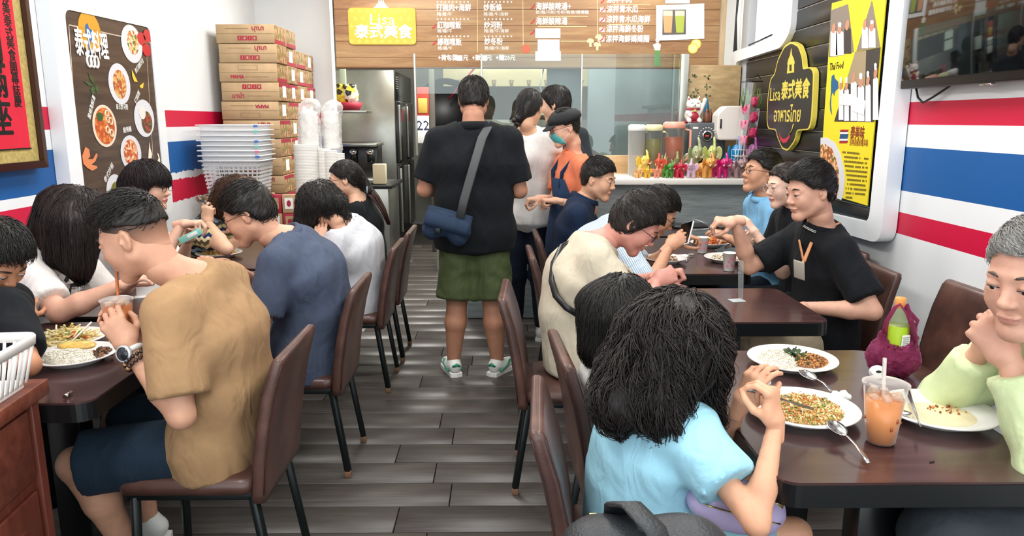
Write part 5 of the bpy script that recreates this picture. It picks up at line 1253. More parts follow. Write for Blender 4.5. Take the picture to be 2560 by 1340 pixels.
# --- right of the aisle, facing the right wall
nav = person('man in a navy shirt seated nearest the counter, looking down', dict(q=1, f=(1, -.2), hip=(1430, 697, 4.46), neck=(1452, 500, 4.45), head=(1496, 450, 4.42), hd=(1, -.55, -.28), skin='d3a182', top=dict(m=c_navy, sleeve=.75, collar=True, hem=.12), bot=dict(m=c_jeans), wn=(1560, 640, 4.3), en=(1450, 680, 4.25), shoes=(m_dsh, m_dsh),
    hair=dict(line='short', thick=.010, top=.020, n=1300, L=.045, seg=5, flow='fwd', lift=.2, off=.005, upbias=.0)))
phn = person('man in a pale blue striped shirt looking at the phone in his hands', dict(q=1, f=(1, 0), hip=(1455, 757, 3.85), neck=(1548, 560, 3.8), head=(1640, 532, 3.76), hd=(1, -.15, -.75), bk=.06, skin='cf9a7a', glasses=m_gls, top=dict(m=c_lstr, sleeve=.85, sr=.07, ease=.018, hem=.12), bot=dict(m=c_khaki), shoes=(m_dsh, m_dsh),
    wn=(1672, 618, 3.6), en=(1590, 720, 3.5), wf=(1690, 612, 3.78), ef=(1600, 700, 3.95), handn='grip', handf='grip', hdn=(.8, .2, .55), hbn=(-.3, -.9, .2), hdf=(.8, -.2, .5), hair=dict(line='short', thick=.014, top=.022, n=1300, L=.05, seg=5, flow='fwd', lift=.12, off=.005)))
bei = person('man in a beige sweater and glasses with his head bowed and hands clasped', dict(q=0, f=(1, .02), hip=(1456, 868, 3.02), neck=(1484, 606, 3.05), head=(1588, 560, 3.05), hd=(1, -.22, -.85), bk=.055, fat=1.08, skin='cf9080', glasses=m_gls, hc='221c18',
    top=dict(m=c_beige, sleeve=1.02, sr=.075, ease=.026, hem=.10, amp=.011, neckr=.008, fs=(6, 6, 6)), bot=dict(m=c_grey), wn=(1640, 706, 2.96), en=(1540, 760, 2.75), wf=(1652, 690, 3.12), ef=(1560, 720, 3.35), handn='fist', handf='fist', hdn=(.8, .25, .35), hbn=(0, -.9, .4), hdf=(.8, -.3, .3), shoes=(m_dsh, m_dsh),
    hair=dict(line='ear', thick=.014, top=.020, n=2200, L=.07, seg=6, flow='fwd', lift=.08, off=.005)))
strap(bei, [Vector(bei['neck'])+Vector((-.06, .02, .02)), W(1405, 612, 3.0), W(1383, 655, 2.96), W(1378, 700, 2.90), W(1388, 738, 2.84), W(1415, 768, 2.80), W(1458, 796, 2.79)], .013, m_dark, 'strap')
gl2 = person('child with straight dark hair and pale glasses in a white top', dict(q=0, s=.80, hk='k', f=(1, 0), hip=(1560, 1080, 2.22), neck=(1532, 868, 2.26), head=(1560, 778, 2.28), hd=(1, -.38, -.42), skin='e0ae90', glasses=m_glsp, gw=.0012, top=dict(m=c_white, sleeve=.7), bot=dict(m=c_teal), legs='none', hs=.95,
    wn=(1680, 960, 2.2), hair=dict(line='long', thick=.016, n=2600, L=.26, seg=11, flow='down', lift=.06, off=.004, clump=2, r=.0012, jit=.12, mass=[(W(1510, 770, 2.24), W(1490, 870, 2.20), .085, .05), (W(1530, 800, 2.2), W(1510, 900, 2.18), .075, .035)], k=.04, openface=True)))
crl = person('girl with long curly black hair in a light blue tee eating with chopsticks', dict(q=0, s=.88, hk='k', at=.84, f=(1, .12), hip=(1600, 1272, 1.76), neck=(1655, 995, 1.74), head=(1705, 860, 1.74), hd=(.85, .5, -.3), skin='dfa583', hg=.5, hc='1e1714', top=dict(m=c_lblue, sleeve=.62, sr=.080, ease=.028, hem=.10, amp=.010, neckr=.006, fs=(7, 7, 7)), bot=dict(m=c_teal, len=.8, r=.085), legs='skin', hs=.97,
    glasses=m_purple, gr=.025, gw=.0028, wn=(1938, 1062, 1.54), en=(1895, 1275, 1.44), wf=(1852, 1012, 1.70), ef=(1830, 1180, 1.78), handn='pinch', handf='cup', hdn=(-.12, .12, 1), hbn=(.75, -.65, .1), hdf=(.35, -.1, .9), hbf=(-.5, -.4, .2), shn=(1712, 1075, 1.60),
    hair=dict(h=.007, line='long', thick=.030, top=.024, n=4000, clump=10, L=.36, seg=18, flow='down', lift=.06, curl=.015, turns=2.6, off=.014, r=.0014, jit=.16, lump=30, amp=.012, k=.05, crown=(0, -.02, .13), openface=True, mass=[(W(1650, 860, 1.72), W(1585, 985, 1.66), .10, .075), (W(1700, 890, 1.66), W(1650, 1005, 1.61), .09, .05), (W(1600, 950, 1.70), W(1548, 1010, 1.62), .075, .045), (W(1755, 900, 1.68), W(1772, 1040, 1.66), .040, .020), (W(1660, 1010, 1.58), W(1668, 1060, 1.56), .030, .02)])))
# --- right wall side, facing the aisle
sky = person('man with glasses in a sky blue shirt looking up at the counter end', dict(q=1, f=(-1, 0), hip=(1937, 711, 4.35), neck=(1912, 493, 4.32), head=(1903, 433, 4.30), hd=(-1, -.15, .12), skin='c99476', glasses=m_gls, top=dict(m=c_sky, sleeve=1.7, sr=.06, collar=True, ease=.018), bot=dict(m=c_jeans), wn=(1830, 600, 4.2), en=(1880, 680, 4.1), wf=(1820, 600, 4.45), shoes=(m_dsh, m_dsh),
    hair=dict(line='short', thick=.014, top=.022, n=1200, L=.05, seg=5, flow='fwd', lift=.2, off=.005)))
rgl = person('woman with tied hair and round metal glasses in a black blouse', dict(q=1, s=.93, fem=True, f=(-1, 0), hip=(2010, 752, 3.88), neck=(1985, 530, 3.85), head=(1963, 465, 3.82), hd=(-1, -.15, -.18), skin='e8c0aa', glasses=m_glsp, gr=.026, hc='2c221e', top=dict(m=c_black, sleeve=.8, sr=.062, ease=.014, vneck=.7), bot=dict(m=c_black), wn=(1890, 585, 3.7), en=(1960, 680, 3.6), wf=(1880, 600, 3.95), shoes=(m_dsh, m_dsh),
    hair=dict(line='tied', thick=.010, n=1200, L=.15, seg=8, flow='tail', tail=W(2010, 470, 3.86), lift=0, off=.002, mass=[(W(1995, 462, 3.85), W(2008, 470, 3.86), .04, .035)])))
lan = person('man in a black polo with an orange lanyard reaching with chopsticks', dict(q=0, s=1.0, f=(-1, -.05), hip=(2052, 828, 3.34), neck=(2052, 568, 3.30), head=(2024, 480, 3.24), hd=(-1, -.22, -.22), skin='d8a58c', wide=1.08, fat=1.05, bk=.03, at=1.05, top=dict(m=c_black, sleeve=.80, sr=.078, ease=.016, hem=.12, collar=True, tip=m_paper, amp=.007, vneck=.5), bot=dict(m=c_khaki),
    wn=(2018, 768, 3.10), en=(2135, 800, 3.0), wf=(1838, 553, 3.45), ef=(1905, 660, 3.5), handn='relax', hdn=(-1, .1, 0), handf='pinch', hdf=(-1, 0, .05), hbf=(0, -.3, 1), shoes=(m_dsh, m_dsh), arm=1.02, hair=dict(line='short', thick=.016, top=.024, n=2200, L=.05, seg=5, flow='fwd', lift=.10, off=.005)))
b = B(); m_or = mat('lanyard_orange', 'c98a5a', .6)
N0 = lan['neck']; f0 = lan['f']
for sg in (1, -1): b.tube([Vector(N0-f0*.07+lan['lat']*sg*.03+V3(0, 0, .025)), Vector(N0+lan['lat']*sg*.075+V3(0, 0, .01)), Vector(N0+f0*.07+lan['lat']*sg*.07-V3(0, 0, .05)), W(2009, 655, 3.12)], .009, 6, True, (1, .25))
b.tube([W(2009, 652, 3.12), W(2004, 668, 3.11)], .006, 6); adopt(b.build('lanyard', m_or), lan['root'])
b = B(); b.box((0, 0, 0), (.006, .058, .085), .004); b.bm.transform(Matrix.Translation(W(1998, 675, 3.10)) @ Euler((.1, -.25, .45)).to_matrix().to_4x4()); adopt(b.build('id_card', mat('id_card', 'b8b2a4', .35)), lan['root'])
old = person('grey haired man in a lime jacket resting his mouth on clasped hands', dict(q=0, f=(-1, -.12), hip=(2960, 1190, 1.72), neck=(2690, 868, 1.64), head=(2585, 698, 1.54), hd=(-.92, -.45, -.22), skin='cf9c84', bk=.04, hc='8a8884', hg=.5, brow='4e4640', hs=1.04,
    top=dict(m=c_lime, sleeve=1.85, sr=.078, ease=.03, hem=.1, amp=.013, fs=(8, 8, 8), collar=True), bot=dict(m=c_grey, ease=.03), kn=(2360, 1350, 1.50), an=(2400, 1640, 1.5), kf=(2440, 1290, 1.72), af=(2450, 1560, 1.75),
    wf=(2455, 872, 1.78), ef=(2440, 1010, 1.95), wn=(2520, 900, 1.58), en=(2640, 1120, 1.50), handf='fist', handn='fist', hdf=(.0, -.5, .9), hbf=(-.95, .2, .2), hdn=(-.5, .35, .8), hbn=(-.35, -.9, .1), hsz=1.08,
    hair=dict(line='short', thick=.009, top=.014, n=3000, L=.05, seg=6, flow='side', sgn=-1, lift=.12, off=.004, r=.0008, amp=.002)))
wrap(old, [(.0, -.5, .5), (.4, -.5, .5), (.8, -.45, .45)], cloth_mat('grey_inner', 'b5b4b0'), 'inner_shirt', .036)
# ================================================================ storage corner at the left back
m_card = mat('cardboard', 'b89a74', .75, noise=(12, .10)); m_cardl = mat('cardboard_edge', '8b6c48', .8); m_bred = mat('box_red', 'a8243a', .6); m_end = food_mat('box_end_print', ['9c8452', 'b59a6a', '7c7a48', 'a85a3c', 'c0a478', '8a7448'], 42, .6, .05)
ORD = ['first', 'second', 'third', 'fourth', 'fifth', 'sixth', 'seventh', 'eighth', 'ninth', 'tenth', 'eleventh']
def carton(x, y, z, front, kind, label, gi, lab=False, red=0):
    w, d, h = .42, .262, .1335; j = R.uniform(-.006, .006)
    t = empty('carton', (x+j, y, z), R.uniform(-.012, .012), label, 'box', 'noodle cartons stacked in the back corner')
    b = B(); b.box((0, 0, h/2), (w, d, h-.002), .003, seg=1); b.build('body', m_card, t)
    MF = plane_M((0, -d/2-.0008, 0), (1, 0, 0), (0, 0, 1))
    if front:
        b = B(); b.box((0, -d/2, h*.5), (w-.01, .002, .0022)); b.build('flap_joint', m_cardl, t)
        flip = Matrix.Rotation(pi, 4, 'Z') if kind in (0, 2) else Matrix()
        if kind == 0: text('มาม่า', .045, m_bred, t, at(MF, (.095, h*.77)) @ flip, bold=.0012)
        elif kind == 1: text('MAMA', .034, m_bred, t, at(MF, (-.08, h*.27)), bold=.0018)
        elif kind == 2: text('MAMA', .034, m_bred, t, at(MF, (.09, h*.73)) @ flip, bold=.0018)
        else: text('มาม่า', .045, m_bred, t, at(MF, (-.09, h*.27)), bold=.0012)
        b = B(); zz_ = h*(.77 if kind in (0, 2) else .27); xs = -.14 if kind in (0, 2) else -.02
        for i in range(26): b.box((xs+i*.0065, -d/2-.0008, zz_), (.0045, .0006, .004))
        b.build('small_print', m_cardl, t)
        if kind in (0, 3):
            zi = h*(.27 if kind == 0 else .77)
            for i in range(4):
                b = B(); b.box((-.04+i*.036, -d/2-.001, zi), (.032, .0006, .032)); ic = b.build('handling_mark', m_bred, t)
                b = B(); b.box((-.04+i*.036, -d/2-.0016, zi), (.014 if i % 2 else .004, .0006, .018)); b.build('symbol', m_card, ic)
        else:
            zi = h*(.77 if kind == 1 else .25); b = B()
            for (a, c_, e, f_) in ((-.07, .07, zi+.016, zi+.0175), (-.07, .07, zi-.0175, zi-.016), (-.071, -.069, zi-.017, zi+.017), (.069, .071, zi-.017, zi+.017)): b.box(((a+c_)/2, -d/2-.001, (e+f_)/2), (c_-a, .0006, f_-e))
            b.build('printed_frame', m_cardl, t)
    b = B(); b.box((w/2+.0005, 0, h/2), (.002, d-.012, h-.012)); b.build('end_print', m_end, t)
    if red: b = B(); b.box((w/2+.0014, 0, h*(.12 if red == 1 else .88)), (.002, d-.012, h*.2)); b.build('red_band', m_bred, t)
    if lab: b = B(); b.box((w/2+.0022, -.0, h*.52), (.002, .085, h*.62)); b.build('white_label', m_paper, t)
for r_, (n_, x_) in enumerate(((16, -1.86), (16, -1.86), (15, -1.86), (15, -1.86))):
    for i in range(n_):
        vis = i >= 9
        kd = [0, 0, 1, 3, 2, 0, 0][15-i] if r_ == 0 and 15-i < 7 else 0
        kd2 = ('with upside-down lettering', 'with red lettering', 'with upside-down block letters', 'with round lettering')[kd]
        pos = ['front', 'second', 'third', 'rear'][r_]; nth = ['topmost', 'second from top', 'third from top', 'fourth from top', 'fifth from top', 'sixth from top', 'seventh from top'][n_-1-i] if n_-1-i < 7 else None
        lb_ = f'cardboard noodle carton, {nth} of the {pos} stack' if nth else f'cardboard noodle carton, {ORD[i]} from the floor in the {pos} stack'
        carton(x_, 5.74+.27*r_, i*.1362, r_ == 0 and i > 5, kd, lb_, 0, lab=(r_ > 0 and (i*7+r_*3) % 4 != 0) or (r_ == 0 and i in (12, 11, 8)), red=(0 if (i+r_) % 3 == 2 else (1 if i > 12 else 2)))
table(-2.12, -1.14, 4.97, 5.56, 'dark brown side table under the crates and takeaway bowls', G)
for k, (xx, ll) in enumerate(((-1.86, 'plain carton under the clear crates'),)):
    b = B(); b.box((0, 0, .115), (.40, .34, .228), .003, seg=1); o = b.build('carton', m_card, None, (xx, 5.24, .752)); tag(o, ll, 'box')
m_cr = mat('crate_plastic', 'e6eaec', .3, alpha=.55)
for k in range(8):
    z0 = .985+k*.034; t = empty('plastic_crate', (-1.85, 5.24, z0), 0, ['clear plastic crate with square holes, bottom of its stack', 'clear plastic crate, second from the bottom of its stack', 'clear plastic crate, third from the bottom of its stack', 'clear plastic crate, fourth from the bottom of its stack', 'clear plastic crate, fourth from the top of its stack', 'clear plastic crate, third from the top of its stack', 'clear plastic crate just under the top one', 'clear plastic crate on top of its stack'][k], 'crate', 'nested clear crates')
    b = B(); H = .24
    for (zz_, w_) in ((0, .34), (H, .395)): pass
    def cr(z): return .34+.055*z/H, .26+.05*z/H
    if k == 0:
        for i in range(12):
            for j in range(9):
                z = .012+j*.025
                w, d = cr(z); x = -w/2+.012+i*(w-.024)/11; b.box((x, -d/2, z+.010), (.008, .003, .026)); b.box((x, d/2, z+.010), (.008, .003, .026))
        for j in range(10):
            z = .006+j*.0255; w, d = cr(z)
            for s_ in (-1, 1): b.box((0, s_*d/2, z), (w, .003, .009)); b.box((s_*w/2, 0, z), (.003, d, .016))
        b.box((0, 0, .003), (.34, .26, .004))
        b.build('lattice_body', m_cr, t)
    else:
        rings = [[Vector((x, y, z)) for x, y in rrect(*cr(z), .02, 3)] for z in (.16, H)]; b.grid(rings, True); b.build('wall', m_cr, t)
    b = B(); w, d = cr(H)
    for s_ in (-1, 1): b.box((0, s_*(d/2+.008), H), (w+.03, .018, .008), .002, seg=1); b.box((s_*(w/2+.008), 0, H), (.018, d, .008), .002, seg=1)
    b.build('rim', mat('crate_rim', 'f1f4f5', .3), t)
    if k in (7, 6, 4, 3, 2, 1): b = B(); b.box((w/2-.005, -d/2-.018, H-.006), (.028, .003, .016)); b.build('clip', mat('clip_'+['7ad0c0', '4a78c8', 'e87a9a'][k % 3], ['7ad0c0', '4a78c8', 'e87a9a'][k % 3], .4), t)
# printed packs at the crate foot
for i, (px, py) in enumerate(((688, 540), (722, 536))):
    p = W(px, py, 5.02)
    for j in range(2):
        t = empty('drink_pack', (p.x, 5.06, .752+j*.125), .1*i, ['red and white boxed pack, lower left by the bowl stacks', 'red and white boxed pack, upper left by the bowl stacks', 'red and kraft boxed pack, lower right by the bowl stacks', 'red and kraft boxed pack, upper right by the bowl stacks'][i*2+j], 'box', 'small printed packs')
        b = B(); b.box((0, 0, .062), (.088, .07, .122), .003); b.build('body', m_bred if (i+j) % 2 else m_card, t)
        b = B(); b.box((.0, -.036, .066), (.055, .002, .075)); b.build('label', m_paper if not (i+j) % 2 else m_card, t)
        flat('emblem', ellipse((0, .065), .014, .022), plane_M((0, -.0375, 0), (1, 0, 0), (0, 0, 1)), 0, m_bred, t)
# columns of takeaway bowls and their plastic sleeves
m_bowl = mat('bowl_plastic', 'ece9e2', .4); m_film = glass('clear_film', 'ffffff', .12, .30); NTf = NT(m_film); NTf.bump(NTf.noise(NTf.coord((1, 1, .5)), 22, 4, .7, 1), .9, .02)
for i, (px, r_, zt) in enumerate(((771, .088, 1.33), (812, .05, 1.30), (832, .045, 1.29), (850, .040, 1.27))):
    p = W(px, 420, 5.34); b = B(); prof = [(0, 0)]; z = 0
    while z < zt-.76: prof += [(r_*.93, z), (r_, z+.006), (r_*.93, z+.009)]; z += .0105
    prof += [(r_*.8, z), (0, z)]
    b.lathe(prof, (p.x, 5.30+.03*(i % 2), .752), 24); o = b.build('bowl_stack', m_bowl); tag(o, ['wide column of nested white takeaway bowls on the side table', 'narrow column of nested lids beside the wide bowls', 'middle narrow column of nested white lids', 'rightmost narrow column of nested white lids'][i], 'bowls', 'nested takeaway bowls', 'stuff')
for i, (px0, px1, py0, py1, D) in enumerate(((742, 800, 258, 385, 5.34), (800, 852, 262, 372, 5.42))):
    a, c_ = np.array(W((px0+px1)/2, py0+14, D)), np.array(W((px0+px1)/2+4, py1, D)); rr = (px1-px0)/2/1887*D
    v = Vol(a-.25-V3(0, 0, .4), a+.25, .010); v.cone(a-V3(0, 0, rr*.4), c_, rr*.92, rr*1.02, .03); v.ell(a+V3(.02, 0, .02), (rr*.8, rr*.7, .05), .04)
    P, Q = v.mesh(); N = vnormals(P, Q); P = P+N*((vnoise(P*np.array([1, 1, .7]), 26, 4)*.012+np.abs(vnoise(P, 55, 5))*.008)[:, None])
    o = link('plastic_bag', mesh_np('bag', P, Q), m_film); tag(o, ['crumpled clear bag of white bowls, left, above the bowl columns', 'crumpled clear bag of white bowls, right, next to the wall edge'][i], 'bag')
    b = B(); b.lathe([(0, 0)]+[q for k in range(int((a[2]-c_[2])/.03)) for q in ((rr*.72, k*.03), (rr*.8, k*.03+.02))]+[(0, a[2]-c_[2])], (a[0], a[1], c_[2]), 20); o2 = b.build('bowl_stack', m_bowl); tag(o2, ['white bowls packed inside the left clear bag', 'white bowls packed inside the right clear bag'][i], 'bowls', None, 'stuff')
# ================================================================ kitchen
m_ss = mat('stainless', 'a8aaa2', .28, .9, noise=(2.2, .22)); m_ssd = mat('dark_steel', '3c3c3c', .3, .8)
fr = empty('refrigerator', (-1.64, 9.45, 0), 0, 'tall stainless commercial refrigerator with dark front doors beside the kitchen passage', 'refrigerator')
b = B(); b.box((0, 0, 1.08), (.80, 1.5, 1.95), .008); b.build('body', m_ss, fr)
b = B(); b.box((.402, 0, 1.88), (.02, 1.48, .32), .004); b.build('top_grille', m_ssd, fr)
for i in range(6): b = B(); b.box((.415, -.6, 1.98-.025*i), (.006, .14, .008)); b.build('vent', mat('vent_light', '9a9a94', .4), fr.children[-1] if i == 0 else fr.children[1])
for yy in (-.37, .37):
    for z0, z1 in ((1.0, 1.70), (.15, .97)):
        b = B(); b.box((.41, yy, (z0+z1)/2), (.04, .72, z1-z0), .006); dd = b.build('door', mat('door_maroon', '3b2826' if z0 < .5 else '2c2c2e', .2, .5), fr)
        b = B(); b.box((.44, yy-.30, (z0+z1)/2), (.03, .05, z1-z0-.06), .01); b.build('handle', m_ss, dd)
    b = B(); b.box((.434, yy+.02, 1.55), (.004, .07, .14), .001, (pi/4*0, 0, 0)); b.build('red_charm', m_bred, fr)
for sx in (-.3, .3):
    for sy in (-.6, .6): b = B(); b.cyl((sx, sy, 0), (sx, sy, .11), .025); b.build('foot', m_ssd, fr)
b = B(); b.box((-1.61, 7.4, .44), (1.04, .7, .84), .004); lc = tag(b.build('counter', m_ss), 'stainless side counter carrying the coffee machine beside the refrigerator', 'counter')
b = B(); b.box((-1.59, 7.4, .875), (1.08, .74, .035), .004); b.build('worktop', m_ssd, lc)
cm = empty('coffee_machine', (-1.45, 7.35, .894), 0, 'black and chrome coffee machine on the side counter', 'machine')
b = B(); b.box((0, .1, .2), (.46, .25, .38), .01); b.build('body', m_ssd, cm)
b = B(); b.box((0, 0, .37), (.50, .42, .03), .006); b.build('top_tray', m_ss, cm)
b = B(); b.box((0, -.05, .03), (.46, .36, .05), .006); b.build('drip_tray', m_ss, cm)
for i, x in enumerate((-.16, 0, .16)):
    b = B(); b.cyl((x, -.03, .30), (x, -.03, .2), .035, n=14); b.tube([(x, -.03, .21), (x+.02, -.16, .20)], .012); b.build('group_head', m_dark, cm)
    b = B(); b.sph((x, -.08, .30), (.04, .03, .035)); b.build('knob', mat('chrome', 'd0d0d0', .15, 1), cm)
b = B(); b.box((-1.18, 7.15, .99), (.12, .10, .19), .006); tag(b.build('canister', mat('canister_cream', 'd8cfae', .5)), 'cream canister at the end of the side counter', 'canister')
b = B(); b.box((-1.42, 7.12, .955), (.13, .08, .12), .004); tag(b.build('napkin_box', m_paper), 'white napkin box in front of the coffee machine', 'box')
# snack shelf
sh = empty('wall_shelf', (-1.77, 7.9, 1.60), 0, 'small grey shelf on the kitchen side wall holding snacks', 'shelf')
b = B(); b.box((0, 0, -.02), (.76, .35, .025), .003); b.build('board', m_ss, sh)
b = B(); b.box((.10, .1, .26), (.06, .05, .55), .002); b.build('post', mat('post_green', 'aab8a2', .5), sh)
b = B(); b.lathe([(0, 0), (.10, 0), (.13, .08), (.125, .08), (.095, .01), (0, .01)], (0, 0, 0), 20, None, 1.2, 1); o = b.build('red_tray', m_bred, None, (-1.60, 7.85, 1.594)); tag(o, 'red plastic tray of snack bags on the wall shelf', 'tray')
for i, (x, c_, ll) in enumerate(((-1.66, 'd8c02c', 'yellow and black snack bag in the red tray'), (-1.54, 'd8d4c0', 'clear snack bag with yellow print in the red tray'))):
    v = Vol((-.13, -.08, -.02), (.13, .08, .24), .008); v.ell((0, 0, .1), (.075, .035, .10), .0); v.cone((-.06, 0, .19), (.06, 0, .19), .012, .012, .03)
    P, Q = v.mesh(); P = crumple(P, Q, .006, (20, 20, 20), i); o = link('snack_bag', mesh_np('b', P, Q), food_mat('snack_'+c_, [c_, c_, '2a2a20', c_, 'e8d44c'], 22, .25, .1), None, (x, 7.82, 1.65), (0, .15*(1-2*i), .3*i)); tag(o, ll, 'snack')
# stove wall seen through the glass
kb = empty('range_hood', (.35, 10.0, 0), 0, 'beige steel range hood over the stoves behind the glass', 'hood')
b = B(); b.box((0, 0, 2.08), (2.2, .8, .34), .004); b.build('canopy', mat('hood_beige', 'd8c8a2', .4, .2), kb)
for i in range(9): b = B(); b.cyl((-.9+i*.22, -.401, 1.99), (-.9+i*.22, -.401, 1.90), .03, .012, n=10); b.build('lamp_cone', mat('cone_brown', '8c7a5a', .5), kb)
b = B(); b.box((0, .2, 2.6), (.6, .35, .7), .004); b.build('duct', mat('hood_beige', 'd8c8a2', .4, .2), kb)
st = empty('stove', (.35, 10.0, 0), 0, 'stainless stove counter with pots behind the glass', 'stove')
b = B(); b.box((0, 0, .5), (2.2, .75, 1.0), .004); b.build('body', m_ss, st)
b = B(); b.box((0, .30, 1.25), (2.2, .03, .5), .003); b.build('splashback', mat('grey_panel', '8a8a84', .4, .4), st)
for i in range(3): b = B(); b.lathe([(0, 0), (.14, 0), (.14, .02), (.05, .03), (0, .03)], (-.7+i*.7, 0, 1.0), 20); b.build('burner', m_dark, st)
for i, (x, c_, ll) in enumerate(((-.15, 'a82c2c', 'red lidded pot on the stove'), (.05, '6a6a60', 'grey wok lid standing on the stove'), (.35, '5d5d55', 'dark stock pot on the stove'))):
    b = B(); b.lathe([(0, 0), (.13, 0), (.14, .01), (.14, .16), (.145, .17), (.10, .20), (.02, .21), (0, .235)], (0, 0, 0), 24); b.tube([(.14, 0, .12), (.18, 0, .13), (.18, 0, .10), (.14, 0, .09)], .008); o = b.build('pot', mat('pot_'+c_, c_, .35, .2), None, (x, 9.95, 1.032)); tag(o, ll, 'pot')
wk = empty('wok', (-.72, 9.6, 1.25), 0, 'large black wok hanging by the window near the refrigerator', 'wok')
b = B(); b.lathe([(0, 0), (.15, .02), (.28, .08), (.36, .18), (.37, .18), (.29, .07), (.15, .008), (0, -.012)], (0, 0, 0), 28); b.bm.transform(Matrix.Rotation(1.2, 4, 'X')); b.build('pan', mat('wok_black', '15161a', .4, .5), wk, (0, 0, .35))
b = B(); b.tube([(.05, -.1, .5), (.2, -.15, .68), (.42, -.2, .92)], .012); b.build('handle', m_bred, wk)
# side storage by the passage with calendar
ck = empty('storage_rack', (-.50, 7.6, 0), 0, 'grey metal rack with white trays beside the kitchen passage', 'rack')
b = B()
for sx in (-.16, .16):
    for sy in (-.2, .2): b.box((sx, sy, .6), (.025, .025, 1.2))
b.build('frame', m_ss, ck)
for z in (.25, .5, .75, 1.0): b = B(); b.box((0, 0, z), (.36, .44, .02), .002); b.build('shelf', m_ss, ck)
for z in (.26, .51, .76): b = B(); b.box((0, -.02, z+.05), (.26, .30, .08), .01); o = b.build('tray', m_paper, None, (-.50, 7.6, 0)); tag(o, 'white tray on the %s shelf of the metal rack' % {.26: 'lowest', .51: 'middle', .76: 'upper'}[z], 'tray', 'white trays on the rack')
p = W(1058, 310, 8.4)
cal = empty('wall_calendar', (p.x, 8.4, p.z), 0, 'white tear-off calendar showing 22 under a red and gold holder', 'calendar')
b = B(); b.box((0, 0, -.06), (.13, .012, .30), .002); b.build('pad', m_paper, cal)
b = B(); b.box((0, .006, .24), (.14, .01, .32), .002); b.build('holder', mat('calendar_red', 'a3392c', .5), cal); b = B(); b.box((0, -.001, .20), (.10, .004, .16), .001); b.build('gold_print', mat('gold_print', 'c8a64c', .5), cal)
text('22', .15, mat('ink_blue', '2b3350', .5), cal, plane_M((0, -.0065, -.02), (1, 0, 0), (0, 0, 1)), bold=.002)
b = B(); b.box((p.x+.10, 8.45, 1.2), (.06, .06, 2.4), .003); tag(b.build('door_post', mat('post_dark', '55524a', .5)), 'slim dark post carrying the calendar', 'post')
# kitchen window (bright) in the back wall
wn = empty('window_1', (0, 0, 0)); wn['kind'] = 'structure'
b = B(); b.box((-.62, 10.88, 1.75), (.30, .02, .95)); b.build('pane', mat('daylight_window', 'eef4e4', .5, emit=1.6), wn)
b = B()
for (x, w_) in ((-.79, .05), (-.45, .05)): b.box((x, 10.86, 1.75), (w_, .06, 1.05), .003)
for z in (1.25, 1.72, 2.25): b.box((-.62, 10.86, z), (.34, .06, .04), .003)
b.build('frame', al, wn)
tl = empty('ceiling_light_fixture', (.45, 9.0, 2.5), 0, 'bright fluorescent tube fixture over the stove', 'light')
b = B(); b.box((0, 0, .03), (1.5, .14, .05), .005); b.build('housing', m_paper, tl)
b = B(); b.cyl((-.72, 0, -.01), (.72, 0, -.01), .016); b.build('tube', mat('tube_light', 'fffdf2', .5, emit=12), tl)
b = B(); b.cyl((0, 0, .05), (0, 0, .45), .008); b.build('rod', al, tl)
dsw = empty('roll_holder', (.36, 6.35, 1.62), 0, 'white wall box with a roll hanging behind the glass', 'holder')
b = B(); b.box((0, 0, 0), (.10, .10, .17), .01); b.build('box', m_paper, dsw); b = B(); b.tube([(-.03, -.02, .08), (-.05, -.02, .16), (-.02, -.02, .30)], .006); b.build('hook', al, dsw)
b = B(); b.box((.52, 6.42, 1.75), (.30, .015, 1.05), .003); tag(b.build('equipment_panel', mat('panel_slate', '59626a', .35, .3)), 'slate grey steel panel just behind the glass', 'panel')
sp2 = slab('wall_kitchen_mid', (.95, 8.4, 0), (1.95, 8.5, ZC), mat('kitchen_grey_paint', '717c82', .5, noise=(2, .2)))
# ================================================================ on the counter
def pitcher(px, r_, zt, liquid, label, D=5.66):
    x = W(px, 400, D).x; t = empty('pitcher', (x, D, 1.0785), 0, label, 'pitcher', 'drink pitchers on the counter'); H = zt-1.0785
    m_pc = glass('pitcher_plastic_'+('full' if liquid else 'empty'), 'f2f2f0', .15, .06 if liquid else .22)
    b = B(); b.lathe([(0, 0), (r_*.88, 0), (r_*.92, .01), (r_, H*.9), (r_*1.02, H*.92), (r_*.97, H*.92), (r_*.88, .012), (0, .012)], n=28); b.build('jug', m_pc, t)
    if liquid: b = B(); b.lathe([(0, .014), (r_*.86, .014), (r_*.95, H*.72), (0, H*.72)], n=28); b.build('drink', mat('drink_'+liquid, liquid, .3), t)
    b = B(); b.lathe([(r_*1.03, H*.88), (r_*1.06, H*.90), (r_*1.04, H*.97), (r_*.8, H), (0, H)], n=28); b.build('lid', mat('lid_'+(liquid or 'w'), {'c9683f': 'e2a08c', '8c8a3c': 'd8d6a8', None: 'e4e6e4'}[liquid], .35), t)
    b = B(); b.tube([(r_*.9, -.02, H*.86), (r_*1.45, -.03, H*.84), (r_*1.5, -.03, H*.5), (r_*1.3, -.03, H*.32), (r_*.95, -.02, H*.28)], .010, 8); b.build('handle', m_pc if not liquid else bpy.data.materials['lid_'+liquid], t)
pitcher(1590, .064, 1.465, None, 'empty clear plastic pitcher with a white lid')
pitcher(1632, .066, 1.465, '8c8a3c', 'plastic pitcher filled with olive green tea')
pitcher(1682, .080, 1.485, 'c9683f', 'wider plastic pitcher filled with orange milk tea')
x = W(1757, 340, 5.8).x
ov = empty('air_fryer', (x, 5.82, 1.0785), 0, 'dark grey air fryer with a round control dial on the counter', 'appliance')
b = B(); b.box((0, 0, .2), (.29, .28, .40), .02); b.build('housing', mat('fryer_grey', '4b5054', .35), ov)
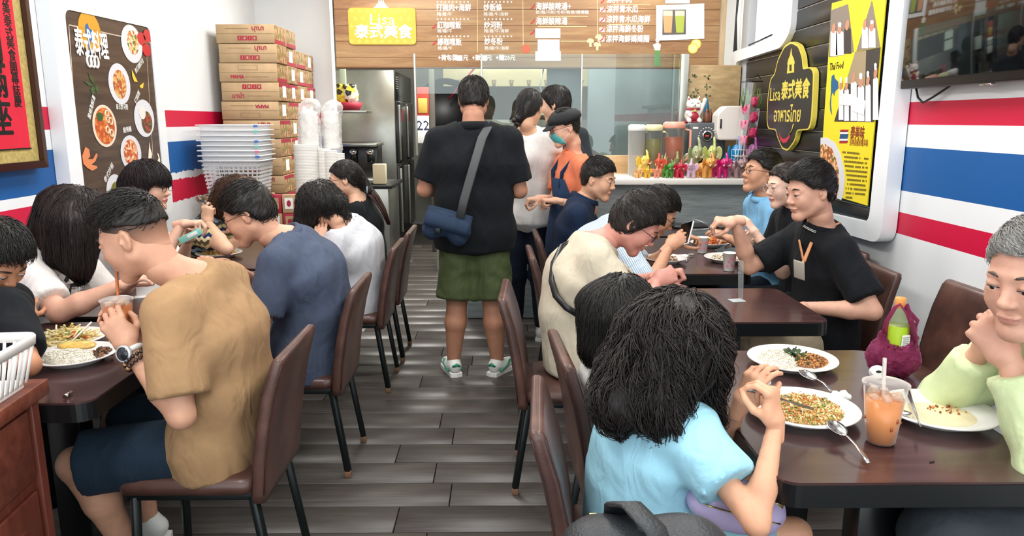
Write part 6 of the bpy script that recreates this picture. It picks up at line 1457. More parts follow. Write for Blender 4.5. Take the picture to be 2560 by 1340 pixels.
b = B(); b.lathe([(.032, 0), (.040, 0), (.040, .01), (.032, .012)], (0, 0, 0), 24); b.bm.transform(plane_M((0, -.141, .30), (1, 0, 0), (0, 0, 1))); b.build('dial_ring', mat('chrome', 'd0d0d0', .15, 1), ov)
b = B(); b.prism(ellipse((0, 0), .032, .032), .004, plane_M((0, -.141, .30), (1, 0, 0), (0, 0, 1))); b.build('display', m_dark, ov)
text('88:8', .016, mat('led_red', 'ff3030', .5, emit=2), ov, plane_M((0, -.1455, .30), (1, 0, 0), (0, 0, 1)))
for i in range(12):
    a = -1.9+i*.345; 
    if abs(math.sin(a)) < 2: b = B(); b.box((.062*math.sin(a), -.141, .30+.062*math.cos(a)), (.009, .002, .006)); b.build('dial_mark', m_paper, ov)
b = B(); b.box((0, -.143, .13), (.21, .008, .15), .006); b.build('basket_window', m_dark, ov)
b = B(); b.box((-.09, -.142, .36), (.04, .002, .015)); b.build('badge', m_paper, ov)
# beckoning cat
cx_, cy_ = W(1733, 280, 5.8).x, 5.80; cat = empty('lucky_cat', (cx_, cy_, 1.4785), 0, 'white beckoning cat figurine in a red bib sitting on the air fryer', 'figurine')
m_cw = mat('cat_white', 'efe9df', .3)
v = Vol((-.11, -.09, -.005), (.13, .09, .23), .0035)
v.ell((0, .01, .055), (.062, .05, .06), 0); v.ell((0, -.005, .135), (.056, .048, .045), .02)
for s_ in (-1, 1):
    v.cone((s_*.034, 0, .165), (s_*.043, -.003, .195), .017, .004, .008); v.cone((s_*.035, -.03, .02), (s_*.04, -.055, .012), .02, .016, .01); v.ell((s_*.025, -.045, .12), (.018, .012, .012), .01)
v.cone((.05, -.01, .08), (.078, -.015, .15), .018, .013, .015); v.ell((.080, -.018, .168), (.016, .015, .018), .01); v.cone((-.05, -.02, .075), (-.03, -.05, .055), .016, .014, .01)
P, Q = v.mesh(); link('body', mesh_np('cat', P, Q), m_cw, cat)
b = B(); b.lathe([(.050, 0), (.056, .006), (.050, .014)], (0, -.0, .092), 24); b.build('collar', m_bred, cat)
b = B(); b.sph((0, -.052, .088), .010); b.build('bell', mG, cat)
b = B(); b.sph((0, -.035, .045), (.036, .022, .036)); b.build('bib', m_bred, cat)
b = B(); b.box((0, .0, .006), (.13, .10, .012), .004); b.build('cushion', m_bred, cat)
for s_ in (-1, 1):
    b = B(); b.tube([(s_*.012, -.050, .142), (s_*.020, -.051, .147), (s_*.029, -.047, .142)], .0018, 5); b.build('eye', m_dark, cat)
    b = B(); b.cyl((s_*.038, -.012, .172), (s_*.042, -.014, .186), .008, .002, n=8); b.build('inner_ear', m_red, cat)
b = B(); b.sph((0, -.056, .130), (.004, .003, .003)); b.tube([(-.010, -.053, .124), (-.004, -.0555, .121), (0, -.056, .124), (.004, -.0555, .121), (.010, -.053, .124)], .0012, 5); b.build('muzzle', m_dark, cat)
b = B(); b.lathe([(0, 0), (.02, 0), (.022, .01), (.022, .11), (.012, .15), (.010, .18), (0, .185)], (0, 0, 0), 18); o = b.build('bottle', mat('bottle_blue', '2f6c8c', .15), None, (cx_+.165-.045, 5.87, 1.4785)); tag(o, 'slim blue bottle behind the lucky cat', 'bottle')
for i, dx in enumerate((.095, .128)):
    b = B(); b.lathe([(0, 0), (.018, 0), (.02, .01), (.02, .06), (.010, .08), (.010, .10), (0, .10)], (0, 0, 0), 16); o = b.build('bottle', mat('bottle_brown', '6a3c22', .2), None, (cx_+dx, 5.76+.03*i, 1.4785)); tag(o, ['small brown bottle right beside the lucky cat', 'small brown bottle at the air fryer edge'][i], 'bottle')
# paper towel dispenser, hanging dragon fruit pouch, wire basket
ds = empty('paper_dispenser', (1.70, 5.68, 1.47), 0, 'white wall-mounted paper towel dispenser beside the board', 'dispenser')
b = B(); pr = [(-.10, -.06), (-.085, -.12), (.10, -.12), (.10, .13), (-.04, .13), (-.10, .07)]; b.prism(pr, .16, plane_M((0, .08, 0), (1, 0, 0), (0, 0, 1))); g_ = [e for e in b.bm.edges]; bmesh.ops.bevel(b.bm, geom=g_, offset=.008, segments=2, affect='EDGES'); b.build('housing', mat('dispenser_white', 'e9e6de', .35), ds)
b = B(); b.box((-.075, -.083, .0), (.012, .006, .07), .002); b.build('window', m_dark, ds)
b = B(); b.box((.13, 0, 0), (.07, .10, .14), .003); b.build('wall_bracket', m_ss, ds)
df = empty('dragon_fruit_pouch', (1.79, 5.46, 1.52), 0, 'clear hanging pouch of bright pink dragon fruit on the board edge', 'pouch')
b = B(); g_ = [[Vector((x, .028*math.cos(x*11)*math.sin((z+.24)*6.2)*sd, z)) for x in np.linspace(-.075, .075, 9)] for sd in (1,) for z in np.linspace(-.24, .24, 15)]; b.grid(g_); g_ = [[Vector((x, -.032*math.cos(x*18), z)) for x in np.linspace(-.075, .075, 9)] for z in np.linspace(-.24, .24, 15)]; b.grid(g_); b.build('film', glass('pouch_film', 'ffffff', .08, clear=.10), df, rot=(0, .08, 0))
b = B(); b.tube([(-.08, 0, .245), (.08, 0, .25)], .004); b.tube([(0, 0, .25), (.045, .02, .30), (.075, .03, .27)], .003); b.build('hanger', m_dark, df)
for i in range(6):
    z = -.17+i*.055; x_ = .03*(1 if i % 2 else -1); v = Vol((-.06, -.06, -.07), (.06, .06, .09), .005); v.ell((0, 0, 0), (.030, .026, .038), 0)
    for k in range(8): a = k*.9; zz_ = -.02+.05*(k/8); v.cone((.022*math.cos(a), .02*math.sin(a), zz_), (.036*math.cos(a), .034*math.sin(a), zz_+.03), .008, .002, .006)
    P, Q = v.mesh(); link('dragon_fruit', mesh_np('df', P, Q), food_mat('dragon_pink', ['c4205c', 'd8386c', 'e05a80', 'b81c50'], 30, .35, .2), df, (x_, 0, z))
b = B()
for i in range(14): x_ = R.uniform(-.06, .06); b.tube([(x_, -.012, .06), (x_+R.uniform(-.02, .02), -.015, .13), (x_+R.uniform(-.03, .03), -.012, .2)], [.006, .005, .001], 5)
b.build('leaves', mat('leaf_green', '5d7d34', .5), df)
wb = empty('wire_basket', (1.79, 5.56, 1.19), 0, 'white wire basket fixed below the pouch', 'basket')
b = B()
for i in range(8): x_ = -.07+i*.02; b.tube([(x_, -.05, .09), (x_, -.045, 0), (x_, .045, 0), (x_, .05, .09)], .002, 4)
for z in (.0, .045, .09): b.tube([(-.072, -.05, z), (.072, -.05, z), (.072, .05, z), (-.072, .05, z), (-.072, -.05, z)], .0022, 4)
b.tube([(.072, 0, .09), (.075, 0, .12)], .003); b.build('wires', m_paper, wb)
# ---- elephants
m_tusk = mat('tusk_cream', 'efe6cf', .3)
def eleph():
    v = Vol((-.42, -.55, -.01), (.42, .50, 1.06), .014); t = empty('elephant_figurine')
    v.ell((0, .08, .40), (.23, .30, .21), 0)
    for s_ in (-1, 1):
        v.cone((s_*.13, -.12, .36), (s_*.14, -.14, .05), .105, .09, .04, flat1=False); v.cone((s_*.13, .27, .36), (s_*.14, .28, .05), .11, .09, .04)
    v.ell((0, -.22, .60), (.17, .17, .17), .05); v.cone((0, -.36, .58), (0, -.44, .68), .085, .07, .05); v.cone((0, -.44, .68), (.01, -.38, .90), .07, .045, .03); v.cone((.01, -.38, .90), (.02, -.30, .99), .045, .035, .02)
    v.ell((0, -.24, .74), (.10, .10, .06), .04); v.cone((0, .36, .45), (.03, .42, .28), .025, .015, .02)
    v.cut(lambda X, Y, Z: .012-Z+0*X+0*Y)
    P, Q = v.mesh(); link('body', mesh_np('elephant', P, Q), m_cw, t)
    for s_ in (-1, 1):
        v = Vol((-.2, -.08, -.25), (.2, .08, .25), .012); v.ell((0, 0, 0), (.15, .028, .20), 0); v.ell((0, -.03, 0), (.11, .02, .15), .02, None, '-')
        P, Q = v.mesh(); link('ear', mesh_np('ear', P, Q), m_cw, t, (s_*.25, -.18, .58), (0, s_*.2, s_*-.45))
        b = B(); b.tube([(s_*.09, -.32, .52), (s_*.13, -.44, .50), (s_*.15, -.50, .58)], [.028, .022, .006], 8); b.build('tusk', m_tusk, t)
        b = B(); b.sph((s_*.12, -.355, .64), .018, 8); b.build('eye', m_dark, t)
    return t
E0 = eleph(); first = True
for (px, D, hpx, col, rz, ll) in [(1604, 5.64, 66, 'e8c858', .3, 'large yellow elephant with a raised trunk at the left end, behind'), (1643, 5.64, 58, 'd8543c', -.1, 'coral red elephant behind the salmon one'), (1595, 5.47, 31, 'e8b070', .2, 'small peach elephant, leftmost in front'), (1618, 5.47, 31, 'e6b030', 0, 'small golden yellow elephant, second in front'),
    (1642, 5.47, 31, 'e29074', -.2, 'small salmon pink elephant'), (1680, 5.66, 66, '8c8e54', .2, 'olive elephant behind the green one'), (1670, 5.47, 47, '4a8a34', .3, 'grass green elephant'), (1698, 5.47, 46, 'c4203c', 0, 'crimson elephant'), (1726, 5.66, 96, 'a2ac80', .5, 'tall sage elephant with a blue back and its trunk straight up'),
    (1728, 5.47, 49, 'd8b4cc', -.3, 'pale lilac elephant'), (1772, 5.66, 97, 'bcc678', .1, 'tall lime elephant with its trunk straight up'), (1762, 5.47, 64, 'e09a48', .5, 'orange elephant'), (1801, 5.47, 63, 'c8186c', .3, 'magenta elephant'), (1826, 5.66, 100, '1e90c8', .4, 'tall turquoise blue elephant behind'), (1841, 5.47, 60, '98787c', .5, 'mauve brown elephant'), (1866, 5.66, 101, 'b85aa4', .4, 'tall orchid purple elephant behind'), (1877, 5.47, 68, 'e0b82c', .6, 'mustard yellow elephant, rightmost in front')]:
    e = E0 if first else copy_tree(E0); first = False; H = hpx/1887*D*1.0; p = W(px, 433, D); e.location = (p.x, D, 1.0785); e.rotation_euler = (0, 0, rz)
    fat_ = min(1, .064*3.2/H) if H > .22 else 1.0
    e.scale = (H*fat_, H*fat_, H); tag(e, ll+' on the counter', 'figurine', 'painted elephants on the counter')
    mm = mat('elephant_'+col, col, .28, noise=(30, .25), coat=.3)
    for ch in e.children:
        if ch.name.startswith(('body', 'ear')):
            ch.material_slots[0].link = 'OBJECT'; ch.material_slots[0].material = mm
# folded papers at left end of ledge
for i in range(3): b = B(); b.box((0, 0, 0), (.10, .07, .003), .001); o = b.build('paper_slip', m_paper, None, (W(1555+i*3, 430, 5.5).x, 5.5+.02*i, 1.0805+.0035*i), (0, 0, .2*i)); tag(o, ['folded paper slip at the bottom of the little pile', 'folded paper slip in the middle of the little pile', 'folded paper slip on top of the little pile'][i]+' at the counter end', 'paper')
# ================================================================ plates, food, drinks and belongings
TZ = .75
m_plate = mat('porcelain', 'eeece8', .18, coat=.3)
def plate(px, py, r, label, z=TZ, group='white dinner plates'):
    p = PZ(px, py, z+.012); b = B()
    b.lathe([(0, .004), (r*.55, .004), (r*.60, 0), (r*.64, .0), (r*.66, .006), (r*.98, .022), (r, .0245), (r*.985, .0275), (r*.68, .013), (r*.60, .010), (0, .010)], n=48); o = b.build('plate', m_plate, None, (p.x, p.y, z+.0005)); tag(o, label, 'plate', group); return Vector((p.x, p.y, z+.011))
def bits(c, n, rx, ry, h, cols, size, label, kind='grain', seed=1, dome=1.0, rot=0, cat='food', name='food'):
    """a heap of many small pieces"""
    rr = random.Random(seed); b = B(); ms = [mat('food_'+k, k, .4, sss=.05) for k in cols]
    v = []; 
    for i in range(n):
        a = rr.random()*2*pi; q = math.sqrt(rr.random()); x, y = q*rx*math.cos(a), q*ry*math.sin(a); x, y = x*math.cos(rot)-y*math.sin(rot), x*math.sin(rot)+y*math.cos(rot)
        z = h*(1-q*q)**.6*dome*rr.uniform(.75, 1.05)+.002; b.mi = rr.randrange(len(ms)); s = size*rr.uniform(.6, 1.3); eu = (rr.random()*3, rr.random()*3, rr.random()*3)
        if kind == 'grain': g = bmesh.ops.create_icosphere(b.bm, subdivisions=1, radius=1); b._done(g['verts'], Matrix.Translation(c+Vector((x, y, z))) @ Euler(eu).to_matrix().to_4x4() @ Matrix.Diagonal((s*.45, s*.45, s, 1)), True)
        elif kind == 'leaf': b.box(c+Vector((x, y, z)), (s*2, s*.9, s*.25), 0, (eu[0]*.3, eu[1]*.3, eu[2]*2))
        elif kind == 'noodle':
            d = Vector((rr.uniform(-1, 1), rr.uniform(-1, 1), rr.uniform(-.15, .25))).normalized()*s*4; e = Vector((rr.uniform(-1, 1), rr.uniform(-1, 1), 0))*s*2; p0 = c+Vector((x, y, z)); b.tube([p0-d, p0-d*.3+e, p0+d*.4+e*.5, p0+d], s*.38, 5)
        else: b.box(c+Vector((x, y, z)), (s, s*.8, s*.6), s*.15, eu, 1)
    # the bed under the pieces
    b.mi = 0
    if n > 100: b.sph(c+Vector((0, 0, h*.02)), (rx*.97, ry*.97, h*.90), 24, (0, 0, rot))
    o = b.build(name, ms); tag(o, label, cat, None, 'stuff'); return o
RICE = ['e9e3d2', 'f2eee2', 'ddd4be']; FR = ['d9b06a', 'e6c88e', 'c98d48', 'efe0b8', 'c07a3a', '8a9a44']; MEAT = ['8a5a30', 'a9713c', '6e4426', 'c08a50']; NOOD = ['c98a4a', 'd8a05c', 'b5703a', 'e0b070']
# right front table
c1 = plate(1980, 904, .135, 'white plate of rice and minced meat with basil, farther on the front table')
bits(c1+Vector((-.045, .005, 0)), 1100, .06, .07, .030, RICE, .0040, 'pile of white rice on the far plate of the front table', name='rice')
bits(c1+Vector((.048, -.012, 0)), 420, .058, .05, .024, MEAT+['c98a48'], .0065, 'minced basil meat beside the white rice', 'cube', 2, name='minced_meat')
bits(c1+Vector((.01, .01, .006)), 34, .05, .06, .022, ['2f4a1c', '3d5c24', '24381a'], .012, 'dark green basil leaves over the minced meat', 'leaf', 3, name='basil_leaves')
c2 = plate(2006, 1028, .140, 'white plate of fried rice in front of the curly haired girl')
bits(c2+Vector((.0, .0, 0)), 2000, .100, .088, .032, FR, .0052, 'fried rice with egg and greens heaped on the near plate', 'grain', 4, name='fried_rice')
bits(c2+Vector((.0, .0, .01)), 40, .09, .08, .030, ['7f8a4c', '3a2a1c', 'c8702c'], .004, 'green and orange flecks in the fried rice', 'leaf', 5, name='vegetable_flecks')
c3 = plate(2345, 1034, .138, 'nearly empty white plate with sauce smears before the grey haired man')
flat('sauce_smear', ellipse((0, 0), .095, .08, 24), Matrix.Translation(c3+Vector((0, 0, -.0008))), 0, mat('sauce', 'e2d6b0', .3, noise=(20, .12)), None, .0012); tag(bpy.data.objects['sauce_smear'], 'thin creamy sauce left on the nearly empty plate', 'food', None, 'stuff')
bits(c3+Vector((.035, .02, 0)), 26, .05, .03, .004, ['a8642c', 'c98a48', '7a4a24'], .006, 'brown food scraps on the nearly empty plate', 'cube', 6, name='food_scraps')
m_steel = mat('cutlery_steel', 'c4c4c2', .18, 1)
def spoon(p0, p1, label, s=1, tilt=0, face=None):       # bowl at p0, handle end at p1
    p0, p1 = Vector(p0), Vector(p1); d = (p1-p0).normalized(); side = d.cross(Vector((0, 0, 1))).normalized(); up = side.cross(d)
    if face is not None: up = Vector(face).normalized(); side = d.cross(up).normalized(); up = side.cross(d)
    b = B(); g_ = []
    for i in range(9):
        t = i/8; w = .021*s*math.sin(pi*(t*.86+.10))**.7; g_.append([p0+d*(t*.062*s-.02*s)+side*(w*u)-up*(.008*s*(1-u*u)*math.sin(pi*(t*.9+.05))) for u in np.linspace(-1, 1, 7)])
    b.grid(g_); st_ = p0+d*.040*s; L = (p1-st_); n = up*.006*s
    b.tube([st_, st_+L*.15+n, st_+L*.5+n*1.3, st_+L*.85+n*.6, p1], [.0042*s, .0032*s, .004*s, .0065*s, .005*s], 8, True, (1, .3))
    o = b.build('spoon', m_steel); o.modifiers.new('s', 'SOLIDIFY').thickness = .0012; tag(o, label, 'spoon'); return o
def on(px, py, z): return PZ(px, py, z)
spoon(on(2015, 932, TZ+.03), on(2080, 980, TZ+.012), 'steel spoon leaning on the plate of rice and minced meat')
spoon(on(2088, 1062, TZ+.035), on(2172, 1158, TZ+.008), 'steel spoon leaning from the fried rice plate onto the table')
spoon(on(2255, 1031, TZ+.024), on(2200, 1022, TZ+.020), 'steel spoon lying in the nearly empty plate')
m_chop = mat('steel_chopstick', '8e8f90', .25, 1)
def chopstick(a, c_, label, r=.0028, m=m_chop, g='chopsticks'):
    b = B(); b.tube([a, Vector(a)*.5+Vector(c_)*.5, c_], [r*.6, r*.9, r*1.15], 8); return tag(b.build('chopstick', m), label, 'chopstick', g)
chopstick(on(2302, 1066, TZ+.03), on(2256, 955, TZ+.03), 'steel chopstick resting on the nearly empty plate, left of its pair')
chopstick(on(2300, 1064, TZ+.035), on(2264, 950, TZ+.03), 'steel chopstick resting on the nearly empty plate, right of its pair')
def crumpled(name, c, r, m, label, cat, seed=0, h=.005):
    v = Vol((-.12, -.12, -.12), (.12, .12, .12), h); v.ell((0, 0, 0), r, 0); P, Q = v.mesh(); N = vnormals(P, Q); P = P+N*((vnoise(P, 60, seed)*.008+np.abs(vnoise(P, 110, seed+1))*.006))[:, None]; P[:, 2] = np.maximum(P[:, 2], -r[2]*.8)
    o = link(name, mesh_np(name, P+np.array(c), Q), m); return tag(o, label, cat)
p = on(2100, 990, TZ+.012); crumpled('napkin', p, (.030, .018, .012), m_paper, 'crumpled white napkin on the table by the spoon handle', 'napkin', 1)
# iced tea cup
def cup(c, H, r0, r1, liquid, label, level=.72, straw=None, ice=True, name='drink_cup', dome=True):
    t = empty(name, c, 0, label, 'cup'); m_cp = glass('cup_plastic', 'f8f8f6', .05, .04)
    b = B(); b.lathe([(0, .002), (r0*.9, .002), (r0, .006), (r0*1.03, .02), (r0+(r1-r0)*.5, H*.5), (r1, H*.95), (r1*1.04, H*.96), (r1*1.04, H*.975), (r1, H*.975)], n=36); b.build('cup_wall', m_cp, t)
    rl = r0+(r1-r0)*level; b = B(); b.lathe([(0, .004), (r0*.97, .006), (rl*.975, H*level), (0, H*level)], n=36); b.build('drink', mat('liquid_'+liquid, liquid, .25, sss=.1), t)
    b = B(); b.lathe([(r1*1.05, H*.955), (r1*1.08, H*.96), (r1*1.08, H*.985), (r1*.98, H*.99), (r1*.92, H*1.005), (r1*.4, H*1.01), (0, H*1.008)], n=36); b.build('lid', glass('lid_plastic', 'f4efe9', .08, .16), t)
    if ice:
        for i in range(7): a = i*1.1; b = B(); q = .0; b.box((rl*.62*math.cos(a), rl*.62*math.sin(a), H*(level-.01+.03*(i % 3))), (.022, .022, .018), .004, (a, .5*a, a)); b.build('ice_cube', glass('ice', 'f3e3d2', .1, .35), t)
        for i in range(9): a = R.random()*6.28; b = B(); zz_ = R.uniform(.3, .62); rq = (r0+(r1-r0)*zz_)*.955; b.sph((rq*math.cos(a), rq*math.sin(a), H*zz_), (.004, .004, .007), 8, (0, R.random(), 0)); b.build('tea_fleck', mat('tea_brown', 'a0501e', .4), t)
    if straw: b = B(); b.tube([Vector(straw[0])-Vector(c), Vector(straw[1])-Vector(c)], .0045, 10, False); b.build('straw', mat(straw[2], straw[3], .3, trans=.2), t)
    return t
p = on(2200, 1106, TZ); T_ = Vector((p.x, p.y, TZ+.001))
cup(T_, .150, .033, .048, 'e0904f', 'large clear cup of iced orange Thai tea with a lid and pale straw', .74, (T_+Vector((.002, 0, .02)), W(2212, 895, p.y+.01), 'straw_pale', 'e8ded4'))
# purple bag with the green tea bottle
bp = on(2232, 935, TZ); bt = empty('tea_bottle', (bp.x, bp.y, TZ+.002), .3, 'green labelled plastic tea bottle with an orange cap in the purple bag', 'bottle'); Hb = .235
b = B(); b.lathe([(0, 0), (.028, 0), (.032, .008), (.032, .05), (.029, .055), (.032, .06), (.032, .155), (.029, .175), (.014, .205), (.013, .215), (0, .215)], n=28); b.build('bottle_wall', glass('bottle_clear', 'eaf3d8', .04, .12), bt)
b = B(); b.lathe([(0, .004), (.030, .006), (.030, .15), (0, .15)], n=24); b.build('tea', mat('green_tea', 'b9b878', .2, trans=.3), bt)
b = B(); b.lathe([(.0325, .075), (.0328, .15), (.0325, .152)], n=28); lb_ = b.build('label', mat('label_green', 'a8c82c', .4), bt)
MB_ = plane_M((0, -.0335, .105), (1, 0, 0), (0, 0, 1))
flat('label_panel', rrect(.030, .048, .004), MB_, 0, m_paper, lb_, .0008)
b = B()
for i in range(7): b.box((0, -.0348, .085+i*.006), (.024-.004*(i % 2), .0006, .002))
b.build('label_print', mat('ink_grey', '77868f', .5), lb_)
b = B(); b.lathe([(.015, .205), (.0155, .207), (.0155, .232), (.013, .235), (0, .235)], n=20); b.build('cap', mat('cap_orange', 'd9924a', .4), bt)
m_pbag = glass('purple_film', 'd88ab0', .15, .34); NTp = NT(m_pbag); NTp.b.inputs['Base Color'].default_value = lin('b8487c'); NTp.bump(NTp.noise(NTp.coord(), 30, 5, .7, 1), 1, .02)
v = Vol((bp.x-.16, bp.y-.13, TZ-.01), (bp.x+.16, bp.y+.13, TZ+.24), .005)
v.ell((bp.x, bp.y, TZ+.05), (.070, .06, .06), 0); v.ell((bp.x-.045, bp.y, TZ+.055), (.035, .035, .04), .02); v.cone((bp.x+.02, bp.y, TZ+.06), (bp.x+.038, bp.y, TZ+.16), .045, .012, .02); v.cone((bp.x-.03, bp.y, TZ+.06), (bp.x-.042, bp.y, TZ+.12), .035, .012, .02)
v.ell((bp.x, bp.y, TZ+.055), (.060, .05, .055), 0, None, '-'); v.ell((bp.x, bp.y, TZ+.13), (.036, .036, .08), .01, None, '-'); v.cut(lambda X, Y, Z: TZ+.003-Z+0*X+0*Y)
P, Q = v.mesh(); N = vnormals(P, Q); P = P+N*((vnoise(P, 38, 9)*.009+np.abs(vnoise(P, 90, 10))*.006))[:, None]; P[:, 2] = np.maximum(P[:, 2], TZ+.002)
pb = empty('shopping_bag', (bp.x, bp.y, TZ), 0, 'crumpled translucent purple plastic bag standing on the front table', 'bag')
adopt(link('bag_body', mesh_np('bag', P, Q), m_pbag), pb)
for sx, sg in ((-1, 0), (1, 1)):
    b = B(); b.tube([(sx*.040, 0, .10), (sx*.046, -.02, .17), (-.030+.03*sg, -.03, .215), (-.02+.02*sg, -.035, .225), (.0+.01*sg, -.035, .20), (.038, -.03, .12), (.05, -.01, .08)], [.010, .007, .006, .006, .007, .010, .014], 8, True, (1, .35)); b.build('handle', m_pbag, pb)
for i, (px, py, rr_, cc, ll) in enumerate(((2186, 942, .019, 'f1f1ee', 'small round white tin with black print beside the purple bag'),)):
    q = on(px, py+6, TZ); b = B(); b.lathe([(0, 0), (rr_, 0), (rr_*1.05, .004), (rr_*1.05, .018), (rr_, .022), (0, .022)], n=24); b.bm.transform(Matrix.Rotation(1.1, 4, 'X')); o = b.build('tin', mat('tin_white', cc, .3), None, (q.x, q.y, TZ+.020)); tag(o, ll, 'tin')
    flat('tin_print', ellipse((0, 0), .009, .004, 12), Matrix.Rotation(1.1, 4, 'X') @ Matrix.Translation((0, 0, .0222)), 0, m_dark, o, .0004)
b = B(); b.lathe([(0, 0), (.016, 0), (.018, .02), (.017, .05), (.008, .062), (0, .062)], n=18); q = on(2205, 925, TZ); o = b.build('small_jar', mat('jar_dark', '3f3a30', .15), None, (q.x, q.y, TZ+.001)); tag(o, 'small dark jar with a silver cap half inside the purple bag', 'jar')
b = B(); b.lathe([(.0095, .058), (.0095, .070), (0, .071)], n=16); b.build('cap', m_steel, o)
b = B(); b.box((0, 0, 0), (.014, .003, .002), .0005); q = on(2330, 1154, TZ+.002); tag(b.build('crumb', m_dark, None, (q.x, q.y, TZ+.0018), (0, 0, .3)), 'tiny dark crumb on the front table', 'crumb')
# acrylic stand on the bare table
q = on(1842, 752, TZ); m_ac = glass('acrylic', 'f4fafa', .03, .12)
b = B(); b.box((0, 0, .002), (.06, .05, .003), .001); b.box((.024, .02, .085), (.004, .03, .166), .001, (0, -.06, .2)); tag(b.build('acrylic_stand', m_ac, None, (q.x, q.y, TZ), (0, 0, .2)), 'clear acrylic sign stand on the bare dark table', 'stand')
# table with cups
c4 = plate(1819, 648, .125, 'white plate of rice before the man with the orange lanyard'); bits(c4+Vector((-.02, 0, 0)), 260, .07, .06, .022, RICE+['b98a50', '7f6a3a'], .009, 'rice and chopped meat on the plate by the lanyard man', 'grain', 11, name='rice')
c5 = plate(1774, 610, .120, 'white plate of orange fried noodles behind the paper cups'); bits(c5+Vector((.01, 0, 0)), 130, .075, .06, .035, ['d87a34', 'e6984c', 'c4602c'], .008, 'orange fried noodles piled behind the paper cups', 'noodle', 12, name='noodles')
c6 = plate(1663, 650, .115, 'white plate by the man holding a phone'); bits(c6, 150, .07, .05, .022, MEAT+RICE, .010, 'mixed rice on the plate below the phone', 'grain', 13, name='rice')
def papercup(px, py, label, H=.09):
    q = on(px, py, TZ); t = empty('paper_cup', (q.x, q.y, TZ+.001), 0, label, 'cup', 'white paper cups with pink blossoms'); b = B(); b.lathe([(0, .003), (.024, .003), (.025, 0), (.026, .002), (.034, H), (.036, H+.001), (.0345, H+.003), (.033, H), (.0235, .006), (0, .006)], n=28); b.build('cup_wall', mat('cup_paper', 'f0eeea', .55), t)
    for i, (a, z) in enumerate(((-1.9, .55), (-1.35, .35), (-1.1, .7), (-2.2, .3), (-1.6, .75))):
        r_ = .0265+.008*z; M = Matrix.Translation((r_*math.cos(a), r_*math.sin(a), H*z)) @ plane_M((0, 0, 0), (-math.sin(a), math.cos(a), 0), (0, 0, 1))
        b = B()
        for k in range(5): b.prism(ellipse((.005*math.cos(k*1.257), .005*math.sin(k*1.257)), .0036, .0036, 8), .0006, M)
        b.build('blossom_print', mat('blossom_pink', 'e08a9a', .5), t)
papercup(1755, 633, 'white paper cup with pink blossoms, farther of the two'); papercup(1822, 677, 'white paper cup with pink blossoms at the table front edge')
q = on(1885, 677, TZ); b = B(); b.box((0, 0, .005), (.15, .075, .009), .003); ph_ = b.build('phone', m_dark, None, (q.x, q.y, TZ+.0005), (0, 0, .05)); tag(ph_, 'black phone lying at the edge of the table with paper cups', 'phone')
spoon(on(1728, 634, TZ+.012), on(1715, 652, TZ+.006), 'small steel spoon beside the farther paper cup', .8)
b = B(); b.box((0, 0, .001), (.09, .07, .0015)); q = on(1705, 640, TZ); tag(b.build('napkin', m_paper, None, (q.x, q.y, TZ+.0005), (0, 0, .3)), 'flat white napkin by the farther paper cup', 'napkin')
q = on(1790, 623, TZ); crumpled('plastic_wrap', (q.x+.19, q.y-.12, TZ+.03), (.07, .05, .03), glass('wrap_grey', 'd8d8d0', .2, .5), 'crumpled grey plastic bag beside the noodles', 'bag', 5)
b = B(); b.box((0, 0, .012), (.24, .17, .02), .008); q = on(1742, 568, TZ); tag(b.build('tray', mat('tray_dark', '2c2c2e', .4), None, (q.x-.06, q.y, TZ+.0005)), 'dark tray on the small table nearest the counter', 'tray')
# left tables
c7 = plate(548, 636, .125, 'white plate of fried rice on the table beside the blue polo man'); bits(c7, 420, .09, .08, .035, FR+['c9702c'], .009, 'orange fried rice on the plate beside the blue polo man', 'grain', 14, name='fried_rice')
c8 = plate(188, 893, .125, 'white plate of rice and fried egg in front of the tan shirt man')
bits(c8+Vector((-.01, -.02, 0)), 1100, .09, .05, .030, RICE, .0042, 'white rice on the near left plate', 'grain', 15, name='rice')
v = Vol((-.08, -.06, -.02), (.08, .06, .03), .003); v.ell((0, 0, 0), (.06, .032, .010), 0); P, Q = v.mesh(); P = crumple(P, Q, .004, (40, 40, 40), 4); o = link('fried_egg', mesh_np('egg', P+np.array(c8+Vector((-.01, .035, .028))), Q), mat('fried_egg', 'ddb45e', .3, noise=(30, .25))); tag(o, 'browned fried egg on top of the white rice', 'egg')
bits(c8+Vector((.07, .02, 0)), 60, .03, .04, .022, ['5a3a24', '3c2a1e', '8a5a34'], .010, 'dark stir-fried meat beside the rice', 'cube', 16, name='stir_fried_meat')
c9 = plate(168, 852, .125, 'white plate of flat noodles with carrot behind the rice plate'); bits(c9, 170, .085, .07, .035, ['e0c888', 'ecdcae', 'd0b468', 'c8c07a'], .008, 'pale stir-fried noodles with vegetables', 'noodle', 17, name='noodles')
bits(c9+Vector((.04, -.03, .02)), 12, .04, .02, .012, ['d8602c', 'c84e24', '6f8a3a'], .014, 'carrot and green slices on the noodles', 'leaf', 18, name='carrot_slices')
m_wchop = mat('white_chopstick', 'e6e2da', .3)
chopstick(on(180, 852, TZ+.05), on(228, 806, TZ+.075), 'white chopstick in the noodle plate, upper of its pair', .003, m_wchop); chopstick(on(176, 856, TZ+.045), on(222, 812, TZ+.07), 'white chopstick in the noodle plate, lower of its pair', .003, m_wchop)
# cup between the hands of the man in tan
hw = tan['hands']['n'][0]; q = W(298, 812, 2.115); T2_ = Vector((q.x, q.y, q.z-.055))
mouth = tan['head']['c']+tan['head']['M']@V3(0, .098, -.062)
cup(T2_, .135, .030, .043, 'd2793c', 'clear cup of orange Thai tea held by the man in tan', .86, (T2_+Vector((0, 0, .03)), Vector(mouth), 'straw_orange', 'c8703a'))
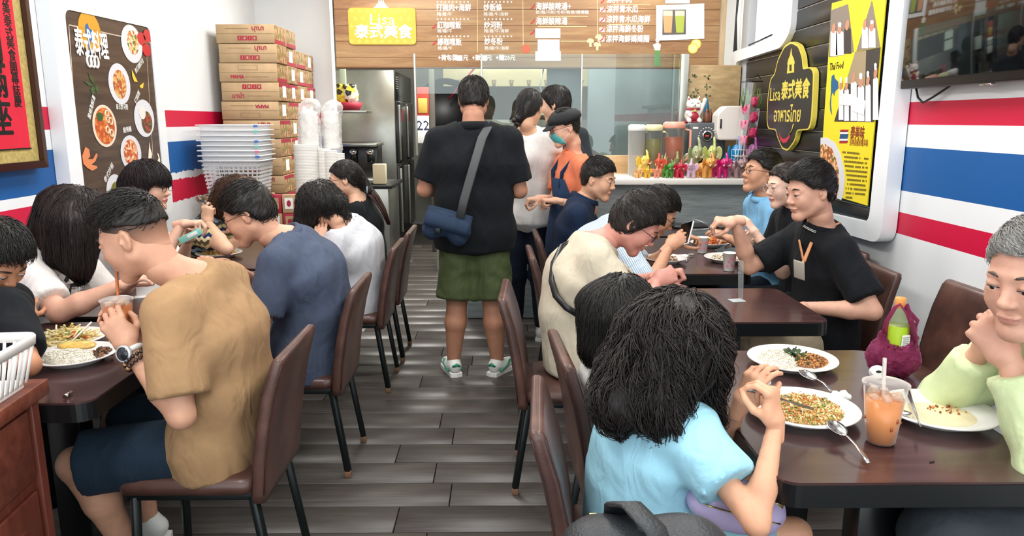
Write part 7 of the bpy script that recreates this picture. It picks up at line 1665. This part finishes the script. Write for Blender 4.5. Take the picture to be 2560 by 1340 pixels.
# watch and beads
def band(info, k, t, r, w, m, name, flatn=.35):
    a, e, wr = info['arms'][k]; c = e+(wr-e)*t; d = nrm(wr-e); u = nrm(np.cross(d, (0, 0, 1))); w_ = np.cross(d, u)
    b = B(); b.tube([Vector(c+(u*math.cos(a_)+w_*math.sin(a_))*r) for a_ in np.linspace(0, 2*pi, 25)], w, 8, False); o = adopt(b.build(name, m), info['root']); return c, d
c_, d_ = band(tan, 'n', .93, .0285, .008, mat('watch_strap', 'd8d8d6', .5), 'watch')
b = B(); nrm_out = nrm(np.array((-.35, -1, .25))-d_*np.dot((-.35, -1, .25), d_)); Mw = plane_M(Vector(c_+nrm_out*.029), np.cross(d_, nrm_out), d_); Mw = Matrix.Translation(Vector(c_+nrm_out*.027)) @ Vector(nrm_out).to_track_quat('Z', 'Y').to_matrix().to_4x4()
b.lathe([(0, 0), (.024, 0), (.0245, .003), (.0245, .010), (.020, .013), (.019, .0115), (0, .0115)], (0, 0, 0), 28, Mw); wt = b.build('watch_case', mat('watch_case', 'cfd2d4', .3, .5)); adopt(wt, tan['root'])
b = B(); b.lathe([(0, .0118), (.019, .0118), (.019, .0122), (0, .0122)], (0, 0, 0), 24, Mw); adopt(b.build('watch_face', mat('watch_face', '23282c', .15)), tan['root'])
ai, ei, wi = tan['arms']['n']
for row, (t_, cc) in enumerate(((.84, '2a1d1a'), (.78, '3a2420'))):
    c = ei+(wi-ei)*t_; d = nrm(wi-ei); u = nrm(np.cross(d, (0, 0, 1))); w_ = np.cross(d, u); b = B(); b2 = B()
    for i in range(18):
        a_ = 2*pi*i/18; (b2 if i % 6 == 2 else b).sph(Vector(c+(u*math.cos(a_)+w_*math.sin(a_))*.036), .0062, 8)
    adopt(b.build('bead_bracelet', mat('beads_'+cc, cc, .25)), tan['root']); adopt(b2.build('amber_beads', mat('beads_amber', 'b08a5a', .3)), tan['root'])
# phone in the hands of the man in pale blue stripes
q = W(1712, 585, 3.66); b = B(); b.box((0, 0, 0), (.078, .155, .010), .004); Mp = Matrix.Translation(q) @ Euler((.75, -.35, -.75)).to_matrix().to_4x4(); b.bm.transform(Mp); ph2 = b.build('phone', mat('phone_case', 'd9d6ce', .4)); tag(ph2, 'black phone in a cream case held up above the lunch table', 'phone')
b = B(); b.box((0, 0, .0055), (.070, .146, .001), 0); b.bm.transform(Mp); b.build('screen', mat('tv_screen', '07090c', .04), ph2)
# chopsticks, spoon and card held by guests
w_, Mh_ = lan['hands']['f']; hp_ = Vector(w_+Mh_@V3(0, .10, -.03))
for dz, ll in ((.0, 'upper'), (.022, 'lower')): chopstick(hp_+Vector((-.10, .0, .035-dz*2.5)), hp_+Vector((.06, 0, -.02+dz*.5)), f'steel chopstick in the hand of the lanyard man, {ll} of its pair', .0028)
w_, Mh_ = g8['hands']['n']; hp_ = Vector(w_+Mh_@V3(0, .09, -.02)); tip = W(499, 497, 4.02); spoon(tip, hp_+(hp_-tip)*.35, 'steel spoon raised in the hand of the curly brown haired woman', 1.1, 0, (0, -1, .2))
w_, Mh_ = g7['hands']['n']; q = W(476, 590, 3.46); b = B(); b.box((0, 0, 0), (.115, .004, .032), .0015, (.1, -.45, .1)); o = b.build('toothpick_packet', mat('mint_card', '8fd4c4', .4), None, q); tag(o, 'mint green plastic sleeve held by the woman with the dark bob', 'packet')
b = B(); b.box((.01, -.003, .006), (.05, .002, .016), .001, (.1, -.45, .1)); b.build('pale_label', m_paper, o)
w_, Mh_ = crl['hands']['n']; hp_ = Vector(w_+Mh_@V3(.01, .075, -.02))
for dz, ll in ((0, 'upper'), (.014, 'lower')): chopstick(on(2033, 1025-dz*300, TZ+.05), W(1868, 968+dz*500, 1.60), f'steel chopstick held by the curly haired girl, {ll} of its pair', .0028)
w_, Mh_ = crl['hands']['f']; crumpled('napkin', Vector(w_+Mh_@V3(0, .075, -.035)), (.022, .016, .018), m_paper, 'crumpled napkin in the left hand of the curly haired girl', 'napkin', 7)
# white basket and papers on the cabinet
q = PZ(8, 930, .82); wbk = empty('table_basket', (-1.335, 1.70, .8195), .10, 'white slotted plastic basket on the wooden cabinet', 'basket'); m_wp = mat('white_plastic', 'ecebe6', .4)
def bb(z): k = z/.13; return .21+.05*k, .30+.05*k
b = B()
for i in range(13):
    for s_ in (-1, 1):
        y = -.135+i*.0225; b.tube([(s_*bb(.01)[0]/2, y, .01), (s_*bb(.11)[0]/2, y*1.12, .11)], .0042, 5)
for i in range(9):
    for s_ in (-1, 1): x = -.085+i*.0212; b.tube([(x, s_*bb(.01)[1]/2, .01), (x*1.15, s_*bb(.11)[1]/2, .11)], .0042, 5)
b.build('slats', m_wp, wbk)
b = B(); w, d = bb(.0); b.prism(rrect(w, d, .03), .012); b.build('floor_panel', m_wp, wbk)
b = B(); ring = []
for z, e in ((.108, 0), (.108, .012), (.130, .016), (.134, .012), (.134, -.004), (.108, -.004)): w, d = bb(.12); ring.append([Vector((x, y, z)) for x, y in rrect(w+e, d+e, .035)])
ring.append(ring[0]); b.grid(ring, True); b.build('rim', m_wp, wbk)
b = B(); b.lathe([(0, .0), (.06, .0), (.085, .05), (.088, .052), (.083, .052), (.058, .005), (0, .005)], n=28); o = b.build('bowl', m_plate, None, (-1.35, 1.66, .836), (.3, -.2, 0)); tag(o, 'white bowl tilted inside the plastic basket', 'bowl')
b = B(); b.cyl((0, 0, 0), (0, .03, 0), .006); o = b.build('pen_cap', m_steel, None, (-1.20, 1.93, .757)); tag(o, 'small silver cap on the table edge by the cabinet', 'cap')
q = on(360, 745, TZ); b = B(); b.box((0, 0, .06), (.10, .003, .12), .001, (0, 0, .4)); b.box((0, -.02, .001), (.10, .05, .002), 0, (0, 0, .4)); tag(b.build('menu_card', m_paper, None, (q.x, q.y+.05, TZ)), 'folded white menu card on the table behind the cup', 'card')
q = on(745, 560, TZ); b = B(); b.box((0, 0, .02), (.16, .09, .038), .012); tag(b.build('case', m_dark, None, (-1.28, 4.75, TZ+.001)), 'black glasses case on the left table end', 'case')
# ================================================================ bags worn or set down
m_bnav = cloth_mat('bag_navy', '26364c', .7)
wv_ = W(1118, 565, 4.05); v = Vol(np.array(wv_)-.2, np.array(wv_)+.2, .006); rz_ = .30; AX = [nrm((1, 0, -.28)), nrm((0, 1, 0)), nrm((.28, 0, 1))]
def lc_(x, y, z): return np.array(wv_)+AX[0]*x+AX[1]*y+AX[2]*z
for xx in (-.075, .075): v.cone(lc_(xx, 0, -.05), lc_(xx, 0, .045), .048, .040, .05, AX[1], .9)
v.cone(lc_(-.075, 0, 0), lc_(.075, 0, 0), .055, .055, .04, AX[1], .8)
P, Q = v.mesh(); P = crumple(P, Q, .004, (12, 12, 12), 3)
mb = empty('crossbody_bag', tuple(wv_), 0, 'navy messenger bag with a flap slung behind the standing man', 'bag'); adopt(link('bag_body', mesh_np('bag', P, Q), m_bnav), mb)
b = B(); b.grid([[Vector(lc_(x, -.052-.012*math.cos(x*8)*(1 if z < .08 else .2)+(.05 if z > .085 else 0), z-.25*x*x)) for x in np.linspace(-.125, .125, 11)] for z in (.092, .086, .05, .01, -.015)]); o = b.build('flap', m_bnav); o.modifiers.new('s', 'SOLIDIFY').thickness = .005; adopt(o, mb)
b = B(); b.box(lc_(-.04, -.068, -.03), (.028, .008, .03), .003); adopt(b.build('buckle', m_leg), mb)
nk = stand['neck']; b = B(); st_pts = [Vector(nk)+Vector((.065, .10, .0)), Vector(nk)+Vector((.085, .02, .035)), Vector(nk)+Vector((.080, -.07, .0)), W(1205, 345, 4.02), W(1180, 430, 3.99), W(1160, 500, 3.99), W(1150, 545, 4.0)]
b.tube(st_pts, .024, 8, True, (1, .12)); adopt(b.build('strap', mat('strap_grey', '4a4d4e', .7)), mb)
# lavender waist bag on the girl's lap
m_lav = mat('lavender_leather', 'b9acd2', .45, coat=.1, bump=(160, .2, .002)); q = W(1838, 1256, 1.57); v = Vol(np.array(q)-.2, np.array(q)+.2, .005); A0, A1, A2 = nrm((1, .15, -.25)), nrm((-.1, 1, .3)), nrm((.25, -.2, 1))
def ll_(x, y, z): return np.array(q)+(A0*x+A1*y+A2*z)*1.14
v.cone(ll_(-.065, 0, .0), ll_(.060, 0, 0), .046, .052, .03, A1, 1.1); v.cone(ll_(-.02, 0, -.015), ll_(.05, 0, -.02), .050, .050, .03)
P, Q = v.mesh(); P = crumple(P, Q, .003, (16, 16, 16), 2); lvb = empty('waist_bag', tuple(q), 0, 'lavender leather waist bag with brass zips on the girl\'s lap', 'bag'); adopt(link('bag_body', mesh_np('bag', P, Q), m_lav), lvb)
m_br = mat('brass', 'c9b070', .25, 1)
b = B(); zp = [Vector(ll_(x, -.047-.008*math.cos(x*12), .018-.10*(x+.02))) for x in np.linspace(-.095, .075, 12)]; b.tube(zp, .0035, 6, True, (1, .5)); adopt(b.build('zip', m_br), lvb)
b = B(); e_ = zp[8]; b.box(e_+Vector((.004, -.006, -.016)), (.007, .003, .030), .001, (0, .35, 0)); b.sph(e_, (.006, .005, .005), 8); adopt(b.build('zip_pull', m_br), lvb)
b = B(); b.box(ll_(.072, -.030, .036), (.022, .006, .018), .002, (0, .3, .2)); adopt(b.build('buckle', m_br), lvb)
b = B(); b.tube([Vector(ll_(-.07, .0, .01)), Vector(ll_(-.10, .02, .005)), Vector(ll_(-.12, .06, .0))], .014, 8, True, (.3, 1)); adopt(b.build('belt', m_lav), lvb)
# black leather backpack on a chair in the foreground
chair(.235, .98, pi/2, 'brown leather chair holding the black backpack at the bottom edge', None)
m_bl = mat('black_pebbled_leather', '25292c', .42, bump=(220, .6, .003)); bk0 = Vector((.225, 1.06, .456)); bpk = empty('backpack', bk0, 0, 'black pebbled leather backpack with brass zips and a top handle in the foreground', 'backpack')
v = Vol(np.array(bk0)+V3(-.2, -.14, -.01), np.array(bk0)+V3(.2, .16, .46), .007)
for xx in (-.072, .072): v.cone(np.array(bk0)+V3(xx, 0, .07), np.array(bk0)+V3(xx*.85, 0, .345), .075, .065, .05)
v.cone(np.array(bk0)+V3(-.07, 0, .355), np.array(bk0)+V3(.07, 0, .355), .065, .065, .04); v.cone(np.array(bk0)+V3(-.05, -.07, .1), np.array(bk0)+V3(.05, -.07, .1), .05, .05, .03)
P, Q = v.mesh(); P = crumple(P, Q, .004, (10, 10, 10), 6); P[:, 2] = np.maximum(P[:, 2], bk0.z+.002); adopt(link('bag_body', mesh_np('bp', P, Q), m_bl), bpk)
b = B(); hp0 = bk0+Vector((-.005, .0, .398)); b.tube([hp0+Vector((-.035, .05, -.01)), hp0+Vector((-.035, .045, .030)), hp0+Vector((-.02, .0, .055)), hp0+Vector((.01, -.045, .038)), hp0+Vector((.025, -.07, -.01))], .022, 10, True, (1, .3)); adopt(b.build('top_handle', m_bl), bpk)
for sx in (-1, 1):
    b = B(); zc = [bk0+Vector((sx*.076, yy, .401-.35*yy*yy*7)) for yy in np.linspace(-.07, .07, 12)]; b.tube(zc, .009, 6, True, (1, .3)); o = b.build('zip_tape', m_dark); adopt(o, bpk)
    b = B()
    for i in range(24): yy = -.07+i*.0061; b.box(bk0+Vector((sx*.076, yy, .409-.35*yy*yy*7)), (.012, .0028, .003))
    adopt(b.build('zip_teeth', m_br), bpk)
